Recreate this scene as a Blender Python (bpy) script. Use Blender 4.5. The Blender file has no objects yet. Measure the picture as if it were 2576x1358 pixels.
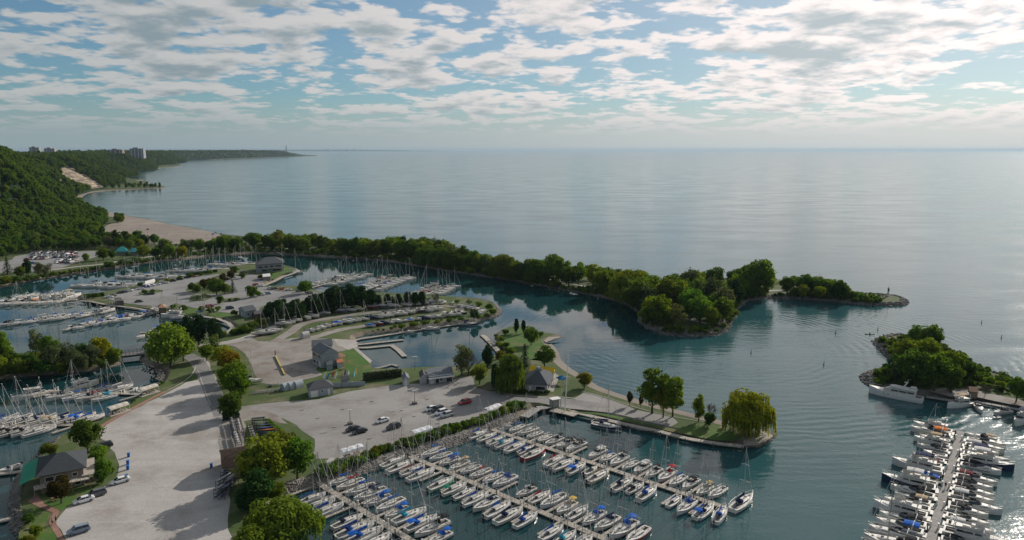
import bpy, bmesh, math, random
from mathutils import Vector, Matrix, noise, Euler
from mathutils.geometry import tessellate_polygon

# ------------------------------------------------------------------ camera, sky, sun, exposure
SC = bpy.context.scene
COL = SC.collection
PI = math.pi
H = 85.0                      # camera height above the lake, metres
F = 1839.0; CX = 1288.0; CY = 679.0
PITCH = math.atan((679 - 376) / F)
cam = bpy.data.cameras.new('camera')
cam.sensor_width = 36.0
cam.lens = F / 2576.0 * 36.0
cam.clip_start = 1.0
cam.clip_end = 200000.0
camo = bpy.data.objects.new('camera', cam)
COL.objects.link(camo)
camo.location = (0, 0, H)
camo.rotation_euler = (PI / 2 - PITCH, 0, 0)
SC.camera = camo

SUN_EL = math.radians(25.0)
SUN_AZ = math.radians(49.0)          # from +X towards +Y
SV = Vector((math.cos(SUN_AZ) * math.cos(SUN_EL), math.sin(SUN_AZ) * math.cos(SUN_EL), math.sin(SUN_EL)))
SC.view_settings.view_transform = 'Standard'
SC.view_settings.look = 'None'
SC.view_settings.exposure = 0.0
SC.view_settings.gamma = 1.0
SC.view_settings.use_curve_mapping = False
SC.cycles.use_denoising = True
SC.cycles.max_bounces = 6
SC.cycles.diffuse_bounces = 2
SC.cycles.glossy_bounces = 3
SC.cycles.transmission_bounces = 3
SC.cycles.volume_bounces = 0
SC.cycles.transparent_max_bounces = 6
SC.cycles.sample_clamp_indirect = 4.0
SC.cycles.caustics_reflective = False
SC.cycles.caustics_refractive = False


class NT:
    """small helper to write node trees"""
    def __init__(self, tree):
        self.t = tree; self.n = tree.nodes; self.l = tree.links
        self.n.clear()

    def node(self, kind, **kw):
        nd = self.n.new(kind)
        for k, v in kw.items():
            if k == 'ins':
                for key, val in v.items():
                    if isinstance(val, bpy.types.NodeSocket):
                        self.l.new(val, nd.inputs[key])
                    else:
                        nd.inputs[key].default_value = val
            else:
                setattr(nd, k, v)
        return nd

    def math(self, op, a, b=None, c=None, clamp=False):
        nd = self.n.new('ShaderNodeMath'); nd.operation = op; nd.use_clamp = clamp
        for i, v in enumerate((a, b, c)):
            if v is None: continue
            if isinstance(v, bpy.types.NodeSocket): self.l.new(v, nd.inputs[i])
            else: nd.inputs[i].default_value = v
        return nd.outputs[0]

    def vmath(self, op, a, b=None, out=0):
        nd = self.n.new('ShaderNodeVectorMath'); nd.operation = op
        for i, v in enumerate((a, b)):
            if v is None: continue
            if isinstance(v, bpy.types.NodeSocket): self.l.new(v, nd.inputs[i])
            else: nd.inputs[i].default_value = v
        return nd.outputs[out]

    def scale(self, a, s):
        nd = self.n.new('ShaderNodeVectorMath'); nd.operation = 'SCALE'
        self.l.new(a, nd.inputs[0])
        if isinstance(s, bpy.types.NodeSocket): self.l.new(s, nd.inputs['Scale'])
        else: nd.inputs['Scale'].default_value = s
        return nd.outputs[0]

    def ramp(self, fac, lo, hi, smooth=True, a=0.0, b=1.0):
        nd = self.n.new('ShaderNodeMapRange'); nd.clamp = True
        nd.interpolation_type = 'SMOOTHSTEP' if smooth else 'LINEAR'
        self.l.new(fac, nd.inputs[0])
        for i, v in zip((1, 2, 3, 4), (lo, hi, a, b)): nd.inputs[i].default_value = v
        return nd.outputs[0]

    def mix(self, fac, a, b, mode='MIX'):
        nd = self.n.new('ShaderNodeMix'); nd.data_type = 'RGBA'; nd.blend_type = mode
        for sock, v in ((nd.inputs[0], fac), (nd.inputs[6], a), (nd.inputs[7], b)):
            if isinstance(v, bpy.types.NodeSocket): self.l.new(v, sock)
            elif isinstance(v, (tuple, list)): sock.default_value = (*v[:3], 1.0)
            else: sock.default_value = v
        return nd.outputs[2]

    def noise(self, vec, scale, detail=4.0, rough=0.55, dist=0.0):
        nd = self.n.new('ShaderNodeTexNoise')
        if vec is not None: self.l.new(vec, nd.inputs['Vector'])
        nd.inputs['Scale'].default_value = scale
        nd.inputs['Detail'].default_value = detail
        nd.inputs['Roughness'].default_value = rough
        nd.inputs['Distortion'].default_value = dist
        return nd.outputs[0]

    def sep(self, v):
        nd = self.n.new('ShaderNodeSeparateXYZ'); self.l.new(v, nd.inputs[0]); return nd.outputs

    def comb(self, x, y, z):
        nd = self.n.new('ShaderNodeCombineXYZ')
        for i, v in enumerate((x, y, z)):
            if isinstance(v, bpy.types.NodeSocket): self.l.new(v, nd.inputs[i])
            else: nd.inputs[i].default_value = v
        return nd.outputs[0]


world = bpy.data.worlds.new('World')
SC.world = world
world.use_nodes = True
w = NT(world.node_tree)
sky = w.node('ShaderNodeTexSky', sky_type='NISHITA', sun_disc=False, sun_elevation=SUN_EL,
             sun_rotation=math.atan2(SV.x, SV.y), altitude=100.0, air_density=1.0, dust_density=0.35, ozone_density=2.5)
tc = w.node('ShaderNodeTexCoord')
D = tc.outputs['Generated']
dx, dy, dz = w.sep(D)
zc = w.math('MAXIMUM', dz, 0.0)
inv = w.math('DIVIDE', 1.0, w.math('ADD', zc, 0.15))
cp_ = w.comb(w.math('MULTIPLY', dx, inv), w.math('MULTIPLY', dy, inv), w.math('MULTIPLY', zc, 1.5))
# cloud layer: patches of altocumulus, lit from the sun's side, grey where thick


def density(vec, det, billow):
    puff = w.noise(vec, 4.6, det, 0.56, 0.15)
    cover = w.noise(vec, 1.0, 2.0, 0.5)
    d_ = w.math('ADD', w.math('MULTIPLY', puff, 0.70), w.math('MULTIPLY', cover, 0.50))
    if billow:
        vor = w.node('ShaderNodeTexVoronoi', feature='SMOOTH_F1', ins={'Vector': vec, 'Scale': 17.0, 'Smoothness': 0.5})
        d_ = w.math('ADD', d_, w.math('MULTIPLY', w.math('SUBTRACT', 0.45, vor.outputs['Distance']), 0.075))
    return d_


dens = density(cp_, 7.0, True)
cloud = w.ramp(dens, 0.535, 0.62)
up = w.vmath('ADD', w.scale(cp_, 0.968), (0.02, 0.0, 0.0))
dens2 = density(up, 4.0, False)
thick = w.ramp(dens2, 0.585, 0.77)
sund = w.vmath('DOT_PRODUCT', D, tuple(SV), out=1)
near = w.ramp(sund, 0.12, 1.0, smooth=False)
glow = w.math('POWER', near, 2.6)
lit = w.mix(glow, (0.48, 0.495, 0.495), (1.32, 1.17, 1.12))
grey = w.mix(glow, (0.235, 0.30, 0.335), (0.60, 0.66, 0.68))
ccol = w.mix(thick, lit, grey)
# pale veil thickening towards the horizon
veil = w.mix(glow, (0.285, 0.36, 0.385), (0.80, 0.79, 0.765))
hband = w.ramp(dz, 0.006, 0.075, a=0.97, b=0.0)
skyc = w.mix(1.0, sky.outputs[0], (0.042, 0.0635, 0.075), 'MULTIPLY')
skyc = w.mix(w.math('ADD', w.math('MULTIPLY', glow, 0.50), 0.14), skyc, veil)
fade = w.ramp(dz, 0.008, 0.03)
withc = w.mix(w.math('MULTIPLY', cloud, w.math('MULTIPLY', fade, 0.95)), skyc, ccol)
final = w.mix(hband, withc, veil)
bg = w.node('ShaderNodeBackground', ins={'Color': w.scale(final, 10.0), 'Strength': 0.1})
wo = w.node('ShaderNodeOutputWorld')
w.l.new(bg.outputs[0], wo.inputs[0])
world.cycles.sampling_method = 'MANUAL'
world.cycles.sample_map_resolution = 512

sl = bpy.data.lights.new('sun', 'SUN')
sl.energy = 4.8
sl.angle = math.radians(0.55)
sl.color = (1.0, 0.925, 0.83)
so = bpy.data.objects.new('sun', sl)
COL.objects.link(so)
so.rotation_euler = SV.to_track_quat('Z', 'Y').to_euler()
so.location = (0, 0, 300)

# ------------------------------------------------------------------ survey: sightline on the drone picture -> metres on a level plane
cP, sP = math.cos(PITCH), math.sin(PITCH)
LZ = 1.3                      # level of the made ground above the lake


def G(x, y, z=LZ):
    u = (x - CX) / F; v = (CY - y) / F
    t = (z - H) / (-sP + v * cP)
    return Vector((u * t, (cP + v * sP) * t, z))


def to_px(p):
    dyw = p[1] * cP - (p[2] - H) * sP
    up = p[1] * sP + (p[2] - H) * cP
    return (CX + F * p[0] / dyw, CY - F * up / dyw)


def px_m(p):
    """metres covered by one survey unit at a point"""
    return (p[1] * cP - (p[2] - H) * sP) / F


R = random.Random(7)

# ------------------------------------------------------------------ object helpers


def mesh_of(name, verts, faces, mat=None, smooth=False):
    me = bpy.data.meshes.new(name)
    me.from_pydata([tuple(v) for v in verts], [], faces)
    if mat: me.materials.append(mat)
    if smooth: me.polygons.foreach_set('use_smooth', [True] * len(me.polygons))
    me.update()
    return me


def put(name, me, parent=None, loc=(0, 0, 0), rz=0.0, scale=None, color=None):
    o = bpy.data.objects.new(name, me)
    COL.objects.link(o)
    if parent: o.parent = parent
    o.location = loc
    if rz: o.rotation_euler = (0, 0, rz)
    if scale is not None: o.scale = scale if hasattr(scale, '__len__') else (scale, scale, scale)
    if color: o.color = (*color[:3], 1.0)
    return o


SHORT = [(' of its kind from the west', ' of its kind from the west'), ('on the strand by the sandy point', 'by the sandy point'), ('in the yacht club car park', 'at the yacht club car park'), (' with ', ' with '), ('flybridge motor yacht', 'flybridge yacht'), (' side of the ', ' side, '), (' berth from the ', ' from the '), (' berth from ', ' from '), (' and ', ', '), ('broadleaf ', ''), ('sail cover', 'cover')]


def fit(label):
    for a, b in SHORT:
        if len(label.replace(',', ' ').split()) <= 16: break
        label = label.replace(a, b)
    return label


def tag(o, label=None, cat=None, group=None, kind=None):
    if label: o['label'] = fit(label)
    if cat: o['category'] = cat
    if group: o['group'] = group
    if kind: o['kind'] = kind
    return o


def root(name, loc, rz, label, cat, group=None, scale=None):
    return tag(put(name, None, None, loc, rz, scale), label, cat, group)


def struct(name, me):
    return tag(put(name, me), kind='structure')


ORD = ['first', 'second', 'third', 'fourth', 'fifth', 'sixth', 'seventh', 'eighth', 'ninth', 'tenth', 'eleventh', 'twelfth',
       'thirteenth', 'fourteenth', 'fifteenth', 'sixteenth', 'seventeenth', 'eighteenth', 'nineteenth']
TENS = ['', '', 'twenty', 'thirty', 'forty', 'fifty', 'sixty', 'seventy', 'eighty', 'ninety']


def ordn(i):
    """0 -> first"""
    if i < 19: return ORD[i]
    n = i + 1
    if n >= 100: return str(n) + 'th'
    t, u = divmod(n, 10)
    if u == 0: return {20: 'twentieth'}.get(n, TENS[t][:-1] + 'ieth')
    return TENS[t] + '-' + ORD[u - 1]


class MB:
    def __init__(self): self.v = []; self.f = []

    def add(self, verts, faces):
        o = len(self.v); self.v += [tuple(p) for p in verts]
        self.f += [tuple(i + o for i in f) for f in faces]; return self

    def box(self, c, s, rz=0.0, taper=1.0):
        x, y, z = s[0] / 2, s[1] / 2, s[2] / 2
        vs = []
        for k, (a, b) in enumerate(((-1, -1), (1, -1), (1, 1), (-1, 1))): vs.append((a * x, b * y, -z))
        for k, (a, b) in enumerate(((-1, -1), (1, -1), (1, 1), (-1, 1))): vs.append((a * x * taper, b * y * taper, z))
        ca, sa = math.cos(rz), math.sin(rz)
        vs = [(c[0] + p[0] * ca - p[1] * sa, c[1] + p[0] * sa + p[1] * ca, c[2] + p[2]) for p in vs]
        return self.add(vs, [(0, 3, 2, 1), (4, 5, 6, 7), (0, 1, 5, 4), (1, 2, 6, 5), (2, 3, 7, 6), (3, 0, 4, 7)])

    def tube(self, a, b, ra, rb=None, n=6, caps=True):
        rb = ra if rb is None else rb
        a = Vector(a); b = Vector(b); d = (b - a)
        if d.length < 1e-6: return self
        d.normalize()
        x = d.orthogonal().normalized(); y = d.cross(x)
        vs = [a + (x * math.cos(2 * PI * i / n) + y * math.sin(2 * PI * i / n)) * ra for i in range(n)]
        vs += [b + (x * math.cos(2 * PI * i / n) + y * math.sin(2 * PI * i / n)) * rb for i in range(n)]
        fs = [(i, (i + 1) % n, n + (i + 1) % n, n + i) for i in range(n)]
        if caps: fs += [tuple(range(n - 1, -1, -1)), tuple(range(n, 2 * n))]
        return self.add(vs, fs)

    def path(self, pts, r, n=5):
        for a, b in zip(pts, pts[1:]): self.tube(a, b, r, r, n)
        return self

    def loft(self, rings, cap0=True, cap1=True, closed=True):
        n = len(rings[0]); vs = [p for r in rings for p in r]; fs = []
        for k in range(len(rings) - 1):
            for i in range(n if closed else n - 1):
                j = (i + 1) % n
                fs.append((k * n + i, k * n + j, (k + 1) * n + j, (k + 1) * n + i))
        if cap0: fs.append(tuple(range(n - 1, -1, -1)))
        if cap1: fs.append(tuple((len(rings) - 1) * n + i for i in range(n)))
        return self.add(vs, fs)

    def prism(self, poly, z0, z1):
        n = len(poly)
        vs = [(p[0], p[1], z0) for p in poly] + [(p[0], p[1], z1) for p in poly]
        fs = [(i, (i + 1) % n, n + (i + 1) % n, n + i) for i in range(n)] + [tuple(range(n, 2 * n)), tuple(range(n - 1, -1, -1))]
        return self.add(vs, fs)

    def mesh(self, name, mat=None, smooth=False): return mesh_of(name, self.v, self.f, mat, smooth)


# ------------------------------------------------------------------ materials


def new_mat(name):
    m = bpy.data.materials.new(name); m.use_nodes = True
    return m, NT(m.node_tree)


def finish(n, shader, disp=None):
    o = n.node('ShaderNodeOutputMaterial'); n.l.new(shader, o.inputs[0])


def simple(name, col, rough=0.6, var=0.25, scale=1.0, metal=0.0, spec=0.4, col2=None, objc=False, bump=0.0, bscale=None):
    """colour with uneven weathering; objc: take the paint from the object's own colour"""
    m, n = new_mat(name)
    pos = n.node('ShaderNodeNewGeometry').outputs['Position']
    if objc: base = n.node('ShaderNodeObjectInfo').outputs['Color']
    else: base = (*col, 1.0)
    nz = n.noise(pos, scale, 4.0, 0.6)
    f = n.ramp(nz, 0.3, 0.72, False)
    if objc:
        dark = n.mix(1.0, base, (1 - var, 1 - var, 1 - var * 0.9), 'MULTIPLY')
        c = n.mix(f, dark, base)
    else:
        c2 = col2 if col2 else tuple(x * (1 - var) for x in col)
        c = n.mix(f, c2, tuple(min(1, x * (1 + var * 0.4)) for x in col))
    ins = {'Base Color': c, 'Roughness': rough, 'Metallic': metal, 'Specular IOR Level': spec}
    if bump:
        b = n.node('ShaderNodeBump', ins={'Strength': 0.6, 'Distance': bump, 'Height': n.noise(pos, bscale or scale * 6, 3.0, 0.6)})
        ins['Normal'] = b.outputs[0]
    p = n.node('ShaderNodeBsdfPrincipled', ins=ins)
    finish(n, p.outputs[0])
    return m


def ground(name, c1, c2, c3, s1, s2, bump=0.03, rough=0.95, streak=None):
    """three-tone ground: broad patches, medium stains, fine grain"""
    m, n = new_mat(name)
    pos = n.node('ShaderNodeNewGeometry').outputs['Position']
    big = n.ramp(n.noise(pos, s1, 5.0, 0.6, 0.4), 0.36, 0.64)
    med = n.ramp(n.noise(pos, s2, 5.0, 0.65, 0.2), 0.46, 0.70)
    fine = n.noise(pos, 2.4, 3.0, 0.7)
    c = n.mix(big, c1, c2)
    c = n.mix(n.math('MULTIPLY', med, 0.8), c, c3)
    if streak:
        mp = n.node('ShaderNodeMapping', ins={'Vector': pos, 'Rotation': (0, 0, streak[0]), 'Scale': (0.03, 0.30, 1)})
        st = n.ramp(n.noise(mp.outputs[0], 1.0, 5.0, 0.65, 1.6), 0.48, 0.72)
        c = n.mix(n.math('MULTIPLY', st, streak[1]), c, tuple(min(1, x * 1.35) for x in c2))
    g = n.ramp(fine, 0.25, 0.75, False, 0.80, 1.16)
    c = n.mix(1.0, c, n.comb(g, g, g), 'MULTIPLY')
    b = n.node('ShaderNodeBump', ins={'Strength': 0.5, 'Distance': bump, 'Height': fine})
    p = n.node('ShaderNodeBsdfPrincipled', ins={'Base Color': c, 'Roughness': rough, 'Specular IOR Level': 0.2, 'Normal': b.outputs[0]})
    finish(n, p.outputs[0])
    return m


def leafmat(name, c1, c2, trans=0.35):
    """foliage: tint differs from tree to tree and clump to clump, light passes through leaves"""
    m, n = new_mat(name)
    oi = n.node('ShaderNodeObjectInfo')
    pos = n.node('ShaderNodeNewGeometry').outputs['Position']
    r = oi.outputs['Random']
    c = n.mix(r, c1, c2)
    clump = n.ramp(n.noise(pos, 0.45, 3.0, 0.6), 0.32, 0.70, False)
    lo = n.mix(1.0, c, (0.62, 0.66, 0.7), 'MULTIPLY'); hi = n.mix(1.0, c, (1.35, 1.25, 1.0), 'MULTIPLY')
    c = n.mix(clump, lo, hi)
    c = n.mix(1.0, c, oi.outputs['Color'], 'MULTIPLY')
    d = n.node('ShaderNodeBsdfDiffuse', ins={'Color': c})
    t = n.node('ShaderNodeBsdfTranslucent', ins={'Color': n.mix(1.0, c, (1.25, 1.2, 0.55), 'MULTIPLY')})
    mx = n.node('ShaderNodeMixShader', ins={0: trans, 1: d.outputs[0], 2: t.outputs[0]})
    finish(n, mx.outputs[0])
    return m


M = {}
M['gravel'] = ground('gravel', (0.255, 0.243, 0.23), (0.31, 0.298, 0.282), (0.19, 0.165, 0.145), 0.022, 0.075, 0.04, streak=(0.9, 0.16))
M['pale_gravel'] = ground('pale_gravel', (0.345, 0.325, 0.305), (0.42, 0.395, 0.37), (0.25, 0.222, 0.198), 0.025, 0.07, 0.04, streak=(0.9, 0.22))
M['dirt_gravel'] = ground('dirt_gravel', (0.23, 0.212, 0.19), (0.30, 0.28, 0.255), (0.17, 0.135, 0.11), 0.035, 0.11, 0.04, streak=(0.2, 0.15))
M['asphalt'] = ground('asphalt', (0.20, 0.195, 0.19), (0.25, 0.24, 0.23), (0.14, 0.135, 0.13), 0.03, 0.15, 0.01)
M['park_gravel'] = ground('park_gravel', (0.215, 0.215, 0.212), (0.265, 0.262, 0.255), (0.18, 0.165, 0.15), 0.02, 0.08, 0.03, streak=(0.1, 0.15))
M['concrete'] = ground('concrete', (0.36, 0.34, 0.31), (0.43, 0.405, 0.37), (0.27, 0.25, 0.22), 0.08, 0.35, 0.01)
M['brick_path'] = ground('brick_path', (0.26, 0.145, 0.11), (0.31, 0.18, 0.14), (0.2, 0.12, 0.1), 0.2, 0.8, 0.01)
M['grass'] = ground('grass', (0.055, 0.088, 0.025), (0.078, 0.108, 0.034), (0.19, 0.16, 0.11), 0.035, 0.09, 0.08)
M['lawn'] = ground('lawn', (0.048, 0.115, 0.02), (0.07, 0.135, 0.025), (0.155, 0.13, 0.062), 0.06, 0.15, 0.06)
M['scrub'] = ground('scrub', (0.045, 0.075, 0.02), (0.07, 0.095, 0.03), (0.12, 0.10, 0.055), 0.05, 0.12, 0.2)
M['sand'] = ground('sand', (0.235, 0.203, 0.174), (0.285, 0.247, 0.21), (0.19, 0.16, 0.138), 0.01, 0.04, 0.05, streak=(0.3, 0.3))
M['pebble'] = ground('pebble', (0.30, 0.265, 0.22), (0.37, 0.335, 0.285), (0.21, 0.185, 0.15), 0.10, 0.5, 0.15)
M['bank'] = ground('bank', (0.17, 0.14, 0.11), (0.23, 0.20, 0.165), (0.09, 0.085, 0.06), 0.12, 0.5, 0.3)
M['white'] = simple('white_paint', (0.72, 0.70, 0.66), 0.4, 0.12, 0.8)
M['gel'] = simple('gelcoat', None, 0.28, 0.16, 0.9, objc=True, spec=0.5)
M['deckp'] = simple('deck_paint', (0.58, 0.56, 0.515), 0.6, 0.2, 1.4)
M['cockpit'] = simple('cockpit_liner', (0.34, 0.32, 0.29), 0.7, 0.3, 2.0)
M['canvas'] = simple('canvas', None, 0.9, 0.3, 2.2, objc=True, spec=0.1)
M['alu'] = simple('mast_metal', (0.50, 0.48, 0.45), 0.45, 0.15, 0.6, metal=0.25)
M['wire'] = simple('rigging_wire', (0.26, 0.255, 0.25), 0.5, 0.1, 1.0, metal=0.3)
M['dark'] = simple('dark_glass', (0.018, 0.022, 0.028), 0.12, 0.3, 1.5, spec=0.6)
M['black'] = simple('black_rubber', (0.022, 0.022, 0.023), 0.75, 0.3, 3.0)
M['timber'] = simple('weathered_timber', (0.40, 0.36, 0.305), 0.9, 0.32, 0.9)
M['timber2'] = simple('grey_timber', (0.30, 0.285, 0.265), 0.9, 0.30, 0.8)
M['wood'] = simple('brown_wood', (0.26, 0.16, 0.09), 0.85, 0.35, 1.5)
M['pile'] = simple('wet_pile', (0.10, 0.085, 0.07), 0.8, 0.3, 1.0)
M['steel'] = simple('grey_steel', (0.28, 0.28, 0.275), 0.55, 0.2, 1.0, metal=0.2)
M['rust'] = simple('dark_steel', (0.075, 0.07, 0.068), 0.7, 0.4, 1.5)
M['rock'] = simple('rock', (0.20, 0.185, 0.165), 0.95, 0.45, 0.35, col2=(0.085, 0.08, 0.075), bump=0.12, bscale=1.5)
M['stone'] = simple('pale_stone', (0.33, 0.305, 0.275), 0.95, 0.4, 0.6, col2=(0.14, 0.13, 0.12), bump=0.06, bscale=3.0)
M['bark'] = simple('bark', (0.085, 0.065, 0.05), 0.95, 0.35, 1.2)
M['twig'] = simple('bare_twig', (0.14, 0.115, 0.095), 0.95, 0.3, 1.0)
M['paint'] = simple('car_paint', None, 0.25, 0.08, 1.0, objc=True, spec=0.55)
M['obj'] = simple('plain_paint', None, 0.6, 0.2, 1.2, objc=True)
M['roofing'] = simple('roofing', None, 0.9, 0.22, 1.1, objc=True, spec=0.2, bump=0.03, bscale=2.0)
M['siding'] = simple('siding', None, 0.75, 0.14, 0.7, objc=True, spec=0.25)
M['lamp_red'] = simple('red_lens', (0.30, 0.02, 0.02), 0.3, 0.1, 1.0)
M['headlamp'] = simple('clear_lens', (0.6, 0.6, 0.58), 0.15, 0.1, 1.0)
M['skin'] = simple('skin', (0.42, 0.26, 0.19), 0.6, 0.1, 2.0)
M['leaf'] = leafmat('leaf', (0.062, 0.130, 0.026), (0.112, 0.168, 0.030), 0.48)
M['willow'] = leafmat('willow_leaf', (0.10, 0.155, 0.030), (0.115, 0.165, 0.030), 0.4)
M['needle'] = leafmat('needle', (0.024, 0.058, 0.022), (0.038, 0.075, 0.027), 0.22)
M['silver'] = leafmat('silver_leaf', (0.10, 0.13, 0.075), (0.085, 0.12, 0.06))


def water_mat():
    m, n = new_mat('lake_water')
    pos = n.node('ShaderNodeNewGeometry').outputs['Position']
    x, y, z = n.sep(pos)
    # sheltered basins lie to the left and near side of the spit; open lake beyond
    thr = n.math('ADD', n.math('MINIMUM', n.math('MAXIMUM', n.math('MULTIPLY', n.math('SUBTRACT', y, 285.0), 0.8), 0.0), 85.0), 32.0)
    shelter = n.ramp(n.math('SUBTRACT', x, thr), -28.0, 30.0, a=1.0, b=0.0)
    behind = n.ramp(n.math('ADD', y, n.math('MULTIPLY', x, 0.62)), 470.0, 560.0, a=1.0, b=0.0)
    calm = n.math('MULTIPLY', shelter, behind)
    mp = n.node('ShaderNodeMapping', ins={'Vector': pos, 'Rotation': (0, 0, 0.22), 'Scale': (0.085, 0.26, 0.2)})
    w1 = n.noise(mp.outputs[0], 1.0, 3.0, 0.55, 0.3)
    w2 = n.noise(pos, 0.9, 2.0, 0.5, 0.2)
    mp3 = n.node('ShaderNodeMapping', ins={'Vector': pos, 'Rotation': (0, 0, 0.3), 'Scale': (0.012, 0.03, 0.02)})
    gust = n.ramp(n.noise(mp3.outputs[0], 1.0, 4.0, 0.6, 0.5), 0.35, 0.65)
    # swell bending round the point into the little bay
    rv = n.vmath('SUBTRACT', pos, (86.0, 318.0, 0.0)); rl = n.vmath('LENGTH', rv, out=1)
    ph = n.math('ADD', n.math('MULTIPLY', rl, 1.55), n.math('MULTIPLY', n.noise(pos, 0.06, 3.0, 0.6), 11.0))
    ring = n.math('MULTIPLY', n.math('SINE', ph), n.ramp(rl, 30.0, 60.0))
    ring = n.math('MULTIPLY', ring, n.ramp(rl, 115.0, 150.0, a=1.0, b=0.0))
    ring = n.math('MULTIPLY', ring, n.ramp(n.noise(pos, 0.035, 2.0, 0.5), 0.4, 0.6))
    w1 = n.math('ADD', w1, n.math('MULTIPLY', ring, 0.22))
    hgt = n.math('ADD', n.math('MULTIPLY', w1, 1.0), n.math('MULTIPLY', w2, 0.28))
    rough_w = n.math('MULTIPLY', n.math('SUBTRACT', 1.0, n.math('MULTIPLY', calm, 0.93)), n.math('ADD', n.math('MULTIPLY', gust, 0.55), 0.45))
    b = n.node('ShaderNodeBump', ins={'Strength': n.math('MULTIPLY', rough_w, 0.45), 'Distance': 0.55, 'Height': hgt})
    deep = n.noise(pos, 0.006, 3.0, 0.5)
    shoal = n.ramp(y, 420.0, 900.0, a=1.0, b=0.0)
    c = n.mix(n.ramp(deep, 0.35, 0.65), (0.010, 0.055, 0.060), (0.014, 0.070, 0.075))
    c = n.mix(shoal, c, (0.022, 0.078, 0.085))
    c = n.mix(n.math('MULTIPLY', calm, 0.80), c, (0.006, 0.032, 0.036))
    rg = n.math('ADD', n.math('MULTIPLY', rough_w, 0.13), 0.025)
    p = n.node('ShaderNodeBsdfPrincipled', ins={'Base Color': c, 'Roughness': rg, 'IOR': 1.33, 'Specular IOR Level': 0.5, 'Normal': b.outputs[0]})
    finish(n, p.outputs[0])
    return m


M['water'] = water_mat()

# ------------------------------------------------------------------ the lake
def water_sheet():
    xs = [-64000, -16000, -4000, -1000, -300, 0, 300, 1000, 4000, 16000, 64000]
    ys = [-1500, 0, 150, 300, 500, 800, 1500, 4000, 12000, 30000, 62000]
    vs = [(x, y, 0.0) for y in ys for x in xs]; n = len(xs)
    fs = [(j * n + i, j * n + i + 1, (j + 1) * n + i + 1, (j + 1) * n + i) for j in range(len(ys) - 1) for i in range(n - 1)]
    return struct('lake_water', mesh_of('lake_water', vs, fs, M['water']))


water_sheet()

# ------------------------------------------------------------------ land


def catmull(pts, closed=True, step=6.0):
    n = len(pts); out = []
    rng = range(n) if closed else range(n - 1)
    for i in rng:
        p0 = pts[(i - 1) % n] if closed or i > 0 else pts[i]
        p1 = pts[i]; p2 = pts[(i + 1) % n]
        p3 = pts[(i + 2) % n] if closed or i + 2 < n else p2
        L = (p2 - p1).length
        k = max(1, min(40, int(L / step)))
        # centripetal-ish: clamp tangents so long segments do not overshoot
        m1 = (p2 - p0) * 0.5; m2 = (p3 - p1) * 0.5
        if m1.length > L: m1 = m1.normalized() * L
        if m2.length > L: m2 = m2.normalized() * L
        for j in range(k):
            t = j / k
            out.append(p1 * (2 * t**3 - 3 * t**2 + 1) + m1 * (t**3 - 2 * t**2 + t) + p2 * (-2 * t**3 + 3 * t**2) + m2 * (t**3 - t**2))
    if not closed: out.append(pts[-1].copy())
    return out


def area2(p): return sum(a.x * b.y - b.x * a.y for a, b in zip(p, p[1:] + p[:1])) / 2


def inset(pts, d):
    """offset a closed ccw loop inwards by d (negative: outwards)"""
    n = len(pts); out = []
    for i in range(n):
        a = pts[i - 1]; b = pts[i]; c = pts[(i + 1) % n]
        e1 = (b - a); e2 = (c - b); e1.z = e2.z = 0
        if e1.length < 1e-6: e1 = e2
        if e2.length < 1e-6: e2 = e1
        e1.normalize(); e2.normalize()
        n1 = Vector((-e1.y, e1.x, 0)); n2 = Vector((-e2.y, e2.x, 0))
        m = n1 + n2
        if m.length < 0.3: m = n1
        m.normalize()
        k = 1.0 / max(0.6, m.dot(n1))
        out.append(b + m * d * k)
    return out


def land(name, ptsD, bank=2.6, top=LZ, mtop='grass', mbank='bank', jitter=0.5, step=6.0):
    pts = [G(x, y, 0.0) for x, y in ptsD]
    if area2(pts) < 0: pts.reverse()
    loop = catmull(pts, True, step)
    rr = random.Random(len(loop))
    loop = [p + Vector((rr.uniform(-1, 1) * jitter, rr.uniform(-1, 1) * jitter, 0)) for p in loop]
    rings = [[Vector((p.x, p.y, -1.6)) for p in inset(loop, -2.0)], [Vector((p.x, p.y, 0.0)) for p in loop],
             [Vector((p.x, p.y, top * 0.62 + rr.uniform(-.12, .12))) for p in inset(loop, bank * 0.55)],
             [Vector((p.x, p.y, top)) for p in inset(loop, bank)]]
    mb = MB(); mb.loft(rings, False, False)
    struct(name + '_bank', mb.mesh(name + '_bank', M[mbank]))
    tl = rings[-1]
    tris = tessellate_polygon([tl])
    struct(name, mesh_of(name, tl, [tuple(t) for t in tris], M[mtop]))
    return loop


def area(name, ptsD, mat, z=0.03, smooth=True, jitter=0.4, step=4.0, base=LZ):
    pts = [G(x, y, base) for x, y in ptsD]
    if area2(pts) < 0: pts.reverse()
    loop = catmull(pts, True, step) if smooth else pts
    rr = random.Random(len(loop) + int(z * 1000))
    lp = [Vector((p.x + rr.uniform(-1, 1) * jitter, p.y + rr.uniform(-1, 1) * jitter, base + z)) for p in loop]
    tris = tessellate_polygon([lp])
    fs = [tuple(t) for t in tris]
    # make every triangle face up
    out = []
    for t in fs:
        a, b, c = (lp[i] for i in t)
        out.append(t if (b - a).cross(c - a).z > 0 else t[::-1])
    return struct(name, mesh_of(name, lp, out, M[mat]))


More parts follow.
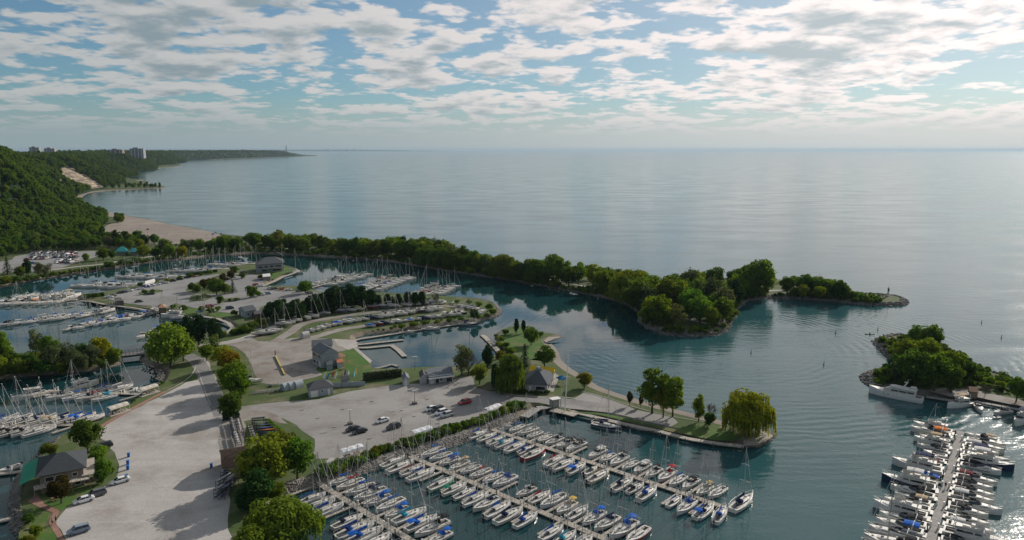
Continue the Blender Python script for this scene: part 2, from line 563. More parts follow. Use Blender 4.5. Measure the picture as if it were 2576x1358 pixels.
def strip(name, ptsD, width, mat, z=0.05, base=LZ, step=4.0, jitter=0.12, world=False, kind='structure'):
    pts = ptsD if world else [G(x, y, base) for x, y in ptsD]
    line = catmull(pts, False, step)
    L = []; Rr = []
    for i, p in enumerate(line):
        a = line[max(0, i - 1)]; b = line[min(len(line) - 1, i + 1)]
        d = (b - a); d.z = 0; d.normalize()
        nn = Vector((-d.y, d.x, 0))
        wd = width(i / (len(line) - 1)) if callable(width) else width
        L.append(p + nn * (wd / 2 + R.uniform(-jitter, jitter))); Rr.append(p - nn * (wd / 2 + R.uniform(-jitter, jitter)))
    vs = [(p.x, p.y, base + z) for p in L] + [(p.x, p.y, base + z) for p in Rr]
    n = len(L)
    fs = [(i, n + i, n + i + 1, i + 1) for i in range(n - 1)]
    return tag(put(name, mesh_of(name, vs, fs, M[mat])), kind=kind)


INNER = [(-260, 775), (-120, 745), (0, 721), (59, 711), (117, 700), (195, 689), (283, 675), (390, 659), (440, 655), (538, 644), (635, 638), (713, 640), (811, 646),
         (880, 650), (977, 658), (1036, 667), (1075, 674), (1173, 689), (1271, 704), (1320, 712), (1418, 730), (1515, 748), (1564, 761), (1603, 785), (1605, 804),
         (1625, 824), (1672, 841), (1730, 847), (1789, 845), (1823, 836), (1848, 798), (1853, 778), (1883, 756), (1945, 750), (2006, 753), (2109, 759), (2170, 767),
         (2240, 770), (2273, 769), (2285, 761)]
OUTER = [(2278, 752), (2232, 744), (2129, 738), (2050, 722), (1965, 706), (1850, 702), (1687, 712), (1560, 704), (1437, 690), (1330, 678), (1232, 660), (1134, 632),
         (1000, 613), (800, 602), (640, 597), (560, 590), (500, 577), (440, 567), (375, 553), (330, 545), (285, 536), (240, 524), (212, 514), (198, 505), (203, 496),
         (222, 486), (260, 480.5), (330, 476.5), (395, 474), (416, 472), (414, 469.5), (385, 466), (352, 461), (376, 459.5), (372, 457.5), (345, 455.5), (361, 452.5),
         (335, 450.5), (318, 444), (330, 437), (352, 427.5), (400, 423), (445, 419), (457, 415.5), (440, 408), (480, 401.5), (540, 400.5), (620, 397.5), (700, 395), (793, 392.4),
         (796, 391), (740, 389), (500, 388), (-900, 388)]
land('shore', INNER + OUTER + [(-1400, 500), (-900, 700), (-420, 815)], bank=2.4, mtop='scrub', step=9.0)

PEN = [(195, 753), (203, 743), (245, 740), (293, 731), (344, 721), (390, 710), (459, 698), (538, 682), (596, 671), (640, 664), (690, 664), (723, 670), (752, 679), (742, 684),
       (711, 695), (690, 706), (657, 718), (690, 722), (752, 722), (791, 731), (825, 740), (880, 739), (939, 738), (1040, 742), (1132, 749), (1190, 752), (1241, 762), (1263, 784),
       (1251, 796), (1193, 811), (1134, 817), (1048, 829), (1007, 832), (917, 842), (893, 850), (893, 862), (901, 871), (893, 876), (933, 909), (939, 928), (1001, 931), (1075, 926),
       (1144, 926), (1189, 920), (1216, 907), (1245, 893), (1262, 884), (1255, 864), (1243, 852), (1247, 840), (1269, 827), (1296, 821), (1330, 826), (1358, 838), (1385, 842),
       (1418, 846), (1398, 853), (1372, 861), (1387, 877), (1398, 906), (1430, 930), (1455, 941), (1488, 967), (1545, 988), (1603, 1007), (1681, 1026), (1730, 1039),
       (1779, 1051), (1835, 1064), (1890, 1070), (1937, 1083), (1951, 1097), (1933, 1113), (1904, 1125), (1860, 1122), (1800, 1114), (1732, 1100), (1640, 1080), (1572, 1064), (1500, 1047), (1445, 1037),
       (1395, 1022), (1355, 1022), (1324, 1038), (1302, 1056), (1267, 1076), (1231, 1088), (1170, 1113), (1116, 1130), (1031, 1154), (967, 1175), (903, 1194), (844, 1211), (801, 1225), (732, 1242),
       (695, 1260), (665, 1310), (650, 1400), (640, 1500), (60, 1500), (43, 1358), (23, 1318), (21, 1275), (36, 1218), (55, 1184), (85, 1154), (128, 1111), (149, 1098), (191, 1076),
       (246, 1063), (273, 1045), (312, 1022), (357, 997), (390, 973), (410, 962), (416, 946), (402, 930), (371, 919), (352, 908), (356, 892), (366, 880), (385, 868), (400, 850),
       (430, 842), (480, 840), (540, 838), (575, 834), (586, 824), (575, 814), (549, 801), (508, 795), (470, 795), (441, 788), (416, 783), (377, 781), (332, 773), (273, 767)]
land('marina_ground', PEN, bank=2.2, jitter=0.25, step=5.0)

ISLE = [(-320, 905), (-150, 898), (0, 893), (120, 890), (230, 887), (290, 884), (304, 890), (306, 905), (301, 917), (254, 929), (176, 938), (98, 944), (0, 954), (-160, 965), (-330, 975)]
land('small_island', ISLE, bank=2.0, mtop='scrub')

BREAK = [(2195, 858), (2209, 877), (2225, 893), (2244, 905), (2242, 920), (2221, 927), (2190, 934), (2166, 944), (2172, 960), (2205, 978), (2309, 993), (2380, 1003), (2461, 1006),
         (2539, 1022), (2700, 1052), (2900, 1090), (2900, 1030), (2700, 988), (2549, 953), (2488, 936), (2451, 915), (2431, 899), (2376, 874), (2310, 852), (2258, 843), (2220, 848)]
land('breakwater_ground', BREAK, bank=3.0, mtop='scrub', mbank='rock')

# ------------------------------------------------------------------ bluffs behind the beach
TOE = [G(x, y, 1.5) for x, y in [(-420, 700), (-300, 648), (-100, 615), (60, 590), (165, 560), (190, 528), (172, 505), (190, 488), (240, 476), (290, 465), (312, 448), (335, 431), (430, 414),
                                 (440, 409), (478, 402), (560, 399), (700, 394.2), (786, 391.6)]]


def toe_x(y):
    if y <= TOE[0].y: return TOE[0].x
    for a, b in zip(TOE, TOE[1:]):
        if a.y <= y <= b.y:
            t = (y - a.y) / max(1e-6, b.y - a.y); t = t * t * (3 - 2 * t)
            return a.x + (b.x - a.x) * t
    return TOE[-1].x


def sstep(a, b, x):
    t = min(1, max(0, (x - a) / (b - a))); return t * t * (3 - 2 * t)


def hill_h(y, t):
    X = toe_x(y) - t
    plat = 59 + 31 * sstep(650, 900, y) * (1 - sstep(1120, 1700, y))
    plat *= sstep(480, 760, y) * 0.55 + 0.45
    n1 = noise.noise(Vector((X * 0.006, y * 0.006, 0.3)))
    g = noise.noise(Vector((y * 0.011, 4.2, t * 0.002)))
    wdt = 150 + 55 * g
    h = plat * (sstep(-12, wdt, t) ** 0.9)
    h += 7 * n1 * sstep(10, 80, t) + 3.0 * noise.noise(Vector((X * 0.02, y * 0.02, 1.7))) * sstep(10, 60, t)
    end = 1 - sstep(TOE[-1].y - 900, TOE[-1].y, y) * 0.55
    return 1.2 + max(0.0, h * end)


SCAR = [[(150, 424), (164, 416), (180, 418), (198, 431), (234, 448), (264, 470), (242, 476), (222, 471), (203, 464), (184, 456), (160, 443)],
        [(128, 432), (150, 446), (165, 460), (171, 468), (160, 463), (140, 448), (126, 438)]]


def in_poly(p, poly):
    c = False; n = len(poly)
    for i in range(n):
        a = poly[i - 1]; b = poly[i]
        if (a[1] > p[1]) != (b[1] > p[1]) and p[0] < (b[0] - a[0]) * (p[1] - a[1]) / (b[1] - a[1]) + a[0]: c = not c
    return c


def in_scar(px): return any(in_poly(px, s) for s in SCAR)


def build_bluff():
    ys = []; y = 470.0
    while y < TOE[-1].y:
        ys.append(y); y += 9 if 900 < y < 2300 else (14 if y < 3000 else (60 if y < 5000 else 220))
    ts = [-6, 0, 6, 12, 18, 25, 32, 40, 48, 56, 64, 72, 80, 90, 100, 110, 122, 135, 150, 170, 195, 230, 300, 420, 700, 1300, 2600, 6000]
    vs = []; sand = []
    for y in ys:
        tx = toe_x(y)
        for t in ts:
            h = hill_h(y, t); p = (tx - t, y, h)
            s = 0.0
            if 900 < y < 2600 and 5 < t < 200:
                q = to_px((p[0], p[1], p[2] + 1))
                if in_scar(q):
                    s = 1.0
                    rd = abs(noise.noise(Vector((y * 0.03, t * 0.012, 9.0))))
                    p = (p[0] - 4 + 9 * rd, p[1], h - 3 + 7 * rd)
            vs.append(p); sand.append(s)
    n = len(ts)
    fs = [(j * n + i, j * n + i + 1, (j + 1) * n + i + 1, (j + 1) * n + i) for j in range(len(ys) - 1) for i in range(n - 1)]
    m, nt = new_mat('bluff_soil')
    pos = nt.node('ShaderNodeNewGeometry').outputs['Position']
    at = nt.node('ShaderNodeAttribute', attribute_name='sand')
    mp = nt.node('ShaderNodeMapping', ins={'Vector': pos, 'Scale': (0.02, 0.02, 0.35)})
    strata = nt.ramp(nt.math('ADD', nt.noise(mp.outputs[0], 1.0, 4.0, 0.6), nt.math('MULTIPLY', nt.noise(pos, 0.12, 4.0, 0.7), 0.5)), 0.62, 0.86)
    sandc = nt.mix(strata, (0.40, 0.33, 0.245), (0.15, 0.125, 0.095))
    edge = nt.math('ADD', at.outputs['Fac'], nt.math('MULTIPLY', nt.math('SUBTRACT', nt.noise(pos, 0.11, 5.0, 0.7), 0.5), 1.9))
    veg = nt.mix(nt.ramp(nt.noise(pos, 0.05, 4.0, 0.6), 0.35, 0.65), (0.014, 0.028, 0.014), (0.026, 0.044, 0.018))
    c = nt.mix(nt.ramp(edge, 0.45, 0.6), veg, sandc)
    p = nt.node('ShaderNodeBsdfPrincipled', ins={'Base Color': c, 'Roughness': 1.0, 'Specular IOR Level': 0.1})
    finish(nt, p.outputs[0])
    me = mesh_of('bluff_hill', vs, fs, m, True)
    a = me.attributes.new('sand', 'FLOAT', 'POINT'); a.data.foreach_set('value', sand)
    struct('bluff_hill', me)


build_bluff()

# far shore across the lake
def far_shore():
    mb = MB(); prev = None; rr = random.Random(3)
    for i in range(90):
        x = 300 + (1130 - 300) * i / 89
        p = G(x, 380.2, 0.0)
        hgt = (1 - sstep(830, 1120, x)) * 62 + 14 + 12 * noise.noise(Vector((x * 0.03, 0, 0)))
        if i > 84: hgt *= (89 - i) / 5
        cur = [(p.x, p.y, -1), (p.x, p.y + 200, hgt), (p.x, p.y + 4000, hgt), (p.x, p.y + 4200, -1)]
        if prev: mb.loft([prev, cur], False, False, False)
        prev = cur
    struct('far_shore', mb.mesh('far_shore', M['scrub']))


far_shore()

# ------------------------------------------------------------------ beach, lots, roads, lawns
area('beach', [(242, 588), (262, 572), (280, 562), (312, 557), (300, 548), (262, 543), (235, 536), (206, 522), (188, 508), (186, 500), (204, 489), (236, 482), (245, 481), (222, 487), (206, 497),
               (201, 505), (214, 513), (241, 523), (286, 535.5), (330, 544.5), (375, 552.5), (440, 566.5), (500, 576.5), (558, 589.5), (575, 596), (540, 606), (480, 612), (400, 613), (300, 604), (255, 597)], 'sand', 0.06, step=12, jitter=.5)
area('west_gravel_lot', [(490, 902), (500, 955), (470, 962), (416, 990), (330, 1034), (258, 1076), (246, 1092), (268, 1112), (297, 1170), (288, 1208), (245, 1235), (176, 1273), (156, 1287), (141, 1314), (166, 1358), (220, 1480),
                         (600, 1480), (575, 1330), (585, 1200), (600, 1090), (590, 1050), (572, 1020), (556, 985), (535, 935), (515, 900)], 'pale_gravel', 0.03)
area('east_gravel_lot', [(600, 1030), (607, 1022), (700, 1012), (800, 1004), (880, 985), (986, 969), (1090, 962), (1185, 946), (1196, 975), (1257, 989), (1383, 1000), (1440, 1004), (1470, 988), (1535, 1004), (1603, 1031), (1691, 1049), (1703, 1062),
                         (1689, 1073), (1613, 1057), (1535, 1038), (1430, 1027), (1360, 1014), (1300, 1012), (1250, 1024), (1222, 1045), (1191, 1071), (1087, 1090), (997, 1113), (915, 1138), (837, 1153), (793, 1153), (788, 1105), (704, 1050)], 'gravel', 0.034)
area('club_gravel_yard', [(556, 862), (622, 848), (651, 858), (694, 858), (733, 850), (811, 851), (893, 856), (900, 871), (869, 881), (820, 895), (795, 930), (811, 944), (752, 957), (704, 968), (657, 962), (636, 930), (618, 891), (593, 873)], 'dirt_gravel', 0.032)
area('yacht_club_car_park', [(273, 751), (281, 742), (297, 737), (351, 722), (410, 713), (465, 700), (480, 697), (540, 690), (606, 687), (645, 692), (678, 700), (652, 715), (674, 723), (733, 732), (797, 735), (790, 748), (733, 762), (700, 775), (665, 768), (640, 785),
                              (586, 787), (499, 776), (440, 763), (420, 774), (371, 769), (312, 762)], 'park_gravel', 0.03)
area('beach_car_park', [(-120, 690), (-60, 668), (0, 658), (27, 654), (41, 644), (78, 639), (195, 633), (243, 631), (246, 644), (195, 659), (133, 680), (60, 684), (0, 687)], 'park_gravel', 0.03)
area('breakwater_yard', [(2330, 983), (2400, 975), (2470, 985), (2560, 1005), (2700, 1035), (2700, 1045), (2539, 1016), (2461, 1000), (2390, 997)], 'dirt_gravel', 0.03)
strip('club_road', [(470, 893), (492, 905), (512, 935), (523, 960), (535, 985), (548, 1015), (562, 1045)], 5.6, 'asphalt', 0.05)
strip('link_road', [(440, 878), (485, 872), (540, 866), (600, 856), (640, 842), (690, 822), (740, 800), (775, 782)], 5.0, 'concrete', 0.045)
strip('boat_yard_lane', [(690, 860), (733, 834), (760, 815), (831, 800), (880, 793), (958, 783), (1056, 773), (1124, 769), (1155, 774), (1158, 782), (1130, 788), (1085, 796), (978, 812), (880, 825), (840, 833), (791, 848), (740, 856)], 5.0, 'dirt_gravel', 0.055)
strip('promenade_road', [(1240, 985), (1300, 1004), (1383, 1008), (1460, 1014), (1500, 1020)], 5.0, 'asphalt', 0.06)
strip('shore_path', [(135, 679), (190, 671), (252, 665), (330, 652), (420, 640), (520, 628), (640, 622), (800, 628)], 3.6, 'concrete', 0.05)
strip('spit_path', [(1150, 655), (1230, 672), (1330, 692), (1430, 712), (1480, 722), (1560, 733), (1660, 745), (1760, 748), (1900, 735), (1960, 730), (2020, 733), (2120, 746)], 2.8, 'concrete', 0.05)
strip('point_path', [(1690, 790), (1740, 805), (1785, 815)], 2.2, 'dirt_gravel', 0.06)
strip('brick_walk', [(418, 984), (380, 1003), (330, 1030), (290, 1052), (256, 1072), (238, 1095), (200, 1112)], 1.7, 'brick_path', 0.045)
area('brick_terrace', [(92, 1240), (112, 1268), (150, 1284), (139, 1312), (166, 1362), (150, 1362), (122, 1316), (133, 1290), (98, 1276), (70, 1262)], 'brick_path', 0.05, smooth=False, jitter=0)
strip('ramp_path', [(838, 1152), (815, 1175), (790, 1200)], 1.8, 'concrete', 0.05)
strip('dock_path', [(985, 1122), (1000, 1130), (1010, 1137)], 1.6, 'concrete', 0.05)
area('boat_ramp', [(840, 853), (897, 856), (903, 871), (880, 880), (850, 868)], 'concrete', 0.04, smooth=False)
area('quay_apron', [(884, 872), (896, 873), (936, 908), (930, 913)], 'concrete', 0.06, smooth=False, jitter=0)
for i, pts in enumerate([
        [(203, 750), (215, 744), (293, 734), (340, 724), (300, 738), (275, 752), (312, 763), (370, 771), (420, 776), (441, 786), (416, 781), (332, 771), (273, 765)],
        [(690, 702), (712, 690), (740, 682), (722, 674), (690, 672), (660, 690), (675, 698)],
        [(440, 780), (499, 778), (560, 788), (586, 790), (560, 800), (540, 797), (508, 793), (470, 793)],
        [(820, 900), (875, 880), (893, 880), (930, 912), (935, 930), (900, 940), (815, 946), (798, 932)],
        [(395, 975), (412, 964), (430, 935), (470, 920), (490, 918), (481, 944), (445, 968), (416, 984)],
        [(90, 1250), (130, 1215), (250, 1228), (240, 1236), (176, 1271), (152, 1284), (112, 1266)],
        [(60, 1300), (85, 1278), (125, 1292), (118, 1316), (140, 1362), (70, 1400), (48, 1340)],
        [(1330, 905), (1380, 895), (1392, 910), (1425, 935), (1450, 945), (1470, 985), (1452, 1000), (1400, 998), (1300, 990), (1260, 980), (1330, 940)],
        [(1255, 855), (1300, 825), (1350, 845), (1375, 875), (1388, 905), (1330, 905), (1290, 880)],
        [(1318, 1018), (1362, 1016), (1430, 1032), (1535, 1042), (1613, 1061), (1700, 1079), (1760, 1066), (1830, 1076), (1870, 1095), (1850, 1110), (1800, 1108), (1732, 1094), (1640, 1074), (1572, 1058), (1500, 1043), (1440, 1034), (1395, 1018)],
        [(1222, 1046), (1250, 1027), (1300, 1016), (1335, 1020), (1298, 1034), (1260, 1050), (1200, 1074), (1110, 1101), (1030, 1126), (960, 1146), (860, 1177), (806, 1196), (800, 1190), (838, 1156), (915, 1140), (997, 1116), (1087, 1093), (1191, 1073)],
        [(610, 1035), (650, 1030), (700, 1052), (780, 1105), (780, 1160), (700, 1240), (620, 1230), (595, 1100)],
        [(700, 855), (733, 838), (760, 822), (880, 800), (1056, 779), (1130, 775), (1140, 780), (1085, 791), (978, 806), (880, 818), (790, 842)]]):
    area('lawn', pts, 'lawn' if i in (1, 2, 3, 5, 6, 8, 9, 10) else 'grass', 0.02)
for i, pts in enumerate([[(469, 733), (480, 718), (504, 706), (557, 692), (602, 691), (590, 697), (565, 710), (588, 733), (560, 739), (528, 740)],
                         [(478, 758), (486, 742), (520, 741), (533, 749), (510, 757)], [(547, 762), (560, 752), (602, 749), (604, 755), (575, 760)], [(620, 746), (632, 730), (656, 733), (645, 742)],
                         [(350, 735), (395, 728), (410, 733), (360, 742)]]):
    area('planting_island', pts, 'grass', 0.06)
strip('sand_strand', [(1378, 866), (1392, 882), (1402, 908), (1434, 934), (1462, 949), (1494, 973), (1548, 993), (1605, 1011), (1683, 1031), (1735, 1044), (1782, 1056), (1832, 1068)], lambda t: 3.6, 'sand', 0.045, step=5)
area('point_shingle', [(1870, 1121), (1905, 1121), (1930, 1109), (1945, 1097), (1932, 1086), (1900, 1082), (1890, 1098), (1870, 1110)], 'pebble', 0.05)
area('spit_shingle', [(1366, 858), (1380, 848), (1412, 847), (1395, 852), (1376, 862)], 'pebble', 0.05)
area('breakwater_shingle', [(2440, 925), (2480, 945), (2545, 962), (2700, 1000), (2700, 1015), (2560, 985), (2470, 955)], 'pebble', 0.05)
area('rack_yard_dirt', [(603, 1033), (650, 1029), (700, 1046), (722, 1066), (700, 1064), (660, 1050), (625, 1056), (600, 1062)], 'dirt_gravel', 0.05)
area('rack_yard_dirt', [(560, 1058), (612, 1052), (616, 1125), (600, 1145), (570, 1130), (552, 1135)], 'dirt_gravel', 0.055)

# ------------------------------------------------------------------ trees


def leaf_quad(mb, c, nrm, s, rr, asp=1.0):
    nrm = nrm.normalized()
    a = nrm.orthogonal().normalized(); b = nrm.cross(a)
    th = rr.uniform(0, PI)
    u = (a * math.cos(th) + b * math.sin(th)) * s * 0.5; v = (b * math.cos(th) - a * math.sin(th)) * s * 0.5 * asp
    k = rr.uniform(0.25, 0.6)
    mb.add([c - u * k - v, c + u * k - v * 0.9, c + u + v * 0.2, c + v, c - u + v * 0.1], [(0, 1, 2, 3, 4)])


def rnd_dir(rr):
    z = rr.uniform(-1, 1); t = rr.uniform(0, 2 * PI); r = math.sqrt(1 - z * z)
    return Vector((r * math.cos(t), r * math.sin(t), z))


def broad(seed, W, z0, z1, nb=24, nl=110, s=0.62, br=(0.24, 0.40), flat=0.0, spike=0.0):
    """crown of leaf clumps between heights z0 and z1, width W; returns leaf mesh builder and limb ends"""
    rr = random.Random(seed); mb = MB(); ends = []
    hc = (z1 - z0) / 2; zc = (z0 + z1) / 2; rx = W / 2
    for i in range(nb):
        d = rnd_dir(rr)
        k = rr.uniform(0.35, 0.74) if i > 3 else 0.3
        zz = d.z * k
        wid = (1.0 - 0.25 * max(0, zz)) * (1 - 0.3 * max(0, -zz)) if not spike else max(0.18, 1.0 - spike * (zz * 0.5 + 0.5))
        rad = rr.uniform(*br) * rx * (0.8 if spike and zz > 0.3 else 1.0)
        c = Vector((d.x * k * rx * wid * 1.05, d.y * k * rx * wid * 1.05, zc + zz * hc * 1.15))
        ends.append(c)
        sq = min(1.25, max(0.75, hc / rx)) * (1 - flat)
        for j in range(nl):
            e = rnd_dir(rr)
            if e.z < -0.35 and rr.random() < 0.6: e.z = -e.z
            q = c + Vector((e.x * rad, e.y * rad, e.z * rad * sq)) * (rr.uniform(0.72, 1.12) if rr.random() > .13 else rr.uniform(1.1, 1.42))
            if q.z < z0 * 0.8: continue
            leaf_quad(mb, q, e + rnd_dir(rr) * 0.9, s * rr.uniform(0.6, 1.25), rr)
    return mb, ends


def trunk_mesh(name, h0, ends, r=0.22, n=7, seed=1, mat='bark'):
    rr = random.Random(seed); mb = MB()
    top = Vector((rr.uniform(-.2, .2), rr.uniform(-.2, .2), h0))
    mb.tube((0, 0, -0.3), (top.x * 0.5, top.y * 0.5, h0 * 0.5), r * 1.35, r, n)
    mb.tube((top.x * 0.5, top.y * 0.5, h0 * 0.5), top, r, r * 0.8, n)
    for e in ends[:9]:
        m = top.lerp(e, 0.55) + Vector((0, 0, 0.35))
        mb.tube(top, m, r * 0.55, r * 0.32, 5, False); mb.tube(m, e, r * 0.32, r * 0.1, 4, False)
    return mb.mesh(name, M[mat])


PROTO = {}


def proto(key, name, leaf, mb, trunk): PROTO[key] = (name, mb.mesh('crown', M[leaf]), trunk)


# every prototype is 10 m tall and about 8 m wide
for i, (W, z0, nb) in enumerate([(9.8, 0.9, 30), (10.6, 0.7, 34), (9.2, 1.2, 28)]):
    mb, e = broad(11 + i, W, z0, 10.0, nb + 24, 95, 0.5, (0.15, 0.30))
    proto('round%d' % i, 'broadleaf_tree', 'leaf', mb, trunk_mesh('trunk', 3.2, e, 0.24, seed=i))
for i, (W, z0) in enumerate([(7.6, 0.9), (7.2, 1.3)]):
    mb, e = broad(31 + i, W, z0, 10.3, 40, 95, 0.46, (0.18, 0.34))
    proto('tall%d' % i, 'broadleaf_tree', 'leaf', mb, trunk_mesh('trunk', 3.8, e, 0.22, seed=20 + i))
mb, e = broad(41, 8.6, 1.6, 10.2, 38, 130, 0.44, (0.16, 0.30))
proto('maple', 'maple_tree', 'leaf', mb, trunk_mesh('trunk', 3.6, e, 0.22, seed=44))
mb, e = broad(43, 6.8, 1.8, 10.2, 20, 60, 0.46, (0.20, 0.34))
proto('loose', 'poplar_tree', 'silver', mb, trunk_mesh('trunk', 4.5, e, 0.2, seed=45))
mb, e = broad(47, 8.6, 0.9, 10.0, 26, 75, 0.5, (0.22, 0.36))
proto('silver', 'olive_tree', 'silver', mb, trunk_mesh('trunk', 2.4, e, 0.22, seed=46))
mb, e = broad(51, 4.0, 0.3, 10.0, 34, 95, 0.42, (0.30, 0.48), spike=0.85)
proto('cedar', 'cedar_tree', 'needle', mb, trunk_mesh('trunk', 3.0, [], 0.2, seed=47))
mb, e = broad(53, 7.0, 0.6, 10.0, 34, 105, 0.5, (0.26, 0.40), spike=0.55)
proto('conifer', 'pine_tree', 'needle', mb, trunk_mesh('trunk', 3.5, e, 0.24, seed=48))
mb, e = broad(55, 11.0, 0.0, 10.0, 24, 100, 0.8, (0.26, 0.42), flat=0.1)
proto('shrub0', 'shrub', 'leaf', mb, None)
mb, e = broad(57, 12.5, 0.0, 9.6, 24, 95, 0.8, (0.22, 0.40), flat=0.15)
proto('shrub1', 'shrub', 'leaf', mb, None)


def spruce():
    rr = random.Random(61); mb = MB()
    for k in range(17):
        z = 1.0 + k * 0.54; rad = 2.9 * (1 - (z - 0.6) / 9.6) + 0.12
        nb = max(5, int(13 * rad / 2.5))
        for b in range(nb):
            th = 2 * PI * b / nb + rr.uniform(-.25, .25) + k; L = rad * rr.uniform(0.75, 1.08)
            for j in range(1, 6):
                f = j / 5; p = Vector((math.cos(th) * L * f, math.sin(th) * L * f, z + 0.15 - 0.5 * f * f * rad * 0.5 + rr.uniform(-.06, .06)))
                leaf_quad(mb, p, Vector((math.cos(th) * 0.4, math.sin(th) * 0.4, 1)) + rnd_dir(rr) * 0.5, 0.62 * rr.uniform(.7, 1.2), rr, 0.6)
    return mb


proto('spruce', 'spruce_tree', 'needle', spruce(), trunk_mesh('trunk', 9.4, [], 0.18, seed=49))


def willow(seed, W):
    rr = random.Random(seed); mb = MB(); ends = []
    rx = W / 2; heads = []
    for i in range(34):
        th = 2.4 * i + rr.uniform(-.4, .4); lev = rr.random() if i > 9 else 1.0
        k = math.sqrt((i % 17 + 0.5) / 17) * 0.84
        zt = (9.5 - 4.0 * k * k) * (0.52 + 0.48 * lev) + rr.uniform(-.6, .4)
        heads.append((Vector((math.cos(th) * k * rx, math.sin(th) * k * rx, zt)), rr.uniform(0.20, 0.34) * rx))
    for c, rad in heads:
        ends.append(c - Vector((0, 0, 0.6)))
        for j in range(85):
            e = rnd_dir(rr); e.z = abs(e.z)
            leaf_quad(mb, c + Vector((e.x * rad, e.y * rad, e.z * rad * 0.6 - 0.2)) * 1.0, e + rnd_dir(rr) * 0.6, 0.42 * rr.uniform(.6, 1.2), rr)
        for j in range(26):
            th = rr.uniform(0, 2 * PI); q = c + Vector((math.cos(th) * rad, math.sin(th) * rad, 0)) * rr.uniform(.45, 1.02) + Vector((0, 0, rr.uniform(-.3, .3)))
            out = Vector((q.x, q.y, 0))
            if out.length > 0: out.normalize()
            L = min(rr.uniform(1.4, 4.2), q.z - rr.uniform(.4, 1.4))
            if L < .5: continue
            p = q.copy(); n = max(3, int(L / 0.38))
            for s in range(n):
                f = s / n
                p = p + out * (0.08 * (1 - f)) + Vector((rr.uniform(-.06, .06), rr.uniform(-.06, .06), -L / n))
                a = rr.uniform(0, PI)
                d = Vector((math.cos(a), math.sin(a), 0)) * 0.17 * (1.15 - 0.6 * f)
                up = Vector((0, 0, 0.30))
                mb.add([p - d + up * 0.6, p + d + up, p + d * 0.7 - up, p - d * 0.8 - up * 1.3], [(0, 1, 2, 3)])
    return mb, ends


for i, (sd, W) in enumerate([(71, 11.0), (73, 9.6)]):
    mb, e = willow(sd, W)
    proto('willow%d' % i, 'willow_tree', 'willow', mb, trunk_mesh('trunk', 4.2, e, 0.36, 8, 70 + i))


def bare(seed):
    rr = random.Random(seed); mb = MB()

    def grow(p, d, L, r, lev):
        q = p + d * L; mb.tube(p, q, r, r * 0.62, 4, False)
        if lev == 0: return
        for k in range(4 if lev > 1 else 5):
            nd = (d + rnd_dir(rr) * 0.75 + Vector((0, 0, 0.12))).normalized()
            grow(p + d * L * rr.uniform(0.55, 1.0), nd, L * rr.uniform(0.5, 0.78), r * 0.55, lev - 1)
    for k in range(4): grow(Vector((0, 0, 1.6)), Vector((rr.uniform(-.5, .5), rr.uniform(-.5, .5), 1)).normalized(), 3.0, 0.13, 4)
    return mb


PROTO['bare'] = ('bare_tree', bare(81).mesh('crown', M['twig']), trunk_mesh('trunk', 2.0, [], 0.22, seed=82))

TINT = {'': (1, 1, 1), 'dark': (0.74, 0.84, 0.85), 'bright': (1.35, 1.4, 1.1), 'yellow': (1.7, 1.45, 0.85), 'gold': (2.3, 1.65, 0.75), 'red': (3.2, 0.95, 0.7), 'orange': (2.8, 1.15, 0.6),
        'purple': (0.75, 0.36, 0.85), 'brown': (1.45, 0.95, 0.8), 'olive': (1.5, 1.25, 0.9), 'blue': (0.8, 0.95, 1.6), 'grey': (1.2, 1.1, 1.1)}
TWORD = {'': 'green', 'dark': 'dark green', 'bright': 'bright green', 'yellow': 'yellow-green', 'gold': 'golden', 'red': 'reddish', 'orange': 'orange-red', 'purple': 'dark purple', 'brown': 'rust-tinged',
         'olive': 'olive green', 'blue': 'bluish', 'grey': 'grey-green'}
KWORD = {'round': 'round-crowned tree', 'tall': 'tall broadleaf tree', 'maple': 'maple', 'loose': 'loose-crowned poplar', 'silver': 'silvery tree', 'cedar': 'narrow cedar', 'conifer': 'dense conifer',
         'shrub': 'shrub', 'spruce': 'spruce', 'willow': 'weeping willow', 'bare': 'bare-branched tree'}
ALLTREES = []          # (world position, radius) for spacing


def top_h(p, ytop):
    """height of an upright at p whose head is seen at ytop"""
    v = (CY - ytop) / F
    return (p.y * (v * cP - sP) / (cP + v * sP)) + H - p.z


def plant(kind, p, h, wid=1.0, tint='', label=None, group=None):
    name, crown, trunk = PROTO[kind]
    s = h / 10.0
    r = root(name, p, R.uniform(0, 6.28), label, 'shrub' if name == 'shrub' else 'tree', group)
    r.scale = (s * wid, s * wid, s)
    if trunk: put('trunk', trunk, r)
    t = TINT[tint]; j = R.uniform(0.85, 1.15)
    put('crown', crown, r, color=(t[0] * j * R.uniform(.92, 1.08), t[1] * j, t[2] * j))
    ALLTREES.append((p, 4 * s * wid))
    return r


def grove(where, rows, group, base=LZ):
    """named trees, one row each: kind, x, y, head y, width, tint; labelled in order along the picture"""
    rows = sorted(rows, key=lambda q: q[1])
    seen = {}
    for q in rows: seen[(q[0].rstrip('012'), q[5])] = seen.get((q[0].rstrip('012'), q[5]), 0) + 1
    cnt = {}
    for k, x, y, yt, wid, tint in rows:
        p = G(x, y, base); h = max(1.5, top_h(p, yt))
        key = (k.rstrip('012'), tint); i = cnt.get(key, 0); cnt[key] = i + 1
        d = TWORD[tint] + ' ' + KWORD[key[0]]
        if key[0] == 'silver': d = 'silvery loose tree' if not tint else TWORD[tint] + ' silvery tree'
        lab = d + ' ' + where if seen[key] == 1 else '%s %s, %s from the west' % (d, where, ordn(i))
        plant(k, p, h, wid * 1.05, tint, lab, group)


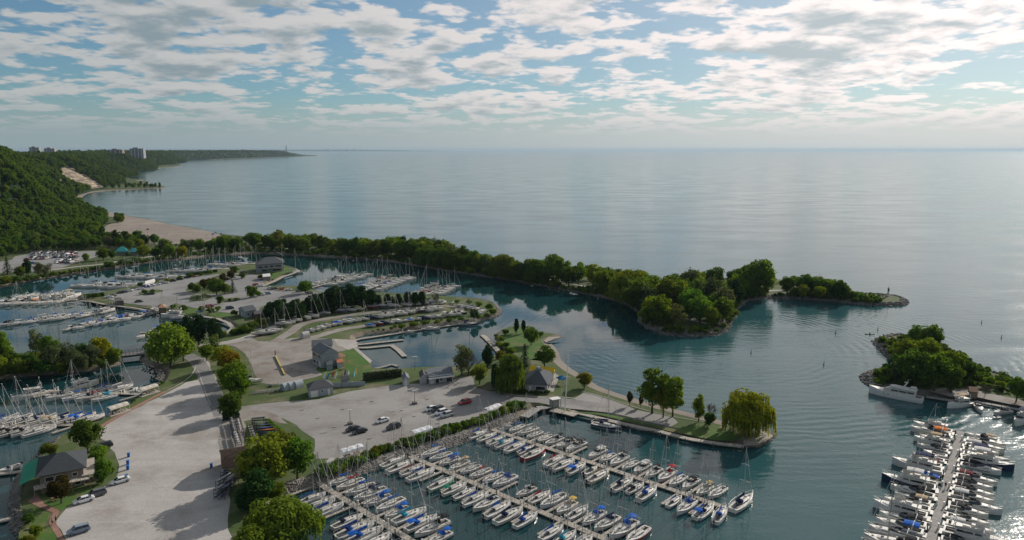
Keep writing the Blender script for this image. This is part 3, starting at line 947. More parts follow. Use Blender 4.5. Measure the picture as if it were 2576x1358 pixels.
S_ = lambda rows: rows
grove('beside the big gravel lot', S_([
    ('round1', 672, 1222, 1095, 1.05, 'olive'), ('round0', 748, 1205, 1098, 0.9, 'bright'), ('round2', 712, 1190, 1085, 0.95, 'brown'), ('tall0', 640, 1225, 1135, 1.2, ''), ('conifer', 655, 1275, 1180, 1.3, 'bright'),
    ('conifer', 622, 1292, 1218, 1.2, 'dark'), ('round0', 690, 1262, 1210, 1.2, 'olive'), ('willow0', 712, 1372, 1256, 1.3, 'bright'), ('willow1', 640, 1425, 1325, 1.1, 'bright'), ('round1', 581, 1050, 984, 1.0, 'dark'), ('shrub1', 581, 1056, 1034, 0.7, 'dark')]), 'trees beside the gravel lots')
grove('beside the club road', S_([
    ('round0', 520, 908, 865, 1.0, 'yellow'), ('loose', 542, 898, 838, 0.9, 'bright'), ('round2', 562, 930, 868, 1.0, 'gold'), ('maple', 580, 958, 884, 1.0, 'orange'), ('round1', 588, 990, 905, 0.95, 'olive'),
    ('round0', 600, 1008, 930, 0.9, 'yellow'), ('shrub0', 612, 990, 968, 0.9, 'brown'), ('shrub1', 625, 975, 955, 0.9, ''), ('round2', 602, 965, 920, 0.9, ''), ('round1', 430, 924, 815, 1.05, 'bright'), ('round0', 398, 912, 842, 1.1, ''), ('tall1', 462, 908, 838, 1.1, 'dark'),
    ('conifer', 500, 868, 792, 1.1, 'dark'), ('conifer', 540, 866, 800, 1.0, 'dark'), ('conifer', 470, 850, 796, 1.1, 'dark'), ('conifer', 440, 846, 806, 1.2, 'dark'), ('round2', 412, 850, 812, 1.0, 'dark'), ('shrub0', 635, 830, 806, 1.0, ''), ('shrub1', 655, 822, 798, 1.0, 'olive'),
    ('shrub0', 612, 838, 815, 1.0, '')]), 'trees along the club road')
grove('by the waterside clubhouse', S_([
    ('maple', 222, 1140, 1056, 1.1, ''), ('shrub0', 250, 1166, 1118, 0.8, 'bright'), ('shrub1', 262, 1196, 1150, 0.75, 'bright'), ('shrub0', 255, 1216, 1176, 0.75, ''), ('maple', 155, 1266, 1198, 1.15, 'purple'), ('shrub1', 124, 1150, 1112, 0.9, 'brown'), ('shrub0', 282, 1190, 1172, 0.7, 'yellow'),
    ('shrub1', 72, 1322, 1290, 0.8, ''), ('shrub0', 92, 1350, 1318, 0.8, 'olive'), ('shrub1', 68, 1385, 1345, 0.8, 'brown')]), 'plants round the waterside clubhouse')
grove('near the restaurant pavilion', S_([
    ('willow1', 1284, 988, 890, 0.74, ''), ('cedar', 1244, 984, 908, 0.8, 'dark'), ('round2', 1206, 966, 914, 1.0, 'olive'), ('conifer', 1226, 925, 868, 0.9, 'dark'), ('round0', 1258, 914, 880, 0.9, 'brown'), ('silver', 1162, 944, 868, 1.0, 'grey'), ('bare', 1178, 944, 872, 1.2, ''), ('spruce', 1320, 930, 864, 1.0, 'blue'), ('maple', 1370, 926, 870, 1.15, ''),
    ('round1', 1336, 868, 820, 0.9, 'grey'), ('cedar', 1299, 838, 798, 1.1, 'dark'), ('cedar', 1317, 838, 802, 1.1, 'dark'), ('shrub0', 1272, 842, 826, 1.0, ''), ('shrub1', 1262, 860, 845, 1.0, 'olive'), ('shrub0', 1272, 876, 858, 1.0, ''), ('shrub1', 1285, 892, 872, 1.0, 'yellow'), ('shrub0', 1360, 846, 832, 1.0, 'bright'),
    ('round0', 1470, 976, 936, 1.25, 'brown'), ('shrub0', 1320, 990, 978, 1.2, 'dark'), ('shrub1', 1350, 992, 980, 1.2, 'dark'), ('shrub0', 1378, 990, 980, 1.2, ''), ('cedar', 1262, 900, 868, 1.0, 'dark'), ('spruce', 1276, 905, 876, 0.9, 'dark')]), 'trees round the restaurant pavilion')
grove('on the strand by the sandy point', S_([
    ('maple', 1584, 1021, 984, 0.55, 'purple'), ('maple', 1612, 1025, 994, 0.55, 'purple'), ('maple', 1640, 1040, 930, 0.95, 'olive'), ('maple', 1668, 1050, 962, 0.8, 'olive'), ('maple', 1692, 1048, 948, 0.85, 'yellow'), ('tall0', 1757, 1060, 994, 0.75, 'gold'), ('bare', 1786, 1062, 1004, 0.9, ''),
    ('shrub0', 1783, 1072, 1032, 0.7, 'dark'), ('willow0', 1880, 1092, 986, 1.02, 'gold')]), 'trees on the sandy point')
grove('on the breakwater island', S_([
    ('tall0', 2300, 872, 820, 1.1, 'bright'), ('round0', 2342, 884, 815, 1.0, ''), ('round1', 2282, 935, 852, 1.0, 'olive'), ('round0', 2330, 945, 850, 1.05, 'yellow'), ('round2', 2258, 950, 890, 1.0, 'dark'), ('silver', 2250, 962, 905, 0.8, 'dark'), ('round1', 2300, 975, 880, 1.05, 'dark'), ('round0', 2350, 982, 885, 1.0, 'olive'),
    ('round2', 2390, 960, 880, 1.0, 'yellow'), ('round1', 2402, 928, 880, 0.9, 'dark'), ('round0', 2430, 955, 905, 1.0, 'dark'), ('round2', 2392, 988, 915, 0.9, ''), ('shrub0', 2460, 958, 935, 1.0, 'olive'), ('shrub1', 2490, 968, 945, 1.0, 'bright'), ('round0', 2556, 1010, 946, 0.9, 'bright'), ('shrub0', 2515, 978, 956, 1.0, 'bright'),
    ('shrub1', 2228, 930, 912, 0.9, 'dark'), ('tall1', 2600, 1020, 950, 1.0, ''), ('shrub0', 2370, 880, 862, 1.1, ''), ('bare', 2478, 996, 960, 0.8, '')]), 'trees on the breakwater island')
grove('in the yacht club car park', S_([
    ('round0', 484, 733, 710, 1.0, 'dark'), ('round1', 497, 737, 714, 1.0, ''), ('maple', 515, 731, 702, 1.0, 'purple'), ('maple', 528, 727, 700, 0.9, 'purple'), ('maple', 541, 722, 698, 0.9, 'purple'), ('maple', 562, 711, 687, 1.0, 'purple'), ('maple', 582, 705, 678, 1.0, 'purple'), ('round1', 545, 741, 700, 1.15, 'dark'),
    ('round0', 566, 741, 712, 1.1, ''), ('spruce', 586, 736, 702, 1.2, ''), ('silver', 497, 756, 742, 1.0, 'grey'), ('round0', 515, 752, 737, 1.1, ''), ('shrub0', 554, 764, 741, 0.8, 'dark'), ('shrub1', 594, 757, 748, 1.0, ''), ('shrub0', 578, 758, 750, 0.9, 'dark'), ('shrub0', 634, 748, 714, 0.75, ''), ('shrub1', 650, 746, 730, 0.8, 'bright'),
    ('round1', 768, 738, 704, 1.15, 'bright'), ('shrub0', 610, 700, 684, 1.0, ''), ('shrub1', 655, 702, 690, 1.0, ''), ('shrub1', 680, 695, 684, 1.0, 'dark'), ('shrub0', 365, 740, 727, 1.0, 'dark'), ('shrub1', 384, 738, 726, 1.0, ''), ('shrub0', 222, 752, 738, 1.0, 'dark'), ('shrub1', 245, 749, 736, 1.0, 'dark'), ('shrub0', 352, 722, 709, 0.9, ''),
    ('shrub0', 392, 716, 704, 1.0, ''), ('shrub1', 420, 711, 699, 1.0, 'olive'), ('shrub0', 452, 704, 692, 1.0, ''), ('shrub1', 480, 698, 686, 1.1, 'dark'), ('shrub0', 505, 694, 682, 1.1, 'dark'), ('shrub1', 530, 690, 679, 1.1, ''), ('round2', 590, 690, 668, 1.2, ''), ('shrub0', 508, 786, 768, 0.9, ''), ('shrub1', 530, 790, 770, 0.9, ''),
    ('shrub0', 548, 783, 768, 0.9, 'bright'), ('shrub1', 590, 795, 778, 0.9, 'dark'), ('shrub0', 435, 777, 764, 1.0, ''), ('shrub1', 462, 784, 766, 1.0, 'dark')]), 'plants in the yacht club car park')
grove('beside the boat storage yard', S_([
    ('conifer', 693, 800, 760, 1.3, 'dark'), ('conifer', 715, 803, 752, 1.3, 'dark'), ('conifer', 738, 798, 756, 1.3, ''), ('conifer', 775, 792, 750, 1.3, 'dark'), ('conifer', 802, 786, 740, 1.3, ''), ('conifer', 828, 778, 728, 1.3, 'dark'), ('conifer', 862, 772, 720, 1.3, 'dark'), ('conifer', 896, 770, 720, 1.3, ''), ('shrub0', 840, 786, 772, 1.4, 'dark'), ('shrub1', 760, 806, 790, 1.4, 'dark'),
    ('conifer', 682, 806, 760, 1.49, 'dark'), ('conifer', 704, 812, 754, 1.43, ''), ('cedar', 726, 812, 758, 1.56, ''), ('conifer', 748, 806, 752, 1.30, 'dark'), ('cedar', 765, 800, 754, 1.69, 'brown'), ('conifer', 790, 796, 740, 1.30, 'dark'), ('conifer', 815, 788, 736, 1.43, 'dark'), ('conifer', 842, 784, 720, 1.30, ''), ('conifer', 880, 780, 714, 1.30, 'dark'),
    ('conifer', 912, 776, 720, 1.43, 'dark'), ('conifer', 935, 774, 728, 1.30, ''), ('cedar', 952, 773, 738, 1.82, 'dark'), ('cedar', 975, 772, 736, 1.82, 'dark'), ('cedar', 1002, 771, 736, 1.82, 'dark'), ('silver', 988, 771, 745, 0.8, ''), ('cedar', 1026, 770, 730, 1.82, 'dark'), ('cedar', 1045, 770, 731, 1.82, 'dark'), ('cedar', 1062, 769, 729, 1.69, 'dark'),
    ('silver', 1095, 764, 738, 1.0, 'grey'), ('shrub0', 1150, 765, 752, 1.0, 'bright'), ('shrub1', 1180, 766, 752, 1.0, 'olive'), ('shrub0', 1205, 772, 756, 1.0, 'bright'), ('shrub1', 1230, 780, 762, 1.0, ''), ('shrub0', 1240, 792, 774, 1.0, 'bright'), ('shrub1', 1225, 800, 786, 1.0, 'dark'), ('round0', 1192, 806, 776, 0.9, 'dark'), ('shrub1', 1205, 804, 790, 1.0, ''),
    ('shrub0', 1130, 812, 800, 1.1, ''), ('shrub1', 1100, 816, 803, 1.1, 'olive'), ('shrub0', 1070, 819, 805, 1.2, ''), ('shrub1', 1040, 823, 808, 1.1, 'olive'), ('shrub0', 1010, 828, 814, 1.1, 'yellow'), ('shrub0', 935, 800, 790, 0.9, 'dark'), ('shrub1', 1160, 808, 795, 1.1, 'dark')]), 'trees beside the boat storage yard')
grove('on the small island', S_([
    ('loose', 92, 906, 822, 0.8, 'grey'), ('tall1', 128, 908, 845, 1.2, 'bright'), ('tall0', 5, 912, 838, 1.1, 'bright'), ('round0', 30, 934, 882, 1.0, 'dark'), ('round1', 72, 938, 886, 1.0, ''), ('shrub0', 85, 905, 884, 1.0, 'brown'), ('round2', 256, 908, 845, 0.9, 'gold'), ('silver', 232, 920, 866, 0.95, ''), ('silver', 172, 926, 862, 1.0, ''), ('silver', 192, 938, 880, 1.0, 'grey'),
    ('silver', 140, 936, 868, 1.0, ''), ('round1', 210, 912, 862, 1.0, 'dark'), ('round0', 286, 916, 872, 0.95, 'yellow'), ('shrub0', 262, 928, 905, 1.0, ''), ('silver', 215, 935, 892, 0.8, 'grey'), ('shrub1', 110, 944, 905, 1.0, 'dark'), ('round0', 45, 948, 900, 1.1, ''), ('round1', -5, 952, 895, 1.1, 'olive'), ('shrub0', 155, 942, 912, 1.0, ''), ('round2', -60, 940, 870, 1.1, ''),
    ('tall0', -45, 915, 850, 1.1, '')]), 'trees on the small island')
grove('by the beach car park', S_([
    ('spruce', 20, 690, 645, 1.2, 'dark'), ('conifer', 68, 692, 652, 1.0, 'dark'), ('round0', 52, 700, 668, 1.0, ''), ('silver', 98, 694, 660, 1.1, 'grey'), ('silver', 116, 696, 668, 1.0, 'grey'), ('bare', 128, 690, 652, 0.8, ''), ('shrub0', 40, 712, 692, 1.0, 'bright'), ('shrub1', 15, 716, 692, 1.1, 'olive'), ('shrub0', 75, 704, 690, 1.0, ''), ('shrub1', 140, 694, 683, 1.1, 'yellow'),
    ('shrub0', 165, 690, 680, 1.1, 'yellow'), ('shrub1', 190, 686, 676, 1.1, 'brown'), ('shrub0', 215, 682, 671, 1.2, 'olive'), ('shrub1', 245, 678, 666, 1.2, ''), ('shrub0', 275, 673, 655, 1.2, ''), ('shrub1', 310, 668, 650, 1.2, 'dark'), ('shrub0', 345, 662, 645, 1.2, ''), ('round0', 216, 660, 636, 0.9, 'yellow'), ('round1', 260, 654, 622, 1.0, 'olive'), ('round2', 282, 652, 628, 1.0, ''),
    ('round0', 322, 645, 634, 1.1, 'dark'), ('round1', 362, 648, 615, 1.1, 'olive'), ('round2', 392, 650, 622, 1.1, ''), ('round0', 425, 648, 612, 1.0, 'yellow'), ('round1', 458, 648, 618, 1.1, 'gold'), ('shrub0', 500, 645, 632, 1.2, '')]), 'trees by the beach car park')

# the wooded belt of the spit, from the beach to the light
PROF = [(300, 612), (400, 600), (440, 598), (500, 600), (545, 596), (570, 586), (602, 596), (632, 584), (672, 592), (702, 580), (740, 588), (790, 586), (835, 602), (872, 600), (905, 596), (950, 602), (990, 594),
        (1030, 592), (1075, 596), (1110, 598), (1135, 606), (1180, 625), (1215, 636), (1245, 642), (1275, 640), (1310, 655), (1350, 648), (1385, 636), (1420, 656), (1455, 662), (1490, 668), (1530, 672), (1580, 680),
        (1625, 684), (1660, 694), (1700, 690), (1750, 688), (1805, 672), (1850, 680), (1905, 648), (1940, 658), (1980, 696), (2030, 690), (2062, 696), (2112, 706), (2150, 726), (2220, 735)]


def interp(tab, x):
    for a, b in zip(tab, tab[1:]):
        if a[0] <= x <= b[0]: return a[1] + (b[1] - a[1]) * (x - a[0]) / (b[0] - a[0])
    return tab[0][1] if x < tab[0][0] else tab[-1][1]


IN_Y = [q for q in INNER if q[0] <= 2285]
OUT_Y = sorted([q for q in OUTER if 540 < q[0] <= 2285])


def wooded_spit():
    rr = random.Random(5); pts = []
    ins = sorted(IN_Y)

    def ok(p, r): return all((p - q).length > (r + s) * 0.42 for q, s, *_ in pts)
    hand = [(1905, 742, 'loose', 648, 'bright'), (1925, 744, 'tall1', 655, 'bright'), (1385, 700, 'loose', 634, ''), (1400, 705, 'loose', 640, 'grey'), (1530, 722, 'spruce', 671, 'dark'), (1516, 724, 'spruce', 674, 'dark'), (702, 622, 'conifer', 578, ''),
            (1455, 716, 'maple', 660, 'bright'), (1492, 722, 'maple', 665, 'yellow'), (1425, 714, 'tall0', 658, 'bright'), (1270, 698, 'willow0', 640, ''), (1585, 760, 'willow0', 678, 'olive'), (1640, 770, 'round1', 690, 'yellow'),
            (1350, 712, 'willow1', 652, 'dark'), (1310, 702, 'willow1', 660, 'dark'), (1640, 806, 'round0', 745, 'yellow'), (1625, 815, 'round2', 768, 'yellow'), (1668, 812, 'round1', 755, 'purple'), (1690, 825, 'round0', 778, ''),
            (1740, 800, 'round1', 725, 'bright'), (1760, 815, 'round0', 742, 'bright'), (1790, 822, 'round2', 770, 'yellow'), (1800, 800, 'round1', 740, ''), (1815, 770, 'round0', 710, ''), (1780, 765, 'round2', 705, ''), (1830, 752, 'round1', 706, ''),
            (1720, 770, 'round0', 700, 'dark'), (1690, 760, 'round2', 690, 'dark'), (1735, 750, 'silver', 678, ''), (1752, 745, 'maple', 682, 'gold'), (1800, 738, 'maple', 672, ''), (1850, 738, 'maple', 678, ''), (1875, 752, 'round1', 715, 'dark'),
            (2020, 752, 'round0', 714, 'olive'), (2060, 753, 'round1', 718, 'yellow'), (2110, 755, 'round0', 704, 'dark'), (1980, 738, 'round2', 694, ''), (2030, 735, 'conifer', 690, 'dark'), (2062, 738, 'loose', 694, 'grey'), (1712, 836, 'shrub0', 815, ''), (1745, 836, 'shrub1', 818, 'olive'), (1775, 834, 'shrub0', 815, 'dark'),
            (2145, 752, 'shrub0', 728, ''), (2165, 755, 'shrub1', 736, 'bright'), (2180, 758, 'shrub0', 742, ''), (2205, 757, 'shrub1', 742, 'olive'), (2222, 754, 'bare', 734, ''),
            (1075, 668, 'willow0', 618, 'dark'), (1110, 672, 'willow0', 622, 'dark'), (1140, 678, 'willow1', 630, 'dark'), (1060, 664, 'round1', 622, ''), (1170, 680, 'round0', 640, 'dark')]
    for x, y, k, yt, tint in hand:
        p = G(x, y); h = max(2.0, top_h(p, yt)); pts.append((p, 0.38 * h, k, h, tint, x))
    tries = 0
    while len(pts) < 300 and tries < 9000:
        tries += 1
        x = rr.uniform(395, 2130)
        yi = interp(ins, x); yo = max(interp(OUT_Y, x), 596) if x > 560 else interp([(395, 622), (560, 600)], x)
        lo = yo + 3 + (0.25 if x < 1400 else 0.1) * (yi - yo)
        y = rr.uniform(lo, yi - 3)
        if x < 560 and y > 640: continue
        if 1408 < x < 1510 and rr.random() < 0.85: continue
        if 1930 < x < 1975: continue
        if 1690 < x < 1800 and 792 < y < 822: continue
        p = G(x, y)
        hmax = top_h(p, interp(PROF, x))
        h = min(hmax * rr.uniform(0.84, 1.04), rr.uniform(13, 20))
        edge = (yi - y) < 7
        if edge or h < 4: h = min(max(h, 2.5), rr.uniform(3, 6.5)); k = rr.choice(['shrub0', 'shrub1', 'silver', 'round0'])
        else: k = rr.choice(['round0', 'round1', 'round2', 'tall0', 'tall1', 'maple', 'round0', 'round1', 'conifer', 'silver', 'loose'])
        r = 0.4 * h * (1.2 if k.startswith('shrub') else 1)
        if not ok(p, r): continue
        pts.append((p, r, k, h, rr.choice(['', '', 'dark', 'dark', 'olive', 'yellow', 'bright', '', 'grey']), x))
    pts.sort(key=lambda q: -q[5])
    for i, (p, r, k, h, tint, x) in enumerate(pts):
        plant(k, p, h, rr.uniform(0.95, 1.22), tint, '%s %s, %s along the spit from the lighthouse' % (TWORD[tint], KWORD[k.rstrip('012')], ordn(i)), 'trees along the spit')


wooded_spit()


def scatter(name, label, cat, pts, coll, rr):
    me = mesh_of(name, [p for p, h in pts], [])
    a = me.attributes.new('sc', 'FLOAT', 'POINT'); a.data.foreach_set('value', [h / 10 for p, h in pts])
    a = me.attributes.new('rot', 'FLOAT', 'POINT'); a.data.foreach_set('value', [rr.uniform(0, 6.28) for _ in pts])
    fo = tag(put(name, me), label, cat, kind='stuff')
    ng = bpy.data.node_groups.new('scatter', 'GeometryNodeTree')
    ng.interface.new_socket('Geometry', in_out='INPUT', socket_type='NodeSocketGeometry')
    ng.interface.new_socket('Geometry', in_out='OUTPUT', socket_type='NodeSocketGeometry')
    N = ng.nodes.new; Lk = ng.links.new
    gi = N('NodeGroupInput'); go = N('NodeGroupOutput')
    ci = N('GeometryNodeCollectionInfo'); ci.inputs['Collection'].default_value = coll
    ci.inputs['Separate Children'].default_value = True; ci.inputs['Reset Children'].default_value = True
    ip = N('GeometryNodeInstanceOnPoints'); ip.inputs['Pick Instance'].default_value = True
    sa = N('GeometryNodeInputNamedAttribute'); sa.data_type = 'FLOAT'; sa.inputs['Name'].default_value = 'sc'
    ra = N('GeometryNodeInputNamedAttribute'); ra.data_type = 'FLOAT'; ra.inputs['Name'].default_value = 'rot'
    cx = N('ShaderNodeCombineXYZ')
    mp = N('GeometryNodeMeshToPoints')
    Lk(gi.outputs[0], mp.inputs[0]); Lk(mp.outputs[0], ip.inputs['Points']); Lk(ci.outputs[0], ip.inputs['Instance'])
    Lk(ra.outputs[0], cx.inputs[2]); Lk(cx.outputs[0], ip.inputs['Rotation']); Lk(sa.outputs[0], ip.inputs['Scale'])
    Lk(ip.outputs[0], go.inputs[0])
    md = fo.modifiers.new('scatter', 'NODES'); md.node_group = ng


# ------------------------------------------------------------------ forest on the bluffs: nearest trees singly, the rest as one mass
def forest():
    rr = random.Random(9); pts = []
    grid = {}

    def far_enough(p, d):
        c = (int(p.x // 14), int(p.y // 14))
        for a in (-1, 0, 1):
            for b in (-1, 0, 1):
                for q in grid.get((c[0] + a, c[1] + b), ()):
                    if (q[0] - p.x) ** 2 + (q[1] - p.y) ** 2 < d * d: return False
        grid.setdefault(c, []).append((p.x, p.y)); return True
    # level wood between car park, toe of the bluff and beach
    flat = [(-60, 650), (-60, 600), (60, 588), (165, 560), (185, 530), (178, 512), (205, 524), (240, 542), (262, 548), (268, 560), (240, 584), (252, 598), (300, 606), (400, 615), (330, 628), (262, 625), (200, 629), (78, 634), (35, 640), (0, 652)]
    for _ in range(9000):
        x = rr.uniform(-60, 400); y = rr.uniform(505, 655)
        if not in_poly((x, y), flat): continue
        p = G(x, y)
        if not far_enough(p, 6.2): continue
        pts.append((p, rr.uniform(8, 15) if y < 600 else rr.uniform(6, 12)))
    for x, y in [(295, 560), (303, 560), (308, 559), (245, 545), (232, 538), (378, 471.5), (384, 471.5), (392, 471.5), (402, 471.5), (365, 472), (350, 472), (335, 473), (318, 474), (300, 472), (285, 474), (325, 470), (340, 468.5), (355, 468.5), (370, 469)]:
        pts.append((G(x, y), rr.uniform(9, 13)))
    # slope and plateau
    y = 520.0
    while y < 9300:
        sp = 7.6 if y < 1500 else (9.5 if y < 2300 else (13 if y < 3600 else (17 if y < 5500 else 26)))
        t = 2.0
        lim = 260 if y < 2300 else (420 if y < 3600 else 500)
        while t < lim:
            yy = y + rr.uniform(-.5, .5) * sp; tt = t + rr.uniform(-.4, .4) * sp
            p = Vector((toe_x(yy) - tt, yy, hill_h(yy, tt) - 0.4))
            q = to_px((p.x, p.y, p.z + 3))
            if q[0] > -90 and not (900 < yy < 2700 and (in_scar(q) or in_scar((q[0], q[1] - 3)))):
                # hide what the brow conceals
                pts.append((p, rr.uniform(7, 14) * (0.95 + 0.55 * noise.noise(Vector((p.x * .018, p.y * .018, 2.0)))) * (1 if y < 2300 else (1.15 if y < 3600 else 1.5))))
            t += sp * (1 if t < 150 else 2.2)
        y += sp
    near = sorted(pts, key=lambda q: q[0].length)
    single = [q for q in near if q[0].y < 1100][:150]
    sset = set(id(q) for q in single)
    kinds = ['round0', 'round1', 'round2', 'tall0', 'tall1', 'silver', 'conifer', 'round0']
    single.sort(key=lambda q: to_px(q[0])[0])
    for i, (p, h) in enumerate(single):
        k = rr.choice(kinds); tint = rr.choice(['', 'dark', 'dark', 'olive', '', 'bright', 'grey'])
        plant(k, p, h, rr.uniform(0.95, 1.2), tint, '%s %s, %s from the west in the wood below the bluffs' % (TWORD[tint], KWORD[k.rstrip('012')], ordn(i)), 'trees in the wood below the bluffs')
    rest = [q for q in pts if id(q) not in sset]
    # instanced mass
    coll = bpy.data.collections.new('forest_kinds')
    for k in ('round0', 'round1', 'tall0', 'conifer', 'round2'):
        sd = {'round0': 91, 'round1': 92, 'tall0': 93, 'conifer': 94, 'round2': 95}[k]
        mb, e = broad(sd, {'tall0': 7.4, 'conifer': 6.5}.get(k, 9.5), 0.2, 10, 30, 44, 0.95, (0.20, 0.38), spike=0.4 if k == 'conifer' else 0)
        mb.tube((0, 0, -1), (0, 0, 5), 0.3, 0.15, 5)
        o = bpy.data.objects.new('forest_' + k, mb.mesh('forest_tree', M['leaf']))
        o.color = {'round0': (0.72, 0.84, 0.95, 1), 'round1': (1.1, 1.08, 1.0, 1), 'tall0': (0.58, 0.72, 0.85, 1), 'conifer': (0.42, 0.56, 0.75, 1), 'round2': (1.45, 1.28, 1.0, 1)}[k]  # mostly darker, bluer tints: distance haze put into the foliage colour
        coll.objects.link(o)
    scatter('forest', 'dense green wood covering the bluffs above the beach', 'forest', rest, coll, rr)
    # undergrowth between the trees
    c2 = bpy.data.collections.new('undergrowth_kinds')
    for k, sd in enumerate((96, 97, 98)):
        mb, e = broad(sd, 14.0, 0.0, 9.0, 16, 46, 1.5, (0.22, 0.42), flat=0.15)
        o = bpy.data.objects.new('undergrowth_%d' % k, mb.mesh('undergrowth_clump', M['leaf'])); o.color = ((0.8, 0.9, 0.9, 1), (1.3, 1.1, 0.9, 1), (1.0, 1.1, 0.9, 1))[k]; c2.objects.link(o)
    low = []; ins = sorted(IN_Y)
    for _ in range(1500):
        x = rr.uniform(395, 2215); yi = interp(ins, x); yo = max(interp(OUT_Y, x), 596) if x > 560 else interp([(395, 622), (560, 600)], x)
        if x > 1500: yi -= 3.5
        y = yi - 2 - abs(rr.gauss(0, .45)) * (yi - yo)
        if y < yo + 3 or (1690 < x < 1790 and 792 < y < 822) or (1408 < x < 1480 and y < 726) or (1930 < x < 1990 and y < 742): continue
        low.append((G(x, y), rr.uniform(1.2, 3.2)))
    for poly, n in ((BREAK, 260), (ISLE, 200)):
        for _ in range(n * 4):
            x = rr.uniform(-80 if poly is ISLE else 2200, 310 if poly is ISLE else 2620); y = rr.uniform(848, 1010)
            if in_poly((x, y), poly) and in_poly((x, y + 7), poly) and in_poly((x, y - 5), poly) and in_poly((x - 16, y), poly) and not (poly is BREAK and y > 972): low.append((G(x, y), rr.uniform(1.2, 3.0)))
    for _ in range(160):
        t = rr.random(); low.append((G(0 + 400 * t, interp(ins, 400 * t) - rr.uniform(3, 8)), rr.uniform(1.0, 2.4)))
    scatter('undergrowth', 'low green undergrowth below the trees along the shores', 'undergrowth', low, c2, rr)
    print('forest', len(single), len(rest))


forest()

# ------------------------------------------------------------------ boats
def hull_rings(st, bottom=-0.38):
    """st: (x, half beam, sheer z, keel depth factor)"""
    rings = []
    for x, hb, sz, k in st:
        rings.append([(x, hb, sz), (x, hb * 0.97, sz * 0.5), (x - 0.02, hb * 0.84, 0.0), (x - 0.05, hb * 0.35, bottom * k), (x - 0.05, 0, bottom * k * 1.25),
                      (x - 0.05, -hb * 0.35, bottom * k), (x - 0.02, -hb * 0.84, 0.0), (x, -hb * 0.97, sz * 0.5), (x, -hb, sz)])
    return rings


def deck_mb(st, well, hw, floor, inset=0.97):
    """deck with a cockpit well between x = well[0] and well[1]; returns deck and well builders"""
    xs = sorted(set([s[0] for s in st] + list(well)))

    def at(x):
        for a, b in zip(st, st[1:]):
            if a[0] <= x <= b[0]:
                t = (x - a[0]) / (b[0] - a[0]); return a[1] + (b[1] - a[1]) * t, a[2] + (b[2] - a[2]) * t
        return st[-1][1], st[-1][2]
    dk = MB(); rows = []
    for x in xs:
        hb, sz = at(x); hb *= inset; c = min(hw, hb * 0.7)
        rows.append([(x, -hb, sz - .03), (x, -c, sz + .02), (x, c, sz + .02), (x, hb, sz - .03)])
    for a, b, xa, xb in zip(rows, rows[1:], xs, xs[1:]):
        for i in range(3):
            if i == 1 and xa >= well[0] - 1e-6 and xb <= well[1] + 1e-6: continue
            dk.add([a[i], a[i + 1], b[i + 1], b[i]], [(3, 2, 1, 0)])
    ck = MB(); z0 = at(well[0])[1] + .02; z1 = at(well[1])[1] + .02
    a, b = well; h0 = min(hw, at(a)[0] * inset * 0.7); h1 = min(hw, at(b)[0] * inset * 0.7)
    v = [(a, -h0, z0), (a, h0, z0), (b, h1, z1), (b, -h1, z1), (a, -h0 * .96, floor), (a, h0 * .96, floor), (b, h1 * .96, floor), (b, -h1 * .96, floor)]
    ck.add(v, [(0, 4, 5, 1), (1, 5, 6, 2), (2, 6, 7, 3), (3, 7, 4, 0), (4, 7, 6, 5)])
    # benches
    ck.box(((a + b) / 2, h0 * 0.72, floor + 0.2), (abs(b - a) * 0.8, h0 * 0.4, 0.34)); ck.box(((a + b) / 2, -h0 * 0.72, floor + 0.2), (abs(b - a) * 0.8, h0 * 0.4, 0.34))
    return dk, ck


def house(mb, secs):
    """rounded cabin: (x, half width, z base, z top)"""
    rings = []
    for x, hw, z0, z1 in secs:
        rings.append([(x, hw, z0), (x, hw * 0.9, z0 + (z1 - z0) * 0.75), (x, hw * 0.62, z1), (x, -hw * 0.62, z1), (x, -hw * 0.9, z0 + (z1 - z0) * 0.75), (x, -hw, z0)])
    mb.loft(rings)
    return mb


def canopy(mb, x0, x1, hw, z, arch=0.25, n=5, th=0.05):
    rings = []
    for x in (x0, (x0 + x1) / 2, x1):
        dz = 0.0 if x == (x0 + x1) / 2 else -0.12
        up = [(x, hw * math.cos(PI * i / n), z + dz + arch * math.sin(PI * i / n)) for i in range(n + 1)]
        rings.append(up + [(p[0], p[1] * .97, p[2] - th) for p in reversed(up)])
    mb.loft(rings)
    return mb


BP = {}     # boat parts: kind -> list of (part name, mesh, role)


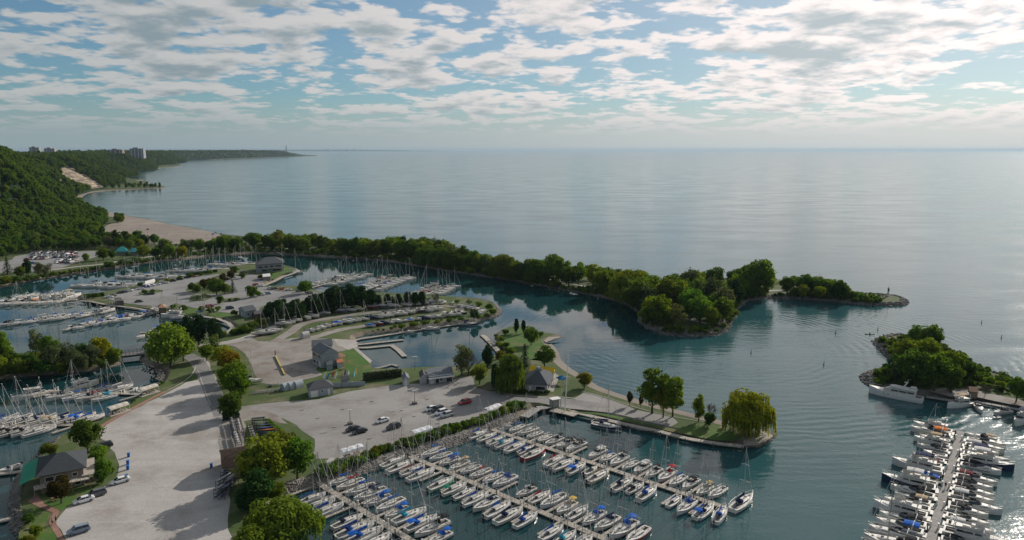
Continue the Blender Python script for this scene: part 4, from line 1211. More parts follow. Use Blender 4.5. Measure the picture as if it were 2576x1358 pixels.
def sail_parts():
    st = [(-4.5, 1.02, 0.86, .35), (-3.4, 1.28, 0.86, .7), (-1.6, 1.48, 0.88, 1), (0.2, 1.5, 0.92, 1.1), (1.8, 1.24, 1.0, 1), (3.0, 0.8, 1.08, .8), (3.9, 0.36, 1.15, .5), (4.5, 0.04, 1.2, .1)]
    P = []
    P.append(('hull', MB().loft(hull_rings(st), True, True, False).mesh('sail_hull', M['gel'], False), 'hull'))
    bs = MB(); rg = [[(x + .0, hb * 0.868, 0.10), (x, hb * 0.862, 0.0)] for x, hb, sz, k in st]
    for s in (1, -1):
        for a, b in zip(st, st[1:]):
            f = lambda q, z, o: (q[0], s * (q[1] * (0.84 + 0.13 * z / (q[2] * 0.5)) + o), z)
            bs.add([f(a, .02, .012), f(b, .02, .012), f(b, .15, .012), f(a, .15, .012)], [(0, 1, 2, 3)])
            g = lambda q, z, o: (q[0], s * (q[1] * (0.97 + 0.03 * (z - q[2] * .5) / (q[2] * 0.5)) + o), z)
            bs.add([g(a, a[2] - .16, .012), g(b, b[2] - .16, .012), g(b, b[2] - .06, .012), g(a, a[2] - .06, .012)], [(0, 1, 2, 3)])
    P.append(('stripe', bs.mesh('sail_stripe', M['canvas']), 'stripe'))
    dk, ck = deck_mb(st, (-4.1, -1.5), 0.62, 0.42)
    P.append(('deck', dk.mesh('sail_deck', M['deckp']), ''))
    P.append(('cockpit', ck.mesh('sail_cockpit', M['cockpit']), ''))
    cb = house(MB(), [(-1.5, 0.86, 0.88, 1.42), (-0.2, 0.9, 0.9, 1.42), (1.2, 0.74, 0.95, 1.36), (2.3, 0.42, 1.0, 1.16)])
    cb.box((-0.9, 0, 1.46), (1.0, 0.62, 0.07))
    P.append(('cabin', cb.mesh('sail_cabin', M['deckp']), ''))
    wn = MB()
    for s in (1, -1):
        wn.add([(-1.2, s * .875, 1.06), (0.0, s * .895, 1.08), (0.0, s * .83, 1.26), (-1.2, s * .815, 1.24)], [(0, 1, 2, 3)])
        wn.add([(0.25, s * .88, 1.09), (1.1, s * .77, 1.1), (1.1, s * .72, 1.22), (0.25, s * .82, 1.25)], [(0, 1, 2, 3)])
    wn.box((1.4, 0, 1.37), (0.5, 0.5, 0.06)); wn.box((3.0, 0, 1.11), (0.42, 0.42, 0.05)); wn.box((-1.52, 0, 1.16), (0.05, 0.55, 0.45))
    P.append(('window', wn.mesh('sail_window', M['dark']), 'joined'))
    for s in (1, -1):
        P.append(('window', MB().add([(-1.2, s * .875, 1.06), (0.0, s * .895, 1.08), (0.0, s * .83, 1.26), (-1.2, s * .815, 1.24)], [(0, 1, 2, 3)]).mesh('cabin_window', M['dark']), 'single'))
        P.append(('window', MB().add([(0.25, s * .88, 1.09), (1.1, s * .77, 1.1), (1.1, s * .72, 1.22), (0.25, s * .82, 1.25)], [(0, 1, 2, 3)]).mesh('cabin_window', M['dark']), 'single'))
    P.append(('hatch', MB().box((1.4, 0, 1.37), (0.5, 0.5, 0.06)).mesh('hatch', M['dark']), 'single')); P.append(('fore_hatch', MB().box((3.0, 0, 1.11), (0.42, 0.42, 0.05)).mesh('fore_hatch', M['dark']), 'single'))
    P.append(('companionway', MB().box((-1.52, 0, 1.16), (0.05, 0.55, 0.45)).mesh('companionway', M['dark']), 'single'))
    P.append(('mast', MB().tube((0.6, 0, 0.9), (0.45, 0, 12.6), 0.095, 0.07, 6).tube((0.52, 0, 12.55), (0.2, 0, 12.75), .04).mesh('mast', M['alu']), 'mast'))
    for z, wd in ((5.2, 1.25), (8.8, 0.95)):
        sp = MB().tube((0.45, -wd, z), (0.55, 0, z + .08), .045, .045, 4).tube((0.55, 0, z + .08), (0.45, wd, z), .045, .045, 4)
        P.append(('spreader', sp.mesh('spreader', M['alu']), 'mast'))
    rg = MB()
    for s in (1, -1):
        rg.tube((0.35, s * 1.4, 0.95), (0.45, s * 1.25, 5.2), .03, .03, 3).tube((0.45, s * 1.25, 5.2), (0.45, s * .95, 8.8), .03, .03, 3).tube((0.45, s * .95, 8.8), (0.48, 0, 12.3), .03, .03, 3)
    rg.tube((-4.4, 0, 0.9), (0.4, 0, 12.5), .03, .03, 3)
    P.append(('rigging', rg.mesh('rigging', M['wire']), 'mast'))
    P.append(('furled_jib', MB().tube((4.2, 0, 1.3), (0.65, 0, 12.0), 0.065, 0.035, 5).mesh('furled_jib', M['canvas']), 'jib'))
    P.append(('boom', MB().tube((0.5, 0, 2.05), (-3.3, 0, 2.2), 0.075, 0.06, 5).mesh('boom', M['alu']), ''))
    cv = MB(); rings = []
    for x, r in ((0.45, .10), (0.35, .34), (-0.6, .27), (-2.2, .19), (-3.2, .10)):
        rings.append([(x, r * .62 * math.cos(2 * PI * i / 7), 2.2 + (r * .7) + r * 1.0 * math.sin(2 * PI * i / 7)) for i in range(7)])
    cv.loft(rings)
    P.append(('sail_cover', cv.mesh('sail_cover', M['canvas']), 'cover'))
    bm = canopy(MB(), -4.0, -2.1, 0.95, 2.35)
    for x in (-3.9, -2.2):
        for s in (1, -1): bm.tube((x, s * .95, 2.3), (-3.0, s * 1.2, 0.9), .03, .03, 3)
    P.append(('bimini', bm.mesh('bimini', M['canvas']), 'bimini'))
    dg = house(MB(), [(-1.9, 0.78, 1.3, 1.95), (-1.3, 0.76, 1.35, 1.98), (-0.75, 0.6, 1.4, 1.5)])
    P.append(('dodger', dg.mesh('dodger', M['canvas']), 'dodger'))
    rl = MB()
    for s in (1, -1):
        pts = [(-4.4, s * .95, 1.45), (-2.5, s * 1.34, 1.42), (0, s * 1.44, 1.46), (2, s * 1.12, 1.58), (3.6, s * .48, 1.7), (4.5, 0, 1.78)]
        rl.path(pts, 0.028, 3)
        for p in pts[:-1]: rl.tube(p, (p[0], p[1], 0.9), .028, .028, 3)
    rl.tube((-4.4, .95, 1.45), (-4.4, -.95, 1.45), .03, .03, 3)
    P.append(('guard_rail', rl.mesh('guard_rail', M['alu']), 'rail'))
    ob = MB().box((-4.75, 0.35, 0.95), (0.32, 0.3, 0.5)).box((-4.72, 0.35, 0.4), (0.14, 0.14, 0.8))
    P.append(('outboard', ob.mesh('outboard', M['black']), 'motor'))
    BP['sail'] = P


def power_parts():
    # express cruiser, 10 m
    st = [(-5.0, 1.5, 1.05, .9), (-3.0, 1.62, 1.08, 1), (-0.8, 1.66, 1.16, 1.05), (1.2, 1.5, 1.28, 1), (3.0, 1.02, 1.42, .75), (4.2, 0.48, 1.52, .4), (5.0, 0.05, 1.6, .1)]
    P = [('hull', MB().loft(hull_rings(st, -.45), True, True, False).mesh('cruiser_hull', M['gel']), 'hull')]
    dk, ck = deck_mb(st, (-4.5, -0.9), 1.12, 0.5)
    P += [('deck', dk.mesh('cruiser_deck', M['deckp']), ''), ('cockpit', ck.mesh('cruiser_cockpit', M['cockpit']), '')]
    cb = house(MB(), [(-0.9, 1.3, 1.1, 1.62), (0.6, 1.2, 1.18, 1.74), (2.2, 0.92, 1.3, 1.66), (3.6, 0.45, 1.42, 1.5)])
    P.append(('cabin', cb.mesh('cruiser_cabin', M['deckp']), ''))
    ws = MB(); rings = []
    for x, hw, z in ((-1.3, 1.34, 1.62), (0.1, 1.18, 1.7), (0.9, 0.5, 1.72)): rings.append([(x, hw, z), (x - .55, hw * .86, z + .62)])
    lo = [r[0] for r in rings] + [(p[0], -p[1], p[2]) for r in reversed(rings) for p in [r[0]]]
    hi = [r[1] for r in rings] + [(p[0], -p[1], p[2]) for r in reversed(rings) for p in [r[1]]]
    for i in range(len(lo) - 1): ws.add([lo[i], lo[i + 1], hi[i + 1], hi[i]], [(0, 1, 2, 3)])
    for s in (1, -1):
        ws.add([(0.6, s * 1.16, 1.36), (2.1, s * .92, 1.42), (2.1, s * .88, 1.55), (0.6, s * 1.09, 1.52)], [(0, 1, 2, 3)])
    ws.box((2.4, 0, 1.66), (0.5, 0.5, 0.05))
    P.append(('windscreen', ws.mesh('cruiser_windscreen', M['dark']), ''))
    ar = MB().path([(-2.6, 1.45, 1.1), (-2.9, 1.3, 2.5), (-2.9, 0, 2.75), (-2.9, -1.3, 2.5), (-2.6, -1.45, 1.1)], 0.11, 5)
    ar.tube((-2.9, 0, 2.75), (-2.9, 0, 3.2), .05)
    P.append(('radar_arch', ar.mesh('radar_arch', M['white']), ''))
    P.append(('bimini', canopy(MB(), -4.2, -0.9, 1.3, 2.35, 0.35).mesh('cruiser_bimini', M['canvas']), 'bimini'))
    sw = MB().box((-5.35, 0, 0.3), (0.8, 2.4, 0.12))
    P.append(('swim_platform', sw.mesh('swim_platform', M['deckp']), 'rail'))
    rl = MB()
    for s in (1, -1):
        pts = [(0.6, s * 1.45, 1.8), (2.6, s * 1.05, 2.0), (4.2, s * .45, 2.15), (5.05, 0, 2.2)]
        rl.path(pts, .03, 3)
        for p in pts[:-1]: rl.tube(p, (p[0], p[1], 1.3), .03, .03, 3)
    P.append(('guard_rail', rl.mesh('cruiser_rail', M['alu']), 'rail'))
    P.append(('stripe', MB().box((-0.6, 1.62, 0.78), (6.0, 0.08, 0.12)).box((-0.6, -1.62, 0.78), (6.0, 0.08, 0.12)).mesh('cruiser_stripe', M['canvas']), 'stripe'))
    BP['cruiser'] = P
    # flybridge motor yacht, 12 m
    st = [(-6.0, 1.8, 1.25, .9), (-3.5, 1.92, 1.3, 1), (-0.5, 1.95, 1.42, 1.05), (2.0, 1.72, 1.65, 1), (4.0, 1.15, 1.9, .75), (5.3, 0.52, 2.05, .4), (6.1, 0.05, 2.15, .1)]
    P = [('hull', MB().loft(hull_rings(st, -.5), True, True, False).mesh('yacht_hull', M['gel']), 'hull')]
    dk, ck = deck_mb(st, (-5.6, -3.8), 1.45, 0.7)
    P += [('deck', dk.mesh('yacht_deck', M['deckp']), ''), ('cockpit', ck.mesh('yacht_cockpit', M['cockpit']), '')]
    cb = house(MB(), [(-3.8, 1.55, 1.28, 2.9), (-0.4, 1.55, 1.4, 2.95), (1.3, 1.35, 1.55, 2.85), (2.6, 1.05, 1.68, 1.98), (4.0, .6, 1.9, 2.05)])
    P.append(('deckhouse', cb.mesh('yacht_house', M['deckp']), ''))
    ws = MB()
    for s in (1, -1):
        ws.add([(-3.4, s * 1.5, 1.95), (-0.4, s * 1.5, 2.05), (-0.4, s * 1.43, 2.5), (-3.4, s * 1.43, 2.45)], [(0, 1, 2, 3)])
        ws.add([(-0.1, s * 1.49, 2.05), (1.2, s * 1.34, 2.1), (1.1, s * 1.27, 2.5), (-0.1, s * 1.41, 2.5)], [(0, 1, 2, 3)])
    ws.add([(1.5, 1.2, 2.72), (1.5, -1.2, 2.72), (2.5, -.98, 2.08), (2.5, .98, 2.08)], [(0, 1, 2, 3)])
    P.append(('window', ws.mesh('yacht_window', M['dark']), ''))
    fb = MB()
    fb.add([(-4.6, 1.5, 2.95), (0.8, 1.35, 2.98), (1.2, 0.9, 2.98), (1.2, -.9, 2.98), (0.8, -1.35, 2.98), (-4.6, -1.5, 2.95), (-4.6, 1.6, 3.1), (0.9, 1.42, 3.7), (1.6, .95, 3.75), (1.6, -.95, 3.75), (0.9, -1.42, 3.7), (-4.6, -1.6, 3.1)],
           [(0, 1, 7, 6), (1, 2, 8, 7), (2, 3, 9, 8), (3, 4, 10, 9), (4, 5, 11, 10), (5, 0, 6, 11), (0, 5, 4, 3, 2, 1)])
    fb.box((-0.6, 0.5, 3.25), (0.7, 0.7, 0.7)).box((-1.8, -0.5, 3.2), (1.4, 0.6, 0.5))
    P.append(('flybridge', fb.mesh('flybridge', M['deckp']), ''))
    bm = canopy(MB(), -3.2, 0.6, 1.35, 4.75, 0.2)
    for x in (-3.0, 0.5):
        for s in (1, -1): bm.tube((x, s * 1.35, 4.7), (x, s * 1.45, 3.2), .04, .04, 3)
    P.append(('bimini', bm.mesh('yacht_bimini', M['canvas']), 'bimini'))
    ar = MB().path([(-3.6, 1.5, 3.0), (-4.2, 1.2, 4.5), (-4.2, -1.2, 4.5), (-3.6, -1.5, 3.0)], 0.1, 5); ar.tube((-4.2, 0, 4.5), (-4.3, 0, 5.6), .06, .04, 4); ar.box((-4.2, 0, 4.75), (.5, .5, .25))
    P.append(('radar_arch', ar.mesh('yacht_arch', M['white']), ''))
    rl = MB()
    for s in (1, -1):
        pts = [(1.2, s * 1.75, 2.3), (3.2, s * 1.35, 2.6), (5.0, s * .6, 2.8), (6.1, 0, 2.9)]
        rl.path(pts, .035, 3)
        for p in pts[:-1]: rl.tube(p, (p[0], p[1], 1.7), .03, .03, 3)
    P.append(('swim_platform', MB().box((-6.35, 0, 0.35), (0.8, 2.8, 0.12)).mesh('yacht_platform', M['deckp']), 'rail'))
    P.append(('guard_rail', rl.mesh('yacht_rail', M['alu']), 'rail'))
    BP['yacht'] = P
    # runabout, 6 m
    st = [(-3.0, 1.05, 0.75, .9), (-1.5, 1.15, 0.76, 1), (0.2, 1.14, 0.82, 1), (1.6, 0.82, 0.92, .8), (2.5, 0.36, 1.0, .4), (3.05, 0.03, 1.05, .1)]
    P = [('hull', MB().loft(hull_rings(st, -.35), True, True, False).mesh('runabout_hull', M['gel']), 'hull')]
    dk, ck = deck_mb(st, (-2.4, 0.3), 0.85, 0.32)
    P += [('deck', dk.mesh('runabout_deck', M['deckp']), ''), ('cockpit', ck.mesh('runabout_cockpit', M['cockpit']), '')]
    ws = MB(); ws.add([(0.6, .85, .86), (1.0, 0, .92), (0.6, -.85, .86), (0.1, -.8, 1.35), (0.45, 0, 1.38), (0.1, .8, 1.35)], [(0, 1, 4, 5), (1, 2, 3, 4)])
    P.append(('windscreen', ws.mesh('runabout_windscreen', M['dark']), ''))
    cvr = house(MB(), [(-2.9, 0.98, .74, .95), (-1.4, 1.1, .76, 1.25), (0.3, 1.05, .82, 1.5), (1.4, 0.75, .92, 1.12), (2.4, 0.34, 1.0, 1.06)])
    P.append(('boat_cover', cvr.mesh('boat_cover', M['canvas']), 'cover'))
    P.append(('outboard', MB().box((-3.25, 0, 0.95), (0.45, 0.4, 0.6)).box((-3.2, 0, 0.3), (0.2, 0.2, 0.9)).mesh('runabout_motor', M['black']), 'motor'))
    BP['runabout'] = P


sail_parts(); power_parts()
CW = {'white': (0.74, 0.72, 0.68), 'cream': (0.62, 0.55, 0.42), 'blue': (0.02, 0.13, 0.50), 'navy': (0.018, 0.03, 0.085), 'red': (0.42, 0.02, 0.035), 'green': (0.02, 0.20, 0.12), 'tan': (0.50, 0.37, 0.22), 'black': (0.025, 0.025, 0.028),
      'aqua': (0.05, 0.40, 0.55), 'grey': (0.26, 0.26, 0.27), 'maroon': (0.16, 0.025, 0.03), 'mint': (0.36, 0.56, 0.48), 'yellow': (0.62, 0.42, 0.10), 'orange': (0.75, 0.22, 0.04), 'offwhite': (0.66, 0.64, 0.60), 'royal': (0.03, 0.09, 0.38)}
# code: kind, hull, stripe, jib, cover, bimini, dodger
CODE = {'s': ('sail', 'white', 'navy', 'offwhite', None, None, None), 'b': ('sail', 'white', 'blue', 'offwhite', 'blue', None, None), 'B': ('sail', 'white', 'navy', 'offwhite', 'blue', 'blue', 'blue'), 'n': ('sail', 'white', 'navy', 'offwhite', 'navy', None, 'navy'),
        'k': ('sail', 'white', 'black', 'offwhite', None, 'black', 'black'), 'r': ('sail', 'white', 'red', 'offwhite', 'red', None, None), 'R': ('sail', 'red', 'white', 'offwhite', 'navy', None, None), 'D': ('sail', 'navy', 'white', 'offwhite', 'navy', None, 'navy'),
        'g': ('sail', 'mint', 'green', 'offwhite', None, None, None), 'G': ('sail', 'white', 'green', 'offwhite', 'green', 'green', None), 't': ('sail', 'cream', 'tan', 'tan', 'tan', None, None), 'T': ('sail', 'white', 'tan', 'offwhite', 'offwhite', 'tan', 'tan'),
        'a': ('sail', 'white', 'blue', 'offwhite', 'aqua', None, 'aqua'), 'd': ('sail', 'offwhite', 'navy', 'offwhite', None, None, 'navy'), 'e': ('sail', 'white', 'blue', 'offwhite', 'royal', None, 'royal'), 'y': ('sail', 'white', 'tan', 'offwhite', None, 'yellow', 'tan'),
        'q': ('sail', 'white', 'red', 'offwhite', None, 'red', 'red'),
        'p': ('cruiser', 'white', 'navy', None, None, 'black', None), 'o': ('cruiser', 'white', 'grey', None, None, None, None), 'P': ('cruiser', 'white', 'blue', None, None, 'blue', None), 'i': ('cruiser', 'offwhite', 'maroon', None, None, 'maroon', None),
        'u': ('cruiser', 'white', 'tan', None, None, 'tan', None), 'K': ('cruiser', 'black', 'white', None, None, 'grey', None), 'O': ('cruiser', 'white', 'yellow', None, None, 'orange', None), 'h': ('cruiser', 'white', 'navy', None, None, 'offwhite', None),
        'f': ('yacht', 'white', None, None, None, None, None), 'F': ('yacht', 'white', None, None, None, 'navy', None), 'w': ('yacht', 'navy', None, None, None, 'offwhite', None), 'v': ('yacht', 'white', None, None, None, 'tan', None), 'V': ('yacht', 'white', None, None, None, 'red', None),
        'm': ('runabout', 'white', None, None, 'blue', None, None), 'x': ('runabout', 'white', None, None, None, None, None), 'z': ('runabout', 'navy', None, None, 'navy', None, None), 'c': ('runabout', 'white', None, None, 'offwhite', None, None), 'j': ('runabout', 'maroon', None, None, 'grey', None, None),
        'l': ('runabout', 'white', None, None, 'grey', None, None)}
BL = {'sail': 9.0, 'cruiser': 10.6, 'yacht': 12.6, 'runabout': 6.3}
BW = {'sail': 'sailboat', 'cruiser': 'motor cruiser', 'yacht': 'flybridge motor yacht', 'runabout': 'runabout'}
BN = {'sail': 'sailboat', 'cruiser': 'motor_cruiser', 'yacht': 'motor_yacht', 'runabout': 'runabout'}


def boat_words(code):
    kind, hull, stripe, jib, cover, bim, dod = CODE[code]
    s = {'offwhite': 'pale'}.get(hull, hull) + ' ' + BW[kind]
    fix = lambda c: {'offwhite': 'white', 'royal': 'deep blue', 'aqua': 'aqua'}.get(c, c)
    if cover and bim: s += ' with %s sail cover and %s bimini' % (fix(cover), fix(bim)) if cover != bim else ' with %s canvas' % fix(cover)
    elif cover: s += ' under a %s cover' % fix(cover) if kind == 'runabout' else ' with %s sail cover' % fix(cover)
    elif bim: s += ' with %s canopy' % fix(bim)
    elif kind == 'sail': s += ' with bare boom'
    return s


def boat(code, p, head, length, where, group, detail=2, z=0.0, mast=True):
    kind, hull, stripe, jib, cover, bim, dod = CODE[code]
    s = length / BL[kind]
    r = root(BN[kind], (p.x, p.y, z), head, boat_words(code) + ', ' + where, 'sailboat' if kind == 'sail' else 'motorboat', group, s)
    ms = R.uniform(0.9, 1.12)
    for name, me, role in BP[kind]:
        col = None
        if role == 'hull':
            j = R.uniform(.86, 1.04); col = tuple(c * j * k for c, k in zip(CW[hull], (1, R.uniform(.97, 1), R.uniform(.9, 1))))
        elif role == 'stripe':
            if detail < 1 or not stripe: continue
            col = CW[stripe]
        elif role == 'jib':
            if not mast or R.random() < 0.12: continue
            col = CW[jib]
        elif role == 'cover':
            if not cover:
                if kind == 'runabout': continue
                col = CW['offwhite']
            else: col = CW[cover]
        elif role == 'bimini':
            if not bim: continue
            col = CW[bim]
        elif role == 'dodger':
            if not dod: continue
            col = CW[dod]
        elif role == 'joined':
            if detail != 1: continue
        elif role == 'single':
            if detail < 2: continue
        elif role == 'mast' and not mast: continue
        elif role == 'motor' and (detail < 1 or R.random() < 0.4) and kind == 'sail': continue
        elif role == 'rail' and detail < 2: continue
        if detail < 1 and name in ('rigging', 'spreader', 'cockpit', 'window'): continue
        if detail < 1 and name == 'boom': continue
        o = put(name, me, r, color=col)
        if role in ('mast', 'jib'): o.scale = (1, 1, ms)
    return r


# ------------------------------------------------------------------ docks
DECKM = {}


def panel_mesh(L, W, mat='timber', th=0.28):
    key = (round(L, 1), round(W, 1), mat)
    if key not in DECKM:
        mb = MB(); n = max(2, int(L / 0.75)); step = L / n
        for i in range(n): mb.box((-L / 2 + step * (i + .5), 0, -0.04), (step - 0.05, W, 0.08))
        mb.box((0, 0, -0.2), (L, W * 0.94, th - .1))
        DECKM[key] = mb.mesh('deck_panel', M[mat])
    return DECKM[key]


PILE = MB().tube((0, 0, -2), (0, 0, 1.9), 0.16, 0.15, 7).mesh('pile', M['pile'])
PEDESTAL = MB().box((0, 0, 0.55), (0.28, 0.28, 1.1), taper=0.8).box((0, 0, 1.18), (0.36, 0.36, 0.2)).mesh('power_pedestal', M['white'])


def dock_run(r, a, b, wid, z=0.55, seg=3.0, mat='timber', name='deck_panel'):
    d = b - a; d.z = 0; L = d.length; n = max(1, round(L / seg)); s = L / n; ang = math.atan2(d.y, d.x); d.normalize()
    for i in range(n):
        p = a + d * s * (i + .5)
        put(name, panel_mesh(s - 0.07, wid, mat), r, (p.x, p.y, z + R.uniform(-.015, .015)), ang)
    return ang


def marina(label, a, b, sides, spacing, head, lens, group, where, wid=1.7, detail=2, first=3.0, fingers=True, flen=7.5, mat='timber', pedestals=True):
    """a floating dock from a to b with berths on both sides; sides: (sign, codes, bow-in?, berth start)"""
    r = tag(put('floating_dock', None), label, 'dock', 'floating docks')
    ang = dock_run(r, a, b, wid, mat=mat)
    d = Vector((math.cos(ang), math.sin(ang), 0))
    L = (b - a).length
    if detail:
        k = 4.0
        while k < L:
            p = a + d * k + Vector((-d.y, d.x, 0)) * (wid / 2 + .25) * (1 if int(k) % 2 else -1)
            put('pile', PILE, r, (p.x, p.y, 0)); k += 17.0
    for sgn, codes, bowin, off, sname in sides:
        side = Vector((-d.y, d.x, 0)) * sgn
        hd = Vector((math.cos(head), math.sin(head), 0))
        out = hd if hd.dot(side) > 0 else -hd          # away from the dock
        k = first + off; n = 0
        for i, c in enumerate(codes):
            if k > L - 1.0: break
            p0 = a + d * k
            if fingers and i % 2 == 0:
                f0 = p0 - d * (spacing * 0.52) + out * (wid / 2); f1 = f0 + out * flen
                dock_run(r, f0, f1, 0.85, 0.5, 2.5, mat if detail > 1 else 'timber2', 'finger_panel')
            if c != '_':
                kind = CODE[c][0]; ln = R.uniform(*lens) * {'sail': 1.0, 'cruiser': 1.0, 'yacht': 1.2, 'runabout': 0.68}[kind]
                q = p0 + out * (wid / 2 + 0.5 + ln / 2 + R.uniform(-.2, .4)) + d * R.uniform(-.2, .2)
                inn = bowin if c not in 'fFwvV' else bowin
                if R.random() < (0.06 if bowin in (0, 1) else 0): inn = 1 - inn
                ha = math.atan2(-out.y, -out.x) if inn else math.atan2(out.y, out.x)
                boat(c, q, ha + R.uniform(-.07, .07), ln, '%s berth from %s' % (ordn(n), sname), group, detail)
            n += 1
            k += spacing + (0.55 if i % 2 else 0)
        if pedestals and detail > 1:
            k = 8.0
            while k < L:
                p = a + d * k + side * (wid / 2 - .2); put('power_pedestal', PEDESTAL, r, (p.x, p.y, 0.55)); k += 12.5
    return r


W0 = lambda x, y: G(x, y, 0.55)
A1, A2 = W0(785, 1205), W0(1075, 1384)
B1, B2 = W0(1010, 1137), W0(1590, 1384)
C1, C2 = W0(1213, 1071), W0(1817, 1273)
BH = math.radians(47)
marina('grey timber dock beside the big weeping willow', A1, A2,
       [(1, 'brbnBbBaBkBb', 1, 3.0, 'shore, channel side, dock by the big willow'), (-1, '_bsb_neBsb', 1, 2.6, 'shore, willow side, dock by the big willow')], 3.75, BH, (7.2, 10.2), 'sailboats in the main marina', '')
marina('long middle timber dock between two rows of sailboats', B1, B2,
       [(1, 'bbBTsrbe_krbysBnBRk_sB', 1, 3.4, 'shore, north side of middle dock'), (-1, 'gsrb_gGsbdbne_basebs', 1, 0.6, 'shore, south side of middle dock')], 3.72, BH, (7.0, 10.0), 'sailboats in the main marina', '')
marina('outer timber dock of the main marina below the promenade', C1, C2,
       [(1, 'lbssskpp_hbkshkqbpyskt', 1, 3.0, 'shore, promenade side of outer dock'), (-1, 'bsbabeR_rsBxt_nke_beB', 1, 1.0, 'shore, marina side of outer dock')], 3.36, BH, (6.8, 9.4), 'sailboats in the main marina', '')
e = W0(1868, 1265)
boat('n', Vector((e.x, e.y, 0)), math.radians(46), 10.4, 'tied across the far end of the outer dock', 'sailboats in the main marina')
# powerboat pier by the breakwater
P1, P2 = W0(2417, 1084), W0(2322, 1430)
marina('long powerboat pier running down from the breakwater', P1, P2,
       [(-1, 'fOkvpxoiFmkwpuofpPoku', 0, 0.0, 'breakwater, channel side of powerboat pier'), (1, 'uohpFwpxipphopohfpKup', 0, 0.0, 'breakwater, lake side of powerboat pier')], 4.0, math.radians(-35), (8.0, 11.2), 'boats on the powerboat pier', '', wid=1.9, fingers=True, flen=6.0, mat='timber2', first=2.6)
# western docks
L1a, L1b = W0(363, 991), W0(118, 982)
marina('pale dock in the western basin reaching from the twin canopies', L1a, L1b,
       [(-1, 'oxse_fs', 0, 1.5, 'shore, island side of the upper western dock'), (1, '_aiboxf', 0, 0.5, 'shore, car-park side of the upper western dock')], 5.0, math.radians(56), (8.2, 9.6), 'boats in the western basin', '', wid=1.9, flen=7)
L2a, L2b = W0(206, 1067), W0(-60, 1072)
marina('pale dock in the western basin next to the dark maple', L2a, L2b,
       [(-1, 'bBnTndsesb', 0, 0.0, 'shore, island side of the lower western dock'), (1, '_skkssbsn', 1, 0.0, 'shore, clubhouse side of the lower western dock')], 3.55, math.radians(60), (8.4, 9.8), 'boats in the western basin', '', wid=1.9, flen=7)
L3a, L3b = W0(115, 1178), W0(-40, 1196)
marina('short dock in front of the clubhouse with the green awning', L3a, L3b, [(-1, '_ox', 1, 0.0, 'shore, upper side of the clubhouse dock'), (1, '__Do', 0, 0.0, 'shore, lower side of the clubhouse dock')], 4.4, math.radians(62), (8, 9), 'boats in the western basin', '', wid=1.6, fingers=False)
L4a, L4b = W0(112, 1285), W0(-40, 1318)
marina('short gangway dock below the brick terrace', L4a, L4b, [], 4, 0, (8, 9), '', '', wid=1.6, fingers=False)
# north-west basin
marina('dock of large cabin cruisers off the yacht club peninsula', W0(193, 753), W0(-20, 762), [(-1, '_vfFffohfvo_f', 0, 1.0, 'the peninsula, outer side of the cabin cruiser dock'), (1, 'ooOkohffPo_xofo', 0, 3.0, 'the peninsula, inner side of the cabin cruiser dock')], 5.6, math.radians(70), (9.5, 12), 'boats in the north-west basin', '', detail=1, flen=8)
marina('middle dock of the north-west basin', W0(262, 786), W0(30, 812), [(-1, 'fosbobsbspdkoxskobsxo', 0, 1.0, 'the seawall, north side of the middle basin dock'), (1, 'b_ssxbspoboxshpbkxs', 0, 2.0, 'the seawall, south side of the middle basin dock')], 4.4, math.radians(62), (7.5, 10), 'boats in the north-west basin', '', detail=1, mat='timber2')
marina('angled dock from the gazebo lawn into the basin', W0(406, 783), W0(180, 824), [(-1, 'bfPoiisobrxoksbohx', 0, 0.0, 'the gazebo, north side of the angled dock'), (1, '_ooBhexhkeboxbsko', 0, 1.0, 'the gazebo, south side of the angled dock')], 4.4, math.radians(75), (7.5, 10), 'boats in the north-west basin', '', detail=1, mat='timber2')
marina('small dock beside the big round trees', W0(418, 838), W0(352, 836), [(-1, '_q' if False else 'ib', 0, 1.0, 'the trees, outer side of the small dock'), (1, 'o', 0, 4.0, 'the trees, inner side of the small dock')], 5.0, math.radians(80), (8, 10), 'boats in the north-west basin', '', detail=1, fingers=False)
marina('dock behind the curved quay', W0(470, 790), W0(508, 812), [(-1, 'fs', 0, 1.0, 'the lawn, upper side of the quay dock'), (1, 'bs', 0, 1.0, 'the lawn, lower side of the quay dock')], 4.6, math.radians(10), (9, 11), 'boats in the north-west basin', '', detail=1, fingers=False)
# yacht club docks, north shore
YG = 'boats at the yacht club docks'
marina('yacht club dock nearest the peninsula tip', W0(345, 722), W0(192, 716), [(-1, 'osoboDsosos', 0, 2.0, 'shore, outer side of the first club dock'), (1, 'ooxssxooxso', 0, 2.0, 'shore, inner side of the first club dock')], 6.2, math.radians(20), (10, 12), YG, '', detail=0, fingers=False)
marina('second yacht club dock from the peninsula tip', W0(446, 699), W0(322, 694), [(-1, 'sskssboossobs', 0, 2.0, 'shore, outer side of the second club dock'), (1, 'oshsosoobsoxs', 0, 2.0, 'shore, inner side of the second club dock')], 4.7, math.radians(20), (9, 11), YG, '', detail=0, fingers=False)
marina('third yacht club dock from the peninsula tip', W0(560, 680), W0(448, 680), [(-1, 'ssbsassskssb', 0, 2.0, 'shore, outer side of the third club dock'), (1, 'kosbshomsosk', 0, 2.0, 'shore, inner side of the third club dock')], 4.6, math.radians(25), (9, 11), YG, '', detail=0, fingers=False)
marina('yacht club dock behind the clubhouse', W0(634, 668), W0(552, 663), [(-1, 'ssbsks', 0, 2.0, 'the clubhouse, outer side of its dock'), (1, 'sosbs', 0, 2.0, 'the clubhouse, inner side of its dock')], 4.6, math.radians(20), (9, 11), YG, '', detail=0, fingers=False)
EG = 'boats in the eastern club basin'
